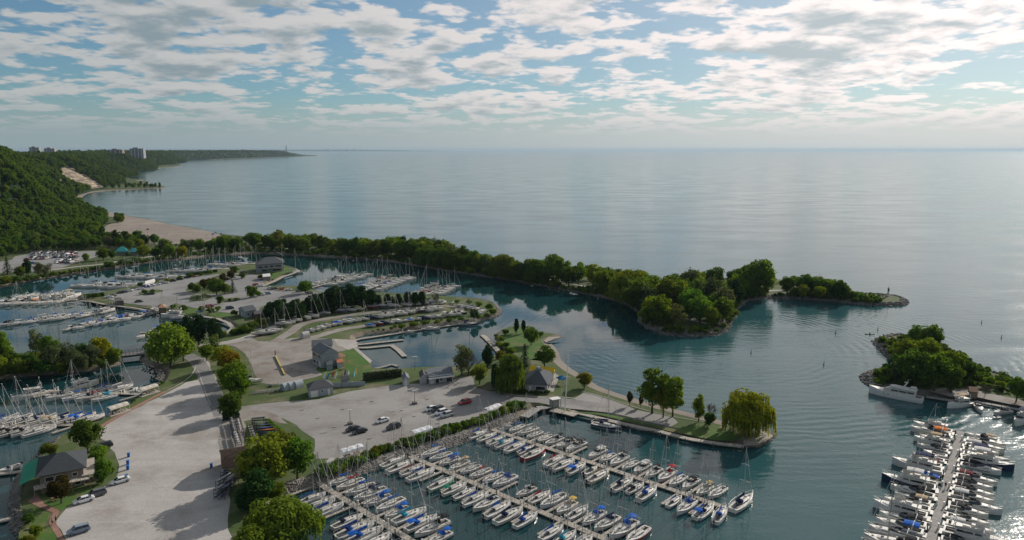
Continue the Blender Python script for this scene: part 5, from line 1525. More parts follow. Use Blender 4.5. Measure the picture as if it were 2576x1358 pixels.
marina('first eastern club dock beside the round tree', W0(780, 724), W0(905, 690), [(-1, '_skosshsksosskn', 0, 2.0, 'shore, car-park side of the round-tree dock'), (1, '_ssskhsnkssrshs', 0, 2.0, 'shore, outer side of the round-tree dock')], 6.2, math.radians(10), (8.5, 11), EG, '', detail=0, fingers=False)
marina('middle eastern club dock behind the conifers', W0(905, 734), W0(1012, 697), [(-1, 'hhbbssskssnskb', 0, 2.0, 'shore, west side of the conifer dock'), (1, 'sbbskrkkssRsns', 0, 2.0, 'shore, east side of the conifer dock')], 6.2, math.radians(5), (8.5, 11), EG, '', detail=0, fingers=False)
marina('outermost eastern club dock behind the cedars', W0(1062, 744), W0(1128, 716), [(-1, 'ssnssksbs', 0, 2.0, 'shore, west side of the cedar dock'), (1, 'ssRkFsskb', 0, 2.0, 'shore, east side of the cedar dock')], 6.2, math.radians(5), (8.5, 11), EG, '', detail=0, fingers=False)
# single moored boats
for c, x, y, hd, ln, wh in [('s', 742, 688, 20, 11, 'moored along the yacht club promenade'), ('D', 1525, 1076, -28, 9.5, 'moored along the promenade boardwalk'), ('D', 1178, 818, 8, 9.5, 'at the outer end of the launch dock'), ('s', 1083, 829, 8, 9, 'midway along the launch dock'), ('o', 1023, 837, 8, 7, 'at the near part of the launch dock'),
                           ('e', 1812, 1300, 60, 8.6, 'nearest boat at the tip of the outer dock'), ('n', 1776, 1291, 50, 8.2, 'second boat from the tip of the outer dock'), ('x', 1338, 1044, 20, 4.0, 'in the corner below the lookout deck'), ('x', 1318, 1047, 60, 3.6, 'beside the riprap at the head of the marina'), ('x', 830, 1256, 20, 4.2, 'at the shore end of the willow dock'),
                           ('x', 1470, 1340, 60, 3.0, 'floating as a tender behind the red-hulled sailboat'), ('v', 2412, 1022, 200, 11, 'moored stern-to by the breakwater yard'), ('p', 2462, 1030, 250, 8, 'beside the breakwater quay'), ('o', 2520, 1040, 200, 8, 'lying along the breakwater quay'), ('F', 2568, 1062, 220, 11, 'near the eastern breakwater quay'),
                           ('x', 2506, 1052, 200, 3.4, 'floating as a tender off the breakwater quay')]:
    q = G(x, y, 0.0); boat(c, q, math.radians(hd), ln, wh, None, 2)


# the large white motor yacht lying alongside the breakwater
def big_yacht():
    a = G(2190, 988, 0); b = G(2318, 1012, 0); c = (a + b) / 2; ang = math.atan2(a.y - b.y, a.x - b.x)
    r = root('motor_yacht', (c.x, c.y, 0), ang, 'large white motor yacht moored alongside the breakwater rocks', 'motorboat', None, (a - b).length / 21.0 * 1.05)
    st = [(-10.5, 2.5, 2.0, .9), (-6, 2.7, 2.1, 1), (-1, 2.75, 2.3, 1.05), (4, 2.45, 2.7, 1), (7.5, 1.6, 3.1, .75), (9.6, 0.7, 3.4, .4), (10.8, 0.06, 3.6, .1)]
    put('hull', MB().loft(hull_rings(st, -.8), True, True, False).mesh('hull', M['gel']), r, color=CW['white'])
    dk, ck = deck_mb(st, (-10, -7.6), 2.0, 1.1); put('deck', dk.mesh('deck', M['deckp']), r); put('cockpit', ck.mesh('cockpit', M['cockpit']), r)
    put('deckhouse', house(MB(), [(-7.6, 2.2, 2.1, 4.6), (-1, 2.2, 2.3, 4.7), (2.4, 1.9, 2.6, 4.5), (5.2, 1.3, 2.85, 3.2), (7, .7, 3.0, 3.15)]).mesh('deckhouse', M['deckp']), r)
    for s in (1, -1):
        for x0, x1 in ((-7.2, -4.6), (-4.3, -1.4), (-1.1, 1.6)): put('window', MB().add([(x0, s * 2.13, 3.3), (x1, s * 2.13, 3.35), (x1, s * 2.02, 4.1), (x0, s * 2.02, 4.05)], [(0, 1, 2, 3)]).mesh('window', M['dark']), r)
        for x in (2.5, 4.2, 5.8): put('porthole', MB().box((x, s * (2.56 - .13 * (x - 2.5) - .03 * (x - 2.5) ** 2), 1.7), (0.7, 0.12, 0.3)).mesh('porthole', M['dark']), r)
    put('windscreen', MB().add([(2.7, 1.7, 4.35), (2.7, -1.7, 4.35), (5.0, -1.15, 3.3), (5.0, 1.15, 3.3)], [(0, 1, 2, 3)]).mesh('windscreen', M['dark']), r)
    fb = house(MB(), [(-8.0, 2.2, 4.65, 5.0), (0.5, 2.0, 4.75, 5.5), (2.3, 1.3, 4.7, 5.3)]); fb.box((-6.6, 0, 5.5), (2.2, 2.0, 1.1)); put('flybridge', fb.mesh('flybridge', M['deckp']), r)
    ar = MB().path([(-2.5, 2.0, 5.0), (-4.0, 1.5, 7.2), (-4.0, -1.5, 7.2), (-2.5, -2.0, 5.0)], .2, 5); ar.tube((-4, 0, 7.2), (-4.3, 0, 9.0), .1); ar.box((-3.6, 0, 7.5), (1.4, .5, .3)); put('radar_arch', ar.mesh('radar_arch', M['white']), r)
    for s in (1, -1): put('guard_rail', MB().path([(1, s * 2.6, 3.4), (5, s * 2.2, 3.8), (8.5, s * 1.1, 4.2), (10.8, 0, 4.4)], .045, 3).mesh('guard_rail', M['alu']), r)


big_yacht()

# fixed walkways, promenades, launch docks
def walkway(label, pts, wid, z=0.55, mat='timber', name='boardwalk', posts=0, seg=2.4, rail=False, z1=None):
    r = tag(put(name, None), label, 'dock', None)
    w = [G(x, y, z) for x, y in pts]
    for a, b in zip(w, w[1:]): dock_run(r, a, b, wid, z, seg, mat)
    if posts:
        for a, b in zip(w, w[1:]):
            L = (b - a).length; d = (b - a).normalized(); k = 0.5; sd = Vector((-d.y, d.x, 0))
            while k < L:
                for s in ((1, -1) if posts > 1 else (1,)):
                    p = a + d * k + sd * s * (wid / 2 + .1); put('pile', PILE, r, (p.x, p.y, z - 1.6 if not rail else z - .9))
                k += 8
    return r


walkway('weathered boardwalk along the edge of the sandy point', [(1872, 1122), (1800, 1114), (1732, 1103), (1650, 1082), (1572, 1066), (1500, 1049), (1450, 1037)], 2.0, 1.15, 'timber', posts=1)
walkway('wide pale deck at the head of the promenade', [(1452, 1042), (1430, 1036), (1388, 1028)], 4.6, 1.18, 'timber')
walkway('timber lookout deck in the marina corner', [(1385, 1022), (1352, 1026), (1318, 1048)], 3.2, 1.12, 'timber2')
walkway('long launch dock below the boat storage yard', [(868, 862), (905, 852), (965, 843), (1048, 830), (1165, 813)], 1.9, 0.55, 'timber', posts=1)
walkway('straight timber dock beside the boat ramp', [(882, 868), (915, 865), (1014, 854)], 1.9, 0.5, 'timber', posts=1)
walkway('elbow-shaped floating dock in the launch basin', [(900, 874), (926, 874), (985, 868)], 2.0, 0.5, 'timber', posts=1)
walkway('slanting leg of the elbow dock in the launch basin', [(984, 867), (1002, 880), (1018, 896)], 2.2, 0.52, 'timber')
walkway('diagonal dock on the east side of the launch basin', [(1214, 842), (1235, 862), (1262, 892)], 2.4, 0.5, 'timber', posts=2)
walkway('small crooked jetty behind the hedge', [(942, 926), (965, 922), (985, 916), (1000, 920)], 1.4, 0.45, 'timber2')
walkway('pale seawall walk along the yacht club peninsula', [(196, 755), (230, 758), (273, 767), (332, 773), (377, 781), (416, 784), (445, 789)], 1.6, 1.4, 'timber', name='seawall_walk')
walkway('curved quay walk round the small inlet', [(508, 795), (549, 801), (575, 812), (586, 824), (570, 838)], 2.0, 1.42, 'timber', name='seawall_walk')
walkway('yacht club promenade walk by the lawn', [(752, 679), (738, 687), (711, 696), (690, 707), (660, 719)], 1.9, 1.42, 'timber', name='seawall_walk')
walkway('narrow footbridge boardwalk below the grassy knoll', [(1258, 862), (1245, 866), (1238, 867)], 1.2, 1.0, 'timber2')
walkway('quay walk on the inner side of the breakwater', [(2330, 997), (2400, 1008), (2470, 1012), (2545, 1026), (2640, 1044)], 1.8, 0.9, 'timber2')


# ------------------------------------------------------------------ boats laid up in the storage yard
def trailer_meshes():
    fr = MB().box((0, .55, .55), (5.6, .1, .12)).box((0, -.55, .55), (5.6, .1, .12)).tube((2.7, .5, .55), (4.4, 0, .5), .06).tube((2.7, -.5, .55), (4.4, 0, .5), .06)
    for x in (-2.4, -.8, .8, 2.4): fr.box((x, 0, .55), (.1, 1.2, .1)).box((x, .75, .85), (.12, .1, .7)).box((x, -.75, .85), (.12, .1, .7))
    fr.tube((4.2, 0, .5), (4.2, 0, 0), .05)
    return fr.mesh('trailer_frame', M['steel']), MB().tube((0, -.1, 0), (0, .1, 0), .32, .32, 10).mesh('wheel', M['black'])


TRF, TRW = trailer_meshes()


def trailer(p, head, label, group, s=1.0):
    r = root('boat_trailer', p, head, label, 'trailer', group, s)
    put('frame', TRF, r)
    for x in (-.9, -.2):
        for y in (-.95, .95): put('wheel', TRW, r, (x, y, .32))
    return r


def yard_row(line, codes, lens, where, head=None, spacing=None, mast=True):
    w = [G(x, y) for x, y in line]; L = [0]
    for a, b in zip(w, w[1:]): L.append(L[-1] + (b - a).length)
    n = len(codes)
    for i, c in enumerate(codes):
        if c == '_': continue
        t = L[-1] * (i + .5) / n
        j = max(k for k in range(len(w) - 1) if L[k] <= t)
        d = (w[j + 1] - w[j]).normalized(); p = w[j] + d * (t - L[j]) + Vector((R.uniform(-.6, .6), R.uniform(-.6, .6), 0))
        ln = R.uniform(*lens) * (0.8 if CODE[c][0] == 'runabout' else 1)
        hd = (head if head is not None else math.atan2(d.y, d.x)) + R.uniform(-.15, .15)
        boat(c, p, hd, ln, '%s in the %s' % (ordn(i), where), 'boats laid up in the storage yard', 1, LZ + 0.95 * ln / 8.5, mast and R.random() < 0.65)
        trailer(p, hd, 'boat trailer under the %s boat in the %s' % (ordn(i), where), 'boat trailers in the storage yard', ln / 8.5)


yard_row([(650, 846), (700, 835)], 'sds', (7, 8.5), 'row at the storage yard entrance', math.radians(20))
yard_row([(705, 822), (760, 806), (815, 792), (900, 782), (960, 776), (1060, 767), (1110, 762)], 'slsosDs_Dst_jDs_nssDs', (7, 9.2), 'row against the dark conifers', math.radians(-8))
yard_row([(1060, 757 + 8), (1090, 765), (1125, 764), (1145, 762)], 'ossx', (5, 6.5), 'row at the head of the yard', math.radians(75))
yard_row([(1150, 772), (1185, 778), (1215, 786), (1200, 796)], 'ssbRhcf', (6, 7.5), 'row at the yard tip', math.radians(-5))
yard_row([(770, 838), (840, 820), (880, 812), (960, 800), (1030, 790), (1110, 780)], 'lxclxmsblGzlskshsjKosh', (6, 8.2), 'row between the yard lanes', math.radians(-12))
yard_row([(925, 824), (960, 818), (1000, 812), (1050, 806), (1085, 802), (1140, 796), (1165, 792)], 'mjzxcxmxzss_hoK', (5.5, 7.8), 'row along the launch bank', math.radians(-10))
for i, (x, y, c, hd, ln) in enumerate([(632, 966, 'n', 15, 8.0), (1005, 944, 'x', 20, 3.4)]):
    p = G(x, y); boat(c, p, math.radians(hd), ln, ['parked ashore beside the grey clubhouse yard', 'pulled up on grass by the long hedge'][i], None, 1, LZ + (.8 if i == 0 else .1))

# ------------------------------------------------------------------ buildings
def quadw(cD, z): return [G(x, y, z) for x, y in cD]


def wall_mesh(q, z0, z1):
    return MB().prism([(p.x, p.y) for p in q], z0, z1)


def gable_roof(q, z, rise, th=0.14, gambrel=0.0, axis=0):
    """q: FL FR BR BL at eave level; the ridge joins the middles of the left and right sides (axis 0) or of front and back"""
    a, b, c, d = q if axis == 0 else (q[1], q[2], q[3], q[0])
    m1 = (a + d) / 2; m2 = (b + c) / 2
    slopes = []
    for e1, e2, r1, r2 in ((a, b, m1, m2), (c, d, m2, m1)):
        mb = MB(); E1 = Vector((e1.x, e1.y, z)); E2 = Vector((e2.x, e2.y, z)); R1 = Vector((r1.x, r1.y, z + rise)); R2 = Vector((r2.x, r2.y, z + rise))
        if gambrel:
            K1 = E1.lerp(R1, .42) + Vector((0, 0, rise * gambrel)); K2 = E2.lerp(R2, .42) + Vector((0, 0, rise * gambrel))
            for p1, p2, p3, p4 in ((E1, E2, K2, K1), (K1, K2, R2, R1)):
                u = Vector((0, 0, th)); mb.add([p1, p2, p3, p4, p1 + u, p2 + u, p3 + u, p4 + u], [(0, 3, 2, 1), (4, 5, 6, 7), (0, 1, 5, 4), (1, 2, 6, 5), (2, 3, 7, 6), (3, 0, 4, 7)])
        else:
            u = Vector((0, 0, th)); mb.add([E1, E2, R2, R1, E1 + u, E2 + u, R2 + u, R1 + u], [(0, 3, 2, 1), (4, 5, 6, 7), (0, 1, 5, 4), (1, 2, 6, 5), (2, 3, 7, 6), (3, 0, 4, 7)])
        slopes.append(mb)
    gb = MB()
    for e1, e2, r in ((d, a, m1), (b, c, m2)):
        c_ = (a + b + c + d) / 4
        f = lambda p, zz: (p.x + (c_.x - p.x) * .05, p.y + (c_.y - p.y) * .05, zz)
        gb.add([f(e1, z - .05), f(e2, z - .05), f(r, z + rise - .05)], [(0, 1, 2)])
    return slopes, gb


def hip_roof(q, z, rise, k=0.28, th=0.12, axis=0):
    a, b, c, d = q if axis == 0 else (q[1], q[2], q[3], q[0])
    m1 = (a + d) / 2; m2 = (b + c) / 2
    r1 = m1.lerp(m2, k); r2 = m2.lerp(m1, k)
    V = lambda p, zz: Vector((p.x, p.y, zz))
    out = []
    for pts in ((V(a, z), V(b, z), V(r2, z + rise), V(r1, z + rise)), (V(b, z), V(c, z), V(r2, z + rise)), (V(c, z), V(d, z), V(r1, z + rise), V(r2, z + rise)), (V(d, z), V(a, z), V(r1, z + rise))):
        n = len(pts); u = Vector((0, 0, th)); mb = MB()
        mb.add(list(pts) + [p + u for p in pts], [tuple(range(n - 1, -1, -1)), tuple(range(n, 2 * n))] + [(i, (i + 1) % n, n + (i + 1) % n, n + i) for i in range(n)])
        out.append(mb)
    return out


def shrink(q, m):
    c = sum(q, Vector()) / 4
    return [p + (c - p).normalized() * m for p in q]


def on_wall(r, name, p1, p2, f0, f1, z0, z1, mat, color=None, proud=0.06, frame=True):
    """an opening on the wall from p1 to p2 between fractions f0..f1; frame is its sub-part"""
    d = (p2 - p1); d.z = 0; L = d.length; d.normalize(); nn = Vector((d.y, -d.x, 0))
    a = p1 + d * L * f0; w_ = L * (f1 - f0); ang = math.atan2(d.y, d.x); c = a + d * w_ / 2 + nn * proud / 2
    o = put(name, MB().box((0, 0, 0), (w_, proud, z1 - z0)).mesh(name, M[mat]), r, (c.x, c.y, (z0 + z1) / 2), ang, color=color)
    if frame:
        fm = MB()
        for s in (1, -1): fm.box((s * w_ / 2, -.03, 0), (0.1, proud + .06, z1 - z0 + .16)).box((0, -.03, s * (z1 - z0) / 2), (w_ + .1, proud + .06, 0.1))
        put('frame', fm.mesh('frame', M['white']), o)
    return o


def building(name, label, corners, eave, roof, rise, wallc, roofc, over=0.5, base=LZ, axis=0, gambrel=0.0, k=0.28, opens=(), cat='building'):
    q = quadw(corners, base + eave)
    if (q[1] - q[0]).cross(q[2] - q[1]).z < 0: print('winding', name)
    wq = shrink(q, over * 1.3)
    r = tag(put(name, None), label, cat)
    put('wall', wall_mesh(wq, base - .2, base + eave).mesh('wall', M['siding']), r, color=wallc)
    z = base + eave
    if roof == 'hip':
        for mb in hip_roof(q, z, rise, k, axis=axis): put('roof_slope', mb.mesh('roof_slope', M['roofing']), r, color=roofc)
    elif roof == 'gable':
        sl, gb = gable_roof(q, z, rise, gambrel=gambrel, axis=axis)
        for mb in sl: put('roof_slope', mb.mesh('roof_slope', M['roofing']), r, color=roofc)
        put('gable', gb.mesh('gable', M['siding']), r, color=wallc)
    elif roof == 'shed':
        V = [Vector((q[0].x, q[0].y, z - .3)), Vector((q[1].x, q[1].y, z - .3)), Vector((q[2].x, q[2].y, z + rise)), Vector((q[3].x, q[3].y, z + rise))]; u = Vector((0, 0, .12))
        put('roof_slope', MB().add(V + [p + u for p in V], [(0, 3, 2, 1), (4, 5, 6, 7), (0, 1, 5, 4), (1, 2, 6, 5), (2, 3, 7, 6), (3, 0, 4, 7)]).mesh('roof_slope', M['roofing']), r, color=roofc)
    else:
        put('roof', wall_mesh(q, z, z + .25).mesh('roof', M['roofing']), r, color=roofc)
    for wl, nm, f0, f1, z0, z1, mat, col in opens:
        on_wall(r, nm, wq[wl], wq[(wl + 1) % 4], f0, f1, base + z0, base + z1, mat, col)
    return r, q, wq


GREYROOF = (0.17, 0.18, 0.19); DARKROOF = (0.055, 0.062, 0.068)
# waterside clubhouse with the green awning
r, q, wq = building('waterside_clubhouse', 'two-storey clubhouse with dark tiled hip roof and green awning', [(88, 1202), (218, 1177), (219, 1130), (97, 1151)], 4.9, 'hip', 2.7, (0.24, 0.19, 0.155), DARKROOF, 1.0, k=0.42,
                    opens=[(0, 'window', .12, .32, 2.9, 4.1, 'dark', None), (0, 'window', .36, .56, 2.9, 4.1, 'dark', None), (0, 'window', .74, .86, 3.0, 4.0, 'dark', None), (0, 'door', .62, .70, 0.1, 2.2, 'wood', None), (0, 'window', .78, .92, .7, 1.8, 'dark', None), (1, 'window', .2, .35, 3.0, 4.0, 'dark', None),
                           (3, 'window', .2, .45, 2.9, 4.1, 'dark', None), (3, 'window', .55, .8, 2.9, 4.1, 'dark', None), (1, 'window', .55, .7, 3.0, 4.0, 'dark', None)])
aw = MB(); a, d = q[0], q[3]; out = (q[0] - q[1]).normalized() * 3.4; n = 12
for i in range(n):
    p1 = a.lerp(d, i / n); p2 = a.lerp(d, (i + 1) / n); o1 = p1 + out; o2 = p2 + out; m = (o1 + o2) / 2 + Vector((0, 0, -1.05))
    hi = lambda p: Vector((p.x, p.y, q[0].z + .15)); lo = lambda p: Vector((p.x, p.y, q[0].z - 1.25))
    mid = (p1 + p2) / 2; mo = (o1 + o2) / 2
    aw.add([hi(p1), hi(p2), lo(o2), lo(o1), hi(mid) + Vector((0, 0, .12)), lo(mo) + Vector((0, 0, .12))], [(0, 3, 5, 4), (4, 5, 2, 1)])
put('awning', aw.mesh('awning', M['obj']), r, color=(0.0, 0.22, 0.125))
bal = MB(); w0, w1 = wq[0], wq[1]; dd = (w1 - w0).normalized(); nn = Vector((dd.y, -dd.x, 0))
for p, s in ((w0, w1),):
    c = (p + s) / 2 + nn * 1.2; bal.box((c.x, c.y, LZ + 2.4), ((s - p).length + 2.5, 2.4, .22), math.atan2(dd.y, dd.x))
put('balcony', bal.mesh('balcony', M['timber']), r)
rail = MB(); c0 = w0 - dd * 1.2 + nn * 2.3; c1 = w1 + dd * 1.2 + nn * 2.3
rail.path([(c0.x, c0.y, LZ + 3.4), (c1.x, c1.y, LZ + 3.4)], .06)
for i in range(13):
    p = c0.lerp(c1, i / 12); rail.tube((p.x, p.y, LZ + (0 if i % 4 == 0 else 2.4)), (p.x, p.y, LZ + 3.4), .06, .06, 4)
put('railing', rail.mesh('railing', M['timber2']), r)
c2 = wq[1].lerp(wq[2], .5); put('terrace_roof', MB().box((0, 0, 0), ((wq[2] - wq[1]).length, 2.8, .18), math.atan2((wq[2] - wq[1]).y, (wq[2] - wq[1]).x)).mesh('terrace_roof', M['timber']), r, (c2.x + 1.2, c2.y - .2, LZ + 2.9))

r, q, wq = building('storage_shed', 'cream storage shed with brown barn roof by the gravel lot', [(558, 1179), (628, 1167), (620, 1126), (552, 1138)], 3.3, 'gable', 2.6, (0.42, 0.36, 0.27), (0.058, 0.038, 0.030), 0.3, gambrel=0.16, opens=[(3, 'door', .35, .65, 0, 2.6, 'wood', None), (0, 'window', .1, .2, 1.2, 2.2, 'dark', None), (0, 'window', .5, .6, 1.2, 2.2, 'dark', None)])
put('roof_vent', MB().tube((0, 0, 0), (0, 0, .7), .12).box((0, 0, .75), (.4, .4, .1)).mesh('roof_vent', M['rust']), r, ((q[0] + q[3]).x / 2 + 4, (q[0] + q[3]).y / 2, LZ + 5.6))

# grey two-storey boating club with two gables
CG = (0.33, 0.365, 0.38)
r, q, wq = building('boating_club_house', 'grey two-storey boating club house with gabled roofs and timber deck', [(809, 892), (854, 886), (829, 872), (782, 879)], 5.6, 'gable', 2.3, CG, GREYROOF, 0.4, axis=1,
                    opens=[(3, 'window', .08, .42, 3.4, 5.0, 'dark', None), (3, 'window', .55, .9, 3.4, 5.0, 'dark', None), (3, 'window', .1, .35, .8, 2.0, 'dark', None), (3, 'window', .45, .6, .8, 2.0, 'dark', None), (0, 'window', .35, .43, 3.9, 4.6, 'dark', None), (0, 'window', .62, .70, 3.9, 4.6, 'dark', None), (3, 'door', .7, .82, 0, 2.1, 'white', None),
                           (1, 'window', .1, .4, 3.4, 4.8, 'dark', None), (1, 'door', .5, .7, 2.7, 4.8, 'dark', None)])
q2 = quadw([(783, 873), (838, 868), (832, 859), (786, 863)], LZ + 6.3); wq2 = shrink(q2, .5)
put('wall', wall_mesh(wq2, LZ, LZ + 6.3).mesh('wall', M['siding']), r, color=CG)
sl, gb = gable_roof(q2, LZ + 6.3, 1.9)
for mb in sl: put('roof_slope', mb.mesh('roof_slope', M['roofing']), r, color=GREYROOF)
put('gable', gb.mesh('gable', M['siding']), r, color=CG)
dk = MB(); a, b = wq[1], wq[2]; d = (b - a).normalized(); nn = Vector((d.y, -d.x, 0)); c = a.lerp(b, .55) + nn * 2.2
for i in range(11):
    p = c + nn * (-2.0 + i * .4); dk.box((p.x, p.y, LZ + 2.7), (6.5, .36, .12), math.atan2(d.y, d.x))
put('deck', dk.mesh('deck', M['wood']), r)
st = MB()
for i in range(12):
    p = a + nn * 1.2 - d * (i * .34 - 1.2); st.box((p.x, p.y, LZ + 2.6 - i * .22), (.36, 1.1, .1), math.atan2(d.y, d.x))
for i in range(4):
    p = c + nn * (2.1 if i % 2 else -1) + d * (3 if i > 1 else -3); st.tube((p.x, p.y, LZ), (p.x, p.y, LZ + 3.7), .09)
put('staircase', st.mesh('staircase', M['wood']), r)
# garage
r, q, wq = building('garage', 'pale grey garage with dark hip roof and white doors', [(774, 982), (841, 972), (831, 959), (770, 967)], 2.8, 'hip', 1.9, (0.36, 0.39, 0.42), (0.10, 0.105, 0.11), 0.4, k=0.3,
                    opens=[(0, 'garage_door', .08, .36, 0, 2.2, 'white', None), (0, 'window', .5, .6, 1.4, 2.1, 'dark', None), (0, 'door', .78, .87, 0, 2.1, 'white', None)])
tag(put('panel_fence', MB().box((0, 0, .8), (13, .1, 1.6)).mesh('panel_fence', M['siding']), None, G(872, 972), math.atan2(2.2, 13), color=(.33, .37, .41)), 'pale grey panel fence beside the garage', 'fence')
building('tool_shed', 'small dark-roofed shed behind the grey panel fence', [(858, 958), (880, 955), (877, 946), (856, 949)], 2.3, 'gable', .9, (.24, .26, .28), (.07, .075, .08), .2)
building('garden_shed', 'small shed with orange roof by the club lawn', [(848, 914), (864, 911), (861, 903), (845, 906)], 2.2, 'gable', .8, (.42, .44, .44), (.46, .17, .09), .2)
building('garden_shed', 'small grey shed beside the orange-roofed shed', [(822, 920), (838, 916), (834, 908), (819, 911)], 2.2, 'gable', .9, (.22, .27, .3), (.09, .1, .105), .2)
# sheds along the top of the east lot
r, q, wq = building('boat_rental_shed', 'long white shed with pale metal awning facing the east lot', [(1077, 949), (1141, 941), (1136, 926), (1072, 935)], 2.7, 'shed', 1.0, (0.45, 0.46, 0.46), (0.16, 0.175, 0.19), 0.3,
                    opens=[(0, 'door', .28, .42, 0, 2.2, 'dark', None), (0, 'window', .46, .56, .8, 2.0, 'dark', None), (0, 'door', .72, .98, 0, 2.2, 'dark', None), (0, 'door', .05, .2, 0, 2.1, 'white', None)])
a, b = q[0], q[1]; d = (b - a).normalized(); nn = Vector((d.y, -d.x, 0)); c = (a + b) / 2 + nn * .8
put('awning', MB().box((0, 0, 0), ((b - a).length, 1.8, .1)).mesh('awning', M['alu']), r, (c.x, c.y, LZ + 2.35), math.atan2(d.y, d.x))
building('rental_hut', 'white hut with dark roof joined to the rental shed', [(1056, 950), (1076, 947), (1072, 934), (1053, 937)], 2.5, 'gable', 1.0, (.44, .45, .45), (.09, .095, .1), .25, axis=1)
building('kiosk', 'small white kiosk at the end of the long hedge', [(1013, 956), (1031, 953), (1027, 941), (1010, 944)], 2.4, 'gable', 1.1, (.48, .49, .49), (.17, .18, .19), .25, axis=1, opens=[(0, 'door', .3, .6, 0, 2.0, 'white', None)])
# restaurant pavilion
r, q, wq = building('restaurant_pavilion', 'grey restaurant pavilion with steep hip roof and roof lantern', [(1315, 966), (1379, 970), (1396, 938), (1330, 936)], 2.9, 'hip', 3.6, (0.40, 0.41, 0.41), (0.085, 0.095, 0.105), 0.7, k=0.44, axis=1,
                    opens=[(0, 'window', .5, .92, .9, 2.2, 'dark', None), (0, 'door', .2, .3, 0, 2.1, 'white', None), (1, 'window', .1, .45, .4, 2.2, 'dark', None), (1, 'window', .5, .9, .4, 2.2, 'dark', None)])
c = sum(q, Vector()) / 4
put('roof_lantern', MB().box((0, 0, 0), (1.8, 1.8, .9)).box((0, 0, .6), (1.5, 1.5, .5), taper=.7).mesh('roof_lantern', M['steel']), r, (c.x, c.y, LZ + 6.4), .3)
yq = quadw([(1330, 934), (1392, 941), (1399, 929), (1337, 925)], LZ + 3.4)
tent = tag(put('yellow_marquee', None), 'long yellow marquee behind the grey restaurant roof', 'tent')
sl, gb = gable_roof(yq, LZ + 3.4, 1.5, .06)
for mb in sl: put('canopy', mb.mesh('canopy', M['canvas']), tent, color=(.72, .47, .03))
put('gable', gb.mesh('gable', M['canvas']), tent, color=(.7, .5, .1))
for p in yq: put('post', MB().tube((0, 0, 0), (0, 0, 3.4), .07).mesh('post', M['white']), tent, (p.x, p.y, LZ))
area('terrace', [(1368, 984), (1392, 986), (1407, 948), (1396, 938), (1386, 955)], 'concrete', 0.1, smooth=False, jitter=0)
building('function_hall', 'grey gabled hall half hidden by the dark willow', [(1237, 953), (1310, 957), (1312, 938), (1240, 934)], 3.6, 'gable', 2.2, (.30, .32, .33), (.105, .115, .12), .4)
for nm, lb, pt, col, sz, ht in [('pop_up_tent', 'blue pop-up tent on the grass by the restaurant terrace', (1414, 965), (.03, .19, .36), 3.2, 2.2), ('pop_up_tent', 'small yellow canopy below the dark willow', (1258, 982), (.7, .46, .03), 2.6, 1.8)]:
    t = root(nm, G(*pt), .4, lb, 'tent')
    h = sz / 2
    put('canopy', MB().add([(-h, -h, ht), (h, -h, ht), (h, h, ht), (-h, h, ht), (0, 0, ht + 1.1), (-h, -h, ht - .25), (h, -h, ht - .25), (h, h, ht - .25), (-h, h, ht - .25)], [(0, 1, 4), (1, 2, 4), (2, 3, 4), (3, 0, 4), (5, 6, 1, 0), (6, 7, 2, 1), (7, 8, 3, 2), (8, 5, 0, 3)]).mesh('canopy', M['canvas']), t, color=col)
    for sx in (-1, 1):
        for sy in (-1, 1): put('leg', MB().tube((sx * h, sy * h, 0), (sx * h, sy * h, ht), .05).mesh('leg', M['white']), t)
# yacht club buildings
r, q, wq = building('yacht_club_house', 'large dark-roofed yacht club house at the far lawn', [(640, 667), (716, 661), (712, 651), (648, 655)], 5.8, 'hip', 3.4, (0.24, 0.26, 0.28), (0.072, 0.082, 0.088), 0.9, k=0.34,
                    opens=[(0, 'window', .08, .25, 3.2, 4.6, 'dark', None), (0, 'window', .3, .45, 3.2, 4.6, 'dark', None), (0, 'window', .5, .65, 3.2, 4.6, 'dark', None), (0, 'window', .7, .92, 3.2, 4.6, 'dark', None), (0, 'window', .2, .4, .6, 2.0, 'dark', None), (0, 'window', .6, .9, .5, 2.0, 'dark', None)])
a, b = wq[0], wq[1]; d = (b - a).normalized(); nn = Vector((d.y, -d.x, 0)); c = a.lerp(b, .6) + nn * 1.6
put('balcony', MB().box((0, 0, 0), ((b - a).length * .75, 3.0, .2)).box((0, -1.45, .5), ((b - a).length * .75, .08, .9)).mesh('balcony', M['steel']), r, (c.x, c.y, LZ + 2.9), math.atan2(d.y, d.x))
building('harbour_office', 'small blue-grey harbour office with dark gable roof', [(616, 785), (646, 779), (628, 771), (598, 776)], 3.2, 'gable', 1.7, (.30, .35, .38), (.085, .095, .105), .4, axis=0, opens=[(0, 'window', .15, .35, 1, 2.2, 'dark', None), (3, 'door', .4, .55, 0, 2.1, 'white', None), (0, 'door', .6, .72, 0, 2.1, 'dark', None)])
building('lean_to_shed', 'brown timber lean-to beside the harbour office', [(640, 792), (668, 788), (662, 780), (638, 783)], 2.3, 'flat', .5, (.13, .1, .08), (.08, .08, .085), .1)
building('picnic_shelter', 'grey-roofed picnic shelter on the peninsula lawn', [(290, 757), (312, 757), (309, 750), (288, 750)], 2.4, 'hip', 1.2, (.13, .11, .1), (.2, .18, .16), .4)
building('gazebo', 'gazebo with pale orange roof on the seawall', [(398, 775), (419, 774), (416, 767), (397, 768)], 2.6, 'hip', 1.4, (.17, .13, .1), (.42, .25, .16), .4, k=.49)
building('bait_hut', 'white-roofed hut beside the yacht club lawn', [(661, 697), (681, 695), (678, 688), (660, 690)], 2.4, 'gable', 1.0, (.25, .22, .2), (.66, .66, .64), .3)
building('dock_tent', 'white tent at the edge of the yacht club car park', [(366, 715), (391, 708), (388, 704), (364, 710)], 2.3, 'gable', 1.2, (.5, .5, .5), (.62, .6, .56), .3)
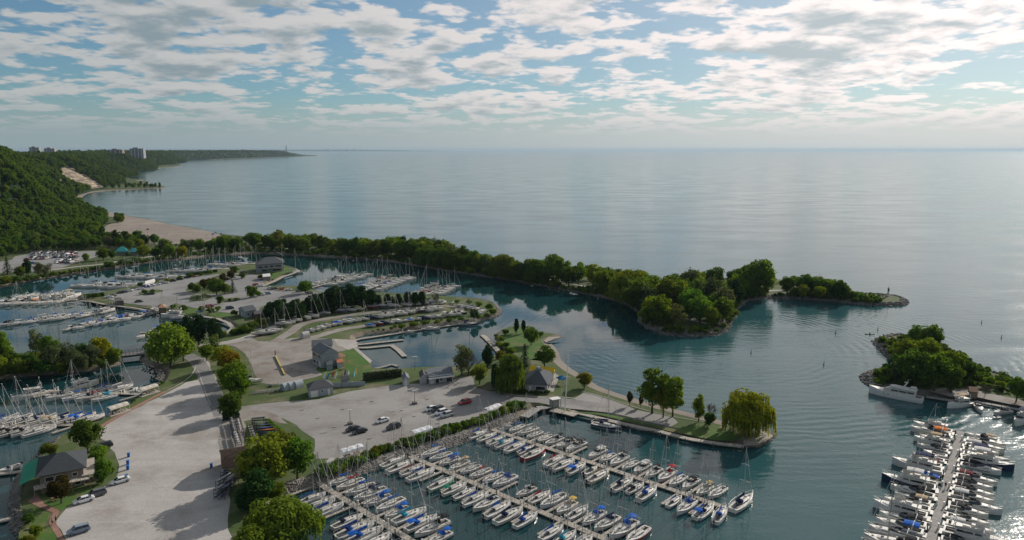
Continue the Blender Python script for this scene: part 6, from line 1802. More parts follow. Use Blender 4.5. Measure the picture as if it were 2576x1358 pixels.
building('beach_pavilion', 'teal-roofed beach pavilion beside the pale sign', [(291, 633), (324, 633), (319, 626), (293, 626)], 2.8, 'hip', 3.0, (.2, .2, .19), (.02, .22, .22), .6, k=.4)
building('beach_pavilion', 'smaller teal-roofed beach pavilion half hidden by trees', [(325, 634), (349, 634), (345, 628), (326, 628)], 2.8, 'hip', 2.4, (.2, .2, .19), (.02, .2, .21), .6, k=.4)
building('breakwater_hut', 'small brown-roofed hut on the breakwater yard', [(2438, 985), (2462, 988), (2455, 976), (2434, 973)], 2.0, 'gable', 1.0, (.22, .17, .13), (.30, .19, .13), .3)

# portable arch sheds
def arch_shed(label, p, ang, col, L=3.2, wd=2.6, h=2.6):
    rings = []
    for x in (-L / 2, L / 2): rings.append([(x, wd / 2 * math.cos(PI * i / 8), (h - .9) * math.sin(PI * i / 8) + .9) for i in range(9)] + [(x, -wd / 2, 0), (x, wd / 2, 0)])
    r = root('arch_shed', p, ang, label, 'shed', 'portable arch sheds')
    put('cover', MB().loft(rings).mesh('cover', M['canvas']), r, color=col)
    put('door', MB().box((L / 2 + .03, 0, .95), (.06, wd * .6, 1.9)).mesh('door', M['white']), r)


for i, x in enumerate((720, 735, 750)): arch_shed(['westernmost', 'middle', 'easternmost'][i] + ' grey arch shed in the trio by the garage', G(x, 980 - i * 3), .9, (.40, .44, .46))
arch_shed('pale arch shed among dinghies at the storage yard entrance', G(768, 850), .8, (.55, .54, .51), 3.4, 3.0, 3.0)


# white canopy shelters with a picnic table each
def canopy_shelter(label, p, ang, col, L=6.4, wd=2.6):
    r = root('canopy_shelter', p, ang, label, 'canopy', 'white canopy shelters')
    for k in range(3):
        x0 = -L / 2 + L / 3 * k; x1 = x0 + L / 3 - .04; mb = MB(); rings = []
        for x in (x0, (x0 + x1) / 2, x1):
            dz = .12 if x == (x0 + x1) / 2 else 0
            up = [(x, -wd / 2, 1.95), (x, -wd * .42, 2.35 + dz), (x, 0, 2.75 + dz), (x, wd * .42, 2.5 + dz), (x, wd / 2, 2.25)]
            rings.append(up + [(a, b, c - .05) for a, b, c in reversed(up)])
        put('roof_panel', mb.loft(rings).mesh('roof_panel', M['canvas']), r, color=col)
    for x in (-L / 2 + .1, 0, L / 2 - .1):
        for s in (-1, 1): put('post', MB().tube((x, s * wd * .46, 0), (x, s * wd * .46, 2.2), .06).mesh('post', M['white']), r)
    put('pad', MB().box((0, 0, .03), (L + .6, wd + .8, .08)).mesh('pad', M['concrete']), r)
    return r


TABM = (MB().box((0, 0, .75), (1.8, .75, .06)).mesh('table_top', M['wood']), MB().box((0, .75, .45), (1.8, .26, .05)).mesh('bench', M['wood']), MB().box((0, -.75, .45), (1.8, .26, .05)).mesh('bench', M['wood']),
        MB().box((.65, 0, .38), (.08, 1.5, .08)).box((-.65, 0, .38), (.08, 1.5, .08)).tube((.65, .5, 0), (.65, -.2, .75), .05).tube((.65, -.5, 0), (.65, .2, .75), .05).tube((-.65, .5, 0), (-.65, -.2, .75), .05).tube((-.65, -.5, 0), (-.65, .2, .75), .05).mesh('frame', M['rust']))


def picnic_table(p, ang, label):
    r = root('picnic_table', p, ang, label, 'table', 'picnic tables')
    for n, m in zip(('table_top', 'bench', 'bench', 'frame'), TABM): put(n, m, r)


for i, (x, y, ang, col, wh) in enumerate([(374, 990, 60, (.62, .57, .49), 'by the upper western dock'), (298, 1038, 60, (.60, .55, .46), 'by the lower western dock'), (886, 1148, 42, (.74, .75, .76), 'above the willow dock'), (1062, 1100, 42, (.74, .75, .76), 'above the middle dock'), (1240, 1042, 50, (.74, .73, .72), 'above the outer dock')]):
    p = G(x, y); p.z = LZ + .06
    canopy_shelter(('cream' if i < 2 else 'white') + ' arched canopy shelter ' + wh, p, math.radians(ang), col)
    for s in (-1, 1):
        d = Vector((math.cos(math.radians(ang)), math.sin(math.radians(ang)), 0)) * 1.5 * s; picnic_table(p + d + Vector((0, 0, .08)), math.radians(ang), 'picnic table under the canopy %s, %s end' % (wh, 'shore' if s < 0 else 'lot'))
for x, y, wh in [(862, 930, 'on the club lawn'), (840, 938, 'beside the small grey shed'), (1815, 1080, 'near the point willow'), (1840, 1084, 'under the point willow'), (140, 1258, 'under the purple maple')]: picnic_table(G(x, y), .7, 'picnic table ' + wh)

# footbridge over the cut
def bridge():
    a = G(296, 893, 2.4); b = G(374, 884, 2.4); d = (b - a); L = d.length; ang = math.atan2(d.y, d.x); c = (a + b) / 2
    r = root('road_bridge', (c.x, c.y, 0), ang, 'dark steel road bridge over the narrow channel', 'bridge')
    put('deck', MB().box((0, 0, 2.3), (L, 5.0, .3)).mesh('deck', M['asphalt']), r)
    put('girder', MB().box((0, -2.35, 1.9), (L, .25, .7)).mesh('girder', M['rust']), r); put('girder', MB().box((0, 2.35, 1.9), (L, .25, .7)).mesh('girder', M['rust']), r)
    for s in (-1, 1):
        mb = MB()
        for z in (2.8, 3.2, 3.6): mb.box((0, s * 2.45, z), (L, .08, .1))
        for i in range(9): mb.box((-L / 2 + L * i / 8, s * 2.45, 3.0), (.12, .12, 1.3))
        put('railing', mb.mesh('railing', M['rust']), r)
    for x in (-L * .42, L * .42): put('abutment', MB().box((x, 0, .6), (1.6, 5.4, 2.8)).mesh('abutment', M['concrete']), r)


bridge()


# far buildings on the plateau and beyond
def tower(label, x, ytop, w_px, Y, z0, col, nb, name='apartment_tower', ht=None):
    X = (x - CX) / F * (Y * cP + H * sP); u = Y / F
    zt = H + (376 - ytop) * u; wd = w_px * u; r = root(name, (X, Y, z0), 0, label, 'building', 'towers on the skyline')
    h = zt - z0 - 4; dp = wd * .35
    put('wall', MB().box((0, 0, h / 2), (wd, dp, h)).mesh('wall', M['siding']), r, color=col)
    put('roof_plant', MB().box((-wd * .1, 0, h + 2.2), (wd * .35, dp * .6, 4.4)).mesh('roof_plant', M['siding']), r, color=col)
    fl = max(3, int(h / 5)); wc = MB().box((0, 0, 0), (wd * .92, .3, 1.6)).mesh('window_band', M['dark'])
    for k in range(fl): put('window_band', wc, r, (0, -dp / 2 - .1, h * (k + .6) / fl))
    for k in range(nb): put('stair_bay', MB().box((0, 0, h / 2), (wd * .06, .8, h)).mesh('stair_bay', M['siding']), r, (-wd / 2 + wd * (k + .5) / nb, -dp / 2 - .3, 0), color=(.5, .48, .46))


tower('pale apartment slab on the skyline above the hill', 93, 368.5, 24, 3600, 48, (.33, .32, .33), 2)
tower('second apartment slab on the skyline beside the hill', 131, 371, 26, 3600, 48, (.34, .32, .32), 2)
tower('brown apartment slab standing on the wooded bluff', 297, 374, 34, 3200, 48, (.24, .20, .18), 3)
tower('grey and white striped apartment slab on the wooded bluff', 350, 371, 34, 3200, 48, (.30, .31, .34), 4)
tower('low distant block right of the apartment slabs', 386, 377, 14, 5200, 60, (.35, .34, .33), 1)
tower('tiny distant block on the hazy skyline', 516, 376, 5, 9000, 40, (.35, .35, .36), 1); tower('slim distant block on the hazy skyline', 503, 375, 4, 9000, 40, (.33, .34, .36), 1)
c = root('power_station_chimney', ((720 - CX) / F * (9400 * cP), 9400, 45), 0, 'tall slim chimney standing beyond the far headland', 'chimney')
put('shaft', MB().tube((0, 0, -20), (0, 0, 86), 6, 4, 12).mesh('shaft', M['rust']), c); put('cap', MB().tube((0, 0, 86), (0, 0, 89), 4.6, 4.6, 12).mesh('cap', M['steel']), c)
for i, x in enumerate((812, 840, 862, 880)):
    X = (x - CX) / F * (33000 * cP); o = put('distant_block', MB().box((0, 0, 50), (90 if i != 1 else 60, 60, 100 + 18 * (i % 2))).mesh('distant_block', M['siding']), None, (X, 34000, 0), color=(.4, .42, .45))
    tag(o, '%s faint block on the farthest shore across the lake' % ORD[i], 'building', 'faint blocks on the farthest shore')


# harbour light on the spit
def light():
    p = G(2234, 745); r = root('harbour_light', p, 0, 'small white harbour light with dark top on the spit', 'lighthouse')
    put('tower', MB().tube((0, 0, 0), (0, 0, 3.0), .62, .5, 10).mesh('tower', M['white']), r)
    put('lantern_band', MB().tube((0, 0, 3.0), (0, 0, 4.5), .52, .46, 10).mesh('lantern_band', M['maroon'] if 'maroon' in M else M['rust']), r)
    put('gallery', MB().tube((0, 0, 4.5), (0, 0, 4.7), .75, .75, 10).mesh('gallery', M['rust']), r)
    put('lantern', MB().tube((0, 0, 4.7), (0, 0, 5.5), .25, .2, 8).tube((0, 0, 5.5), (0, 0, 6.2), .05).mesh('lantern', M['steel']), r)


light()

# ------------------------------------------------------------------ cars
def car_parts(kind):
    """body, glass, four wheels, lamps for a car 4.6 m long, nose towards +x"""
    prof = {'sedan': dict(L=4.6, top=1.42, hood=.92, tail=1.0, a=(1.35, .55, -1.0, -1.75)), 'suv': dict(L=4.6, top=1.68, hood=1.05, tail=1.12, a=(1.25, .65, -1.75, -2.15)), 'pickup': dict(L=5.4, top=1.8, hood=1.1, tail=1.1, a=(1.2, .6, -.55, -.75))}[kind]
    h = prof['L'] / 2; W = .9 if kind == 'sedan' else .95
    secs = [(-h, .80, .42, prof['tail'] - .18), (-h + .12, .88, .30, prof['tail']), (-1.5, .93, .26, prof['tail'] + .02), (0, .93, .26, (prof['tail'] + prof['hood']) / 2 + .02), (1.3, .93, .26, prof['hood']), (h - .35, .88, .28, prof['hood'] - .16), (h, .72, .36, prof['hood'] - .34)]
    rings = []
    for x, w_, z0, z1 in secs:
        w_ *= W / .93
        rings.append([(x, w_ * .92, z0), (x, w_, z0 + (z1 - z0) * .35), (x, w_ * .98, z0 + (z1 - z0) * .75), (x, w_ * .86, z1), (x, -w_ * .86, z1), (x, -w_ * .98, z0 + (z1 - z0) * .75), (x, -w_, z0 + (z1 - z0) * .35), (x, -w_ * .92, z0)])
    body = MB().loft(rings)
    x1, x2, x3, x4 = prof['a']; t = prof['top']; zb = prof['tail'] - .02
    body.add([(x2, W * .66, t - .02), (x3, W * .66, t - .02), (x3, -W * .66, t - .02), (x2, -W * .66, t - .02), (x2 - .1, W * .6, t + .03), (x3 + .1, W * .6, t + .03), (x3 + .1, -W * .6, t + .03), (x2 - .1, -W * .6, t + .03)],
             [(0, 1, 5, 4), (1, 2, 6, 5), (2, 3, 7, 6), (3, 0, 4, 7), (4, 5, 6, 7)])
    for s in (1, -1):       # pillars
        for xa, xb in ((x1, x2), (x4, x3), ((x2 + x3) / 2, (x2 + x3) / 2 - .05)):
            body.tube((xa, s * W * .86, zb), (xb, s * W * .66, t), .045, .045, 4)
    g = MB()
    lo = [(x1, W * .84, zb), (x4, W * .84, zb), (x4, -W * .84, zb), (x1, -W * .84, zb)]; hi = [(x2, W * .64, t - .03), (x3, W * .64, t - .03), (x3, -W * .64, t - .03), (x2, -W * .64, t - .03)]
    g.loft([lo, hi], False, False)
    if kind == 'pickup': body.box((-1.75, 0, .95), (1.9, 1.5, .05)); g.box((-1.7, 0, 1.0), (1.8, 1.45, .06))
    wl = MB().tube((0, -.11, 0), (0, .11, 0), .34, .34, 12).mesh('wheel', M['black'])
    rim = MB().tube((0, -.125, 0), (0, .125, 0), .2, .2, 8).mesh('rim', M['steel'])
    hl = MB().box((0, 0, 0), (.12, .34, .12)).mesh('headlight', M['headlamp']); tl = MB().box((0, 0, 0), (.1, .3, .14)).mesh('tail_light', M['lamp_red'])
    return body.mesh(kind + '_body', M['paint']), g.mesh(kind + '_glass', M['dark']), wl, rim, hl, tl, h, W, prof


CARS = {k: car_parts(k) for k in ('sedan', 'suv', 'pickup')}
CC = {'white': (.74, .74, .74), 'silver': (.42, .43, .45), 'black': (.018, .019, .022), 'grey': (.10, .105, .115), 'red': (.30, .012, .018), 'blue': (.03, .10, .30), 'navy': (.02, .035, .075), 'tan': (.4, .33, .25), 'lime': (.35, .5, .04), 'orange': (.55, .18, .03), 'steel': (.20, .25, .32)}


def car(kind, x, y, deg, colour, label, group, full=True, p=None):
    body, glass, wl, rim, hl, tl, h, W, pf = CARS[kind]
    p = p or G(x, y); p = Vector((p.x, p.y, LZ + .06))
    r = root({'sedan': 'parked_car', 'suv': 'parked_car', 'pickup': 'pickup_truck'}[kind], p, math.radians(deg), label, 'truck' if kind == 'pickup' else 'car', group)
    put('body', body, r, color=CC[colour]); put('window', glass, r)
    if full:
        for sx in (1.42 if kind != 'pickup' else 1.65, -1.38 if kind != 'pickup' else -1.6):
            for sy in (1, -1):
                w_ = put('wheel', wl, r, (sx, sy * (W - .08), .34)); put('rim', rim, w_)
        for sy in (1, -1):
            put('headlight', hl, r, (h - .12, sy * W * .68, pf['hood'] - .32)); put('tail_light', tl, r, (-h + .05, sy * W * .74, pf['tail'] - .28))


G1 = 'cars on the big gravel lots'
for k, x, y, d, c, wh in [('sedan', 303, 1214, 222, 'white', 'parked alone beside the blue bins'), ('sedan', 211, 1263, 222, 'white', 'parked below the purple maple'), ('suv', 242, 1248, 222, 'grey', 'parked behind the white car by the kerb'), ('suv', 198, 1340, 218, 'steel', 'driving near the brick walk'), ('suv', 262, 1126, 215, 'black', 'under the dark maple'),
                          ('sedan', 888, 1083, 218, 'black', 'left of the dark pair by the lamp post'), ('sedan', 905, 1089, 218, 'black', 'nearer of the dark pair by the lamp post'), ('sedan', 962, 1062, 222, 'white', 'between the dark pair and the white group'), ('suv', 990, 1078, 220, 'black', 'alone near the wheel marks'), ('sedan', 1084, 1032, 222, 'white', 'first of the group of four'),
                          ('suv', 1100, 1034, 222, 'black', 'second of the group of four'), ('suv', 1110, 1042, 222, 'white', 'third of the group of four'), ('suv', 1124, 1048, 222, 'silver', 'last of the group of four'), ('suv', 1169, 1016, 215, 'red', 'under the long willow shadow'), ('pickup', 595, 838, 280, 'black', 'on the link road by the conifers')]:
    car(k, x, y, d, c, '%s %s %s' % (c.replace('steel', 'blue-grey'), {'sedan': 'sedan', 'suv': 'sport utility car', 'pickup': 'pickup truck'}[k], wh), G1)
G2 = 'cars in the yacht club car park'
YL = [(472, 699, 'black'), (484, 697, 'red'), (453, 704, 'black'), (587, 682, 'white'), (612, 688, 'black'), (586, 699, 'white'), (570, 704, 'black'), (520, 708, 'grey'), (644, 718, 'red'), (655, 721, 'white'), (680, 727, 'white'), (691, 728, 'grey'), (711, 729, 'orange'), (725, 731, 'white'), (753, 734, 'silver'), (779, 739, 'grey'),
      (657, 743, 'white'), (673, 740, 'steel'), (528, 773, 'red'), (579, 777, 'navy'), (275, 749, 'white'), (283, 746, 'black'), (304, 738, 'black'), (313, 736, 'grey'), (325, 733, 'white'), (353, 728, 'white'), (369, 723, 'blue'), (381, 720, 'white'), (395, 717, 'white'), (408, 714, 'silver'), (416, 713, 'white'), (435, 708, 'black'), (380, 741, 'black'), (350, 760, 'grey')]
YL.sort()
cnt = {}
for x, y, c in YL:
    i = cnt.get(c, 0); cnt[c] = i + 1
    car('suv' if (x * 7) % 3 == 0 else 'sedan', x, y, 25 + (x % 5) * 4, c, '%s car, %s %s one from the west in the yacht club car park' % (c.replace('steel', 'blue-grey'), ordn(i), c.replace('steel', 'blue-grey')), G2)
G3 = 'cars in the beach car park'
rr = random.Random(21)
for k, (y0, y1, xa, xb, n) in enumerate([(637.5, 636, 84, 192, 16), (641, 640, 76, 194, 17), (645, 643.5, 68, 196, 18), (649, 647.5, 62, 196, 19), (653.5, 651.5, 60, 120, 10), (657, 655, 142, 194, 8), (662, 660, 142, 188, 7)]):
    m = 0
    for i in range(n):
        if rr.random() < .1: continue
        t = (i + .5) / n; c = rr.choice(['white', 'white', 'silver', 'black', 'black', 'grey', 'navy', 'red', 'tan', 'black', 'grey'])
        car(rr.choice(['sedan', 'suv', 'suv']), xa + (xb - xa) * t, y0 + (y1 - y0) * t, 75 + rr.uniform(-4, 4) + (180 if rr.random() < .5 else 0), c, '%s car, %s along the %s row of the beach car park' % (c, ordn(m), ordn(k)), G3, full=k > 3)
        m += 1
car('suv', 82, 664, 40, 'blue', 'bright blue car at the edge of the beach car park', G3); car('suv', 170, 663, 20, 'grey', 'grey car alone in the beach car park aisle', G3); car('sedan', 48, 686, 30, 'white', 'white car behind the shore conifers', G3)

# ------------------------------------------------------------------ hedges, shrub banks, rocks
def hedge(label, a, b, wd, h, tint, seed=1, mat='needle'):
    rr = random.Random(seed); d = (b - a); L = d.length; ang = math.atan2(d.y, d.x); c = (a + b) / 2; mb = MB()
    n = int(L * (2 * h + wd) * 14)
    for i in range(n):
        x = rr.uniform(-L / 2, L / 2); s = rr.random() * (2 * h + wd)
        if s < h: p = Vector((x, -wd / 2, s)); nn = Vector((0, -1, 0))
        elif s < h + wd: p = Vector((x, s - h - wd / 2, h + .25 * noise.noise(Vector((x, 0, seed))))); nn = Vector((0, 0, 1))
        else: p = Vector((x, wd / 2, s - h - wd)); nn = Vector((0, 1, 0))
        leaf_quad(mb, p + rnd_dir(rr) * .14, nn + rnd_dir(rr) * .8, .42 * rr.uniform(.6, 1.2), rr)
    r = root('hedge', c, ang, label, 'hedge', None)
    put('foliage', mb.mesh('foliage', M[mat]), r, color=TINT[tint])
    put('stem_core', MB().box((0, 0, h * .46), (L * .98, wd * .8, h * .86)).mesh('stem_core', M['bark']), r)


hedge('long clipped dark hedge above the launch basin', G(914, 958), G(1010, 946), 1.8, 2.7, '')
hedge('narrow clipped hedge beside the dinghy racks', G(672, 1068), G(702, 1095), 1.4, 1.9, 'bright', 2, 'leaf')
hedge('square clipped hedge below the lone dark tree', G(560, 1056), G(602, 1050), 2.0, 2.2, 'dark', 3)
hedge('low hedge along the yacht club north lawn', G(470, 694), G(545, 684), 2.2, 1.6, '', 4)
hedge('low hedge on the peninsula tip', G(212, 749), G(262, 744), 2.2, 1.8, 'dark', 5)


def shrub_bank(where, line, n, h, tints, group, seed, spread=1.2):
    rr = random.Random(seed); w = [G(x, y) for x, y in line]
    for i in range(n):
        t = (i + .5) / n * (len(w) - 1); k = min(int(t), len(w) - 2); p = w[k].lerp(w[k + 1], t - k) + Vector((rr.uniform(-1, 1), rr.uniform(-1, 1), 0)) * spread
        tint = rr.choice(tints)
        plant(rr.choice(['shrub0', 'shrub1']), p, rr.uniform(*h), rr.uniform(.95, 1.3), tint, '%s shrub, %s from the west %s' % (TWORD[tint], ordn(i), where), group)


SB = 'shrubs on the marina bank'
shrub_bank('above the willow dock', [(806, 1200), (860, 1180), (934, 1158)], 26, (1.8, 3.0), ['bright', '', 'bright', 'olive'], SB, 1, 1.7)
shrub_bank('between canopy and dock path', [(925, 1150), (985, 1132)], 12, (1.4, 2.4), ['', 'brown', 'dark'], SB, 2, 1.0)
shrub_bank('above the middle dock', [(1008, 1128), (1060, 1114), (1124, 1095)], 26, (1.7, 2.9), ['bright', '', 'dark'], SB, 3, 1.7)
shrub_bank('along the east lot edge', [(1090, 1098), (1140, 1084), (1205, 1064)], 22, (1.6, 2.8), ['', 'dark', 'bright'], SB, 4, 1.5)
shrub_bank('above the outer dock', [(1208, 1068), (1260, 1044), (1322, 1018)], 26, (1.6, 2.8), ['bright', '', 'olive'], SB, 5, 1.6)
shrub_bank('on the launch bank', [(925, 838), (1000, 826), (1080, 812), (1150, 803)], 14, (1.1, 2.0), ['olive', '', 'yellow'], 'shrubs on the launch bank', 6)
shrub_bank('along the seawall road', [(560, 848), (600, 840), (640, 832)], 6, (2.0, 3.4), ['', 'dark'], 'shrubs on the seawall road', 7)
shrub_bank('on the knoll by the launch basin', [(1250, 848), (1258, 866), (1272, 884), (1290, 900)], 9, (1.2, 2.2), ['olive', 'yellow', ''], 'shrubs on the knoll', 8)
shrub_bank('round the restaurant front', [(1300, 985), (1340, 990), (1372, 988)], 7, (.8, 1.3), ['dark', ''], 'shrubs round the restaurant', 9, .5)
shrub_bank('on the breakwater yard side', [(2380, 985), (2440, 968), (2520, 985), (2600, 1005)], 10, (1.5, 3), ['bright', '', 'dark'], 'shrubs on the breakwater', 10)
shrub_bank('beside the grey boating club', [(795, 905), (805, 912), (815, 918)], 5, (1.2, 1.8), ['dark', ''], 'shrubs round the boating club', 11, .4)
shrub_bank('on the western waterside', [(275, 1048), (300, 1030), (345, 1004), (392, 976), (412, 964)], 8, (.8, 1.6), ['', 'bright', 'dark'], 'shrubs on the western waterside', 12, .6)


def rock_mesh(seed, mat):
    bm = bmesh.new(); bmesh.ops.create_icosphere(bm, subdivisions=1, radius=0.5); rr = random.Random(seed)
    sx, sy, sz = rr.uniform(.9, 1.35), rr.uniform(.75, 1.05), rr.uniform(.55, .8)
    for v in bm.verts: v.co = Vector((v.co.x * sx, v.co.y * sy, v.co.z * sz)) * rr.uniform(.78, 1.15)
    me = bpy.data.meshes.new('rock'); bm.to_mesh(me); bm.free(); me.materials.append(M[mat]); return me


ROCKS = [rock_mesh(i, 'rock') for i in range(6)]
ROCKV = []
for m in ROCKS: ROCKV.append(([v.co.copy() for v in m.vertices], [tuple(p.vertices) for p in m.polygons]))


def riprap(label, line, inward, n_single, n_mass, size, msize, mat='rock', seed=1, top=LZ):
    """armour stone along a waterline; the largest stones are single parts, the small fill is one mass"""
    rr = random.Random(seed); w = catmull([G(x, y, 0) for x, y in line], False, 4.0)
    L = [0]
    for a, b in zip(w, w[1:]): L.append(L[-1] + (b - a).length)
    r = tag(put('rock_armour', None), label, 'rocks')

    def spot(far=1.0):
        t = rr.uniform(0, L[-1]); k = max(i for i in range(len(w) - 1) if L[i] <= t); d = (w[k + 1] - w[k]).normalized(); nn = Vector((-d.y, d.x, 0)) * (1 if inward > 0 else -1)
        u = rr.uniform(-.12, 1.0) ; p = w[k] + d * (t - L[k]) + nn * abs(inward) * u
        p.z = max(-.25, top * min(1, u * abs(inward) / 2.3)) + rr.uniform(-.05, .18)
        return p
    for i in range(n_single):
        p = spot(); s = rr.uniform(*size); o = put('rock', ROCKS[rr.randrange(6)], r, p); o.scale = (s, s, s); o.rotation_euler = (rr.uniform(-.4, .4), rr.uniform(-.4, .4), rr.uniform(0, 6.28))
    mb = MB()
    for i in range(n_mass):
        p = spot(); s = rr.uniform(*msize); vs, fs = ROCKV[rr.randrange(6)]; mt = Euler((rr.uniform(-.5, .5), rr.uniform(-.5, .5), rr.uniform(0, 6.28))).to_matrix() * s
        mb.add([p + mt @ v for v in vs], fs)
    if n_mass: tag(put('stone_fill', mb.mesh('stone_fill', M[mat]), r), kind='stuff')


riprap('pale stone riprap on the bank of the main marina', [(1306, 1054), (1267, 1076), (1231, 1088), (1170, 1113), (1116, 1130), (1031, 1154), (967, 1175), (903, 1194), (844, 1211), (801, 1225), (732, 1242), (695, 1260)], -4.4, 40, 4200, (.8, 1.1), (.35, .8), 'stone', 1, LZ)
riprap('dark boulders round the wooded point of the spit', [(1605, 806), (1625, 824), (1672, 841), (1730, 847), (1789, 845), (1823, 836), (1848, 798), (1853, 778), (1883, 756)], 4.6, 105, 900, (1.4, 2.4), (.7, 1.5), 'rock', 2)
riprap('dark boulders along the outer arm of the spit', [(1883, 756), (1945, 750), (2006, 753), (2109, 759), (2170, 767), (2240, 770), (2273, 769), (2285, 761), (2275, 751), (2232, 744), (2129, 738)], 3.6, 85, 1000, (1.3, 2.2), (.7, 1.4), 'rock', 3)
riprap('dark boulders at the tip of the breakwater island', [(2376, 874), (2310, 852), (2258, 843), (2220, 848), (2195, 858), (2209, 877), (2225, 893), (2244, 905)], 4.2, 60, 480, (1.3, 2.2), (.7, 1.4), 'rock', 4)
riprap('dark boulders on the channel side of the breakwater', [(2242, 920), (2221, 927), (2190, 934), (2166, 944), (2172, 960), (2205, 978), (2260, 986)], 4.2, 55, 420, (1.2, 2.1), (.7, 1.4), 'rock', 5)
riprap('rubble along the lake side of the breakwater', [(2549, 953), (2488, 936), (2451, 915), (2431, 899), (2376, 874)], 3.0, 0, 500, (1, 1.6), (.6, 1.4), 'rock', 6)
riprap('stony toe round the storage yard tip', [(1190, 752), (1241, 762), (1263, 784), (1251, 796), (1193, 811), (1134, 817), (1048, 829)], -2.6, 0, 900, (.6, 1), (.4, .9), 'stone', 7)
riprap('shingle bank at the sandy point', [(1890, 1070), (1937, 1083), (1951, 1097), (1933, 1113), (1904, 1125), (1870, 1123)], -3.4, 0, 900, (.4, .7), (.25, .6), 'stone', 8, LZ * .9)
riprap('narrow stony edge along the inner shore of the spit', [(880, 650), (977, 658), (1036, 667), (1173, 689), (1271, 704), (1320, 712), (1418, 730), (1515, 748), (1564, 761), (1603, 785)], 2.2, 0, 900, (.6, 1), (.5, 1.0), 'rock', 9)
riprap('stony edge of the clubhouse waterside', [(43, 1358), (23, 1318), (21, 1275), (36, 1218), (55, 1184), (85, 1154), (128, 1111)], -2.6, 0, 900, (.5, .9), (.35, .9), 'rock', 10)
riprap('dark stony toe under the bridge trees', [(410, 962), (416, 946), (402, 930), (371, 919)], 2.6, 0, 260, (.5, .9), (.4, .9), 'rock', 11)


# ------------------------------------------------------------------ lamps, bins, racks, posts
def lamp_post(p, label, h=4.6, planter=True):
    r = root('lamp_post', p, .4, label, 'lamp', 'lamp posts')
    put('pole', MB().tube((0, 0, 0), (0, 0, h), .09, .06, 6).mesh('pole', M['rust']), r)
    put('lamp_head', MB().box((.45, 0, h + .02), (.75, .3, .16)).box((-.45, 0, h + .02), (.75, .3, .16)).mesh('lamp_head', M['white']), r)
    if planter: put('base', MB().box((0, 0, .35), (1.5, 1.5, .7), taper=.9).mesh('base', M['rock']), r)


lamp_post(G(881, 1067), 'lamp post on a stone base beside the dark cars'); lamp_post(G(1043, 1016), 'lamp post on a stone base in the middle of the east lot'); lamp_post(G(1044, 930), 'slim lamp post behind the long hedge', 5.2, False); lamp_post(G(2065, 738), 'slim lamp post on the spit path', 4, False)
for i, (x, y, wh) in enumerate([(324, 1149, 'topmost of the row beside the hedge'), (322, 1168, 'second of the row beside the hedge'), (322, 1181, 'third of the row beside the hedge'), (319, 1204, 'next to the white car'), (532, 1176, 'beside the brown-roofed shed')]):
    r = root('recycling_bin', G(x, y), .3, 'blue recycling bin, ' + wh, 'bin', 'blue recycling bins')
    put('body', MB().box((0, 0, .55), (.6, .65, 1.1), taper=1.08).mesh('body', M['obj']), r, color=(.01, .12, .38)); put('lid', MB().box((0, 0, 1.14), (.72, .78, .1)).mesh('lid', M['obj']), r, color=(.02, .16, .45))


def mast_crane():
    p = G(1421, 1034); r = root('mast_crane', p, 0, 'tall white leaning mast pole at the promenade deck', 'pole')
    put('pole', MB().tube((0, 0, 0), (.9, .3, 19.5), .2, .1, 8).mesh('pole', M['white']), r)
    put('strut', MB().tube((-1.3, 1, 0), (-1.0, 1, 7.0), .12, .1, 6).tube((-1.0, 1, 7.0), (.3, .2, 2.0), .06, .06, 4).tube((-1, 1, 7), (.6, .2, 12), .04, .04, 4).mesh('strut', M['white']), r)
    put('cross_tree', MB().tube((-.6, .2, 11.5), (1.7, .2, 11.5), .06, .06, 5).mesh('cross_tree', M['white']), r)


mast_crane()
h = root('dock_hut', G(1396, 1024), .5, 'flat white-roofed steel hut on the promenade deck', 'hut')
put('roof', MB().box((0, 0, 3.0), (3.4, 2.4, .18)).mesh('roof', M['white']), h); put('wall', MB().box((0, .3, 1.5), (2.6, 1.6, 2.9)).mesh('wall', M['steel']), h)
for sx in (-1, 1):
    for sy in (-1, 1): put('post', MB().tube((sx * 1.5, sy * 1.0, 0), (sx * 1.5, sy * 1.0, 3), .06).mesh('post', M['rust']), h)
fp = root('flagpole', G(712, 690), 0, 'white flagpole with yardarm on the yacht club lawn', 'flagpole')
put('pole', MB().tube((0, 0, 0), (0, 0, 19), .14, .08, 6).mesh('pole', M['white']), fp); put('yardarm', MB().tube((-3.2, 0, 15.5), (1.6, 0, 12.5), .07).mesh('yardarm', M['white']), fp)

# long yellow parking barrier
a = G(693, 897); b = G(716, 944); d = b - a
o = root('timber_barrier', (a + b) / 2, math.atan2(d.y, d.x), 'long yellow timber barrier lying in the club yard', 'barrier')
put('beam', MB().box((0, 0, .35), (d.length, .5, .5)).mesh('beam', M['obj']), o, color=(.55, .42, .13)); put('end_post', MB().tube((-d.length / 2, 0, 0), (-d.length / 2, 0, 2.6), .2).mesh('end_post', M['obj']), o, color=(.3, .04, .03))

# mast racks and dinghy racks
UPR = MB().tube((0, 0, 0), (0, 0, 2.5), .06).mesh('upright', M['rust'])


def mast_rack(label, x0, y0, x1, y1, n, cols, seed):
    rr = random.Random(seed); a = G(x0, y0); b = G(x1, y1); d = b - a; L = d.length
    r = root('mast_rack', (a + b) / 2, math.atan2(d.y, d.x), label, 'rack', 'mast racks')
    for i in range(5):
        x = -L / 2 + L * (i + .5) / 5
        put('upright', UPR, r, (x, -.8, 0)); put('upright', UPR, r, (x, .8, 0))
        put('crossbar', MB().box((x, 0, .9), (.1, 1.8, .1)).box((x, 0, 1.6), (.1, 1.8, .1)).box((x, 0, 2.2), (.1, 1.8, .1)).mesh('crossbar', M['rust']), r)
    return r, L


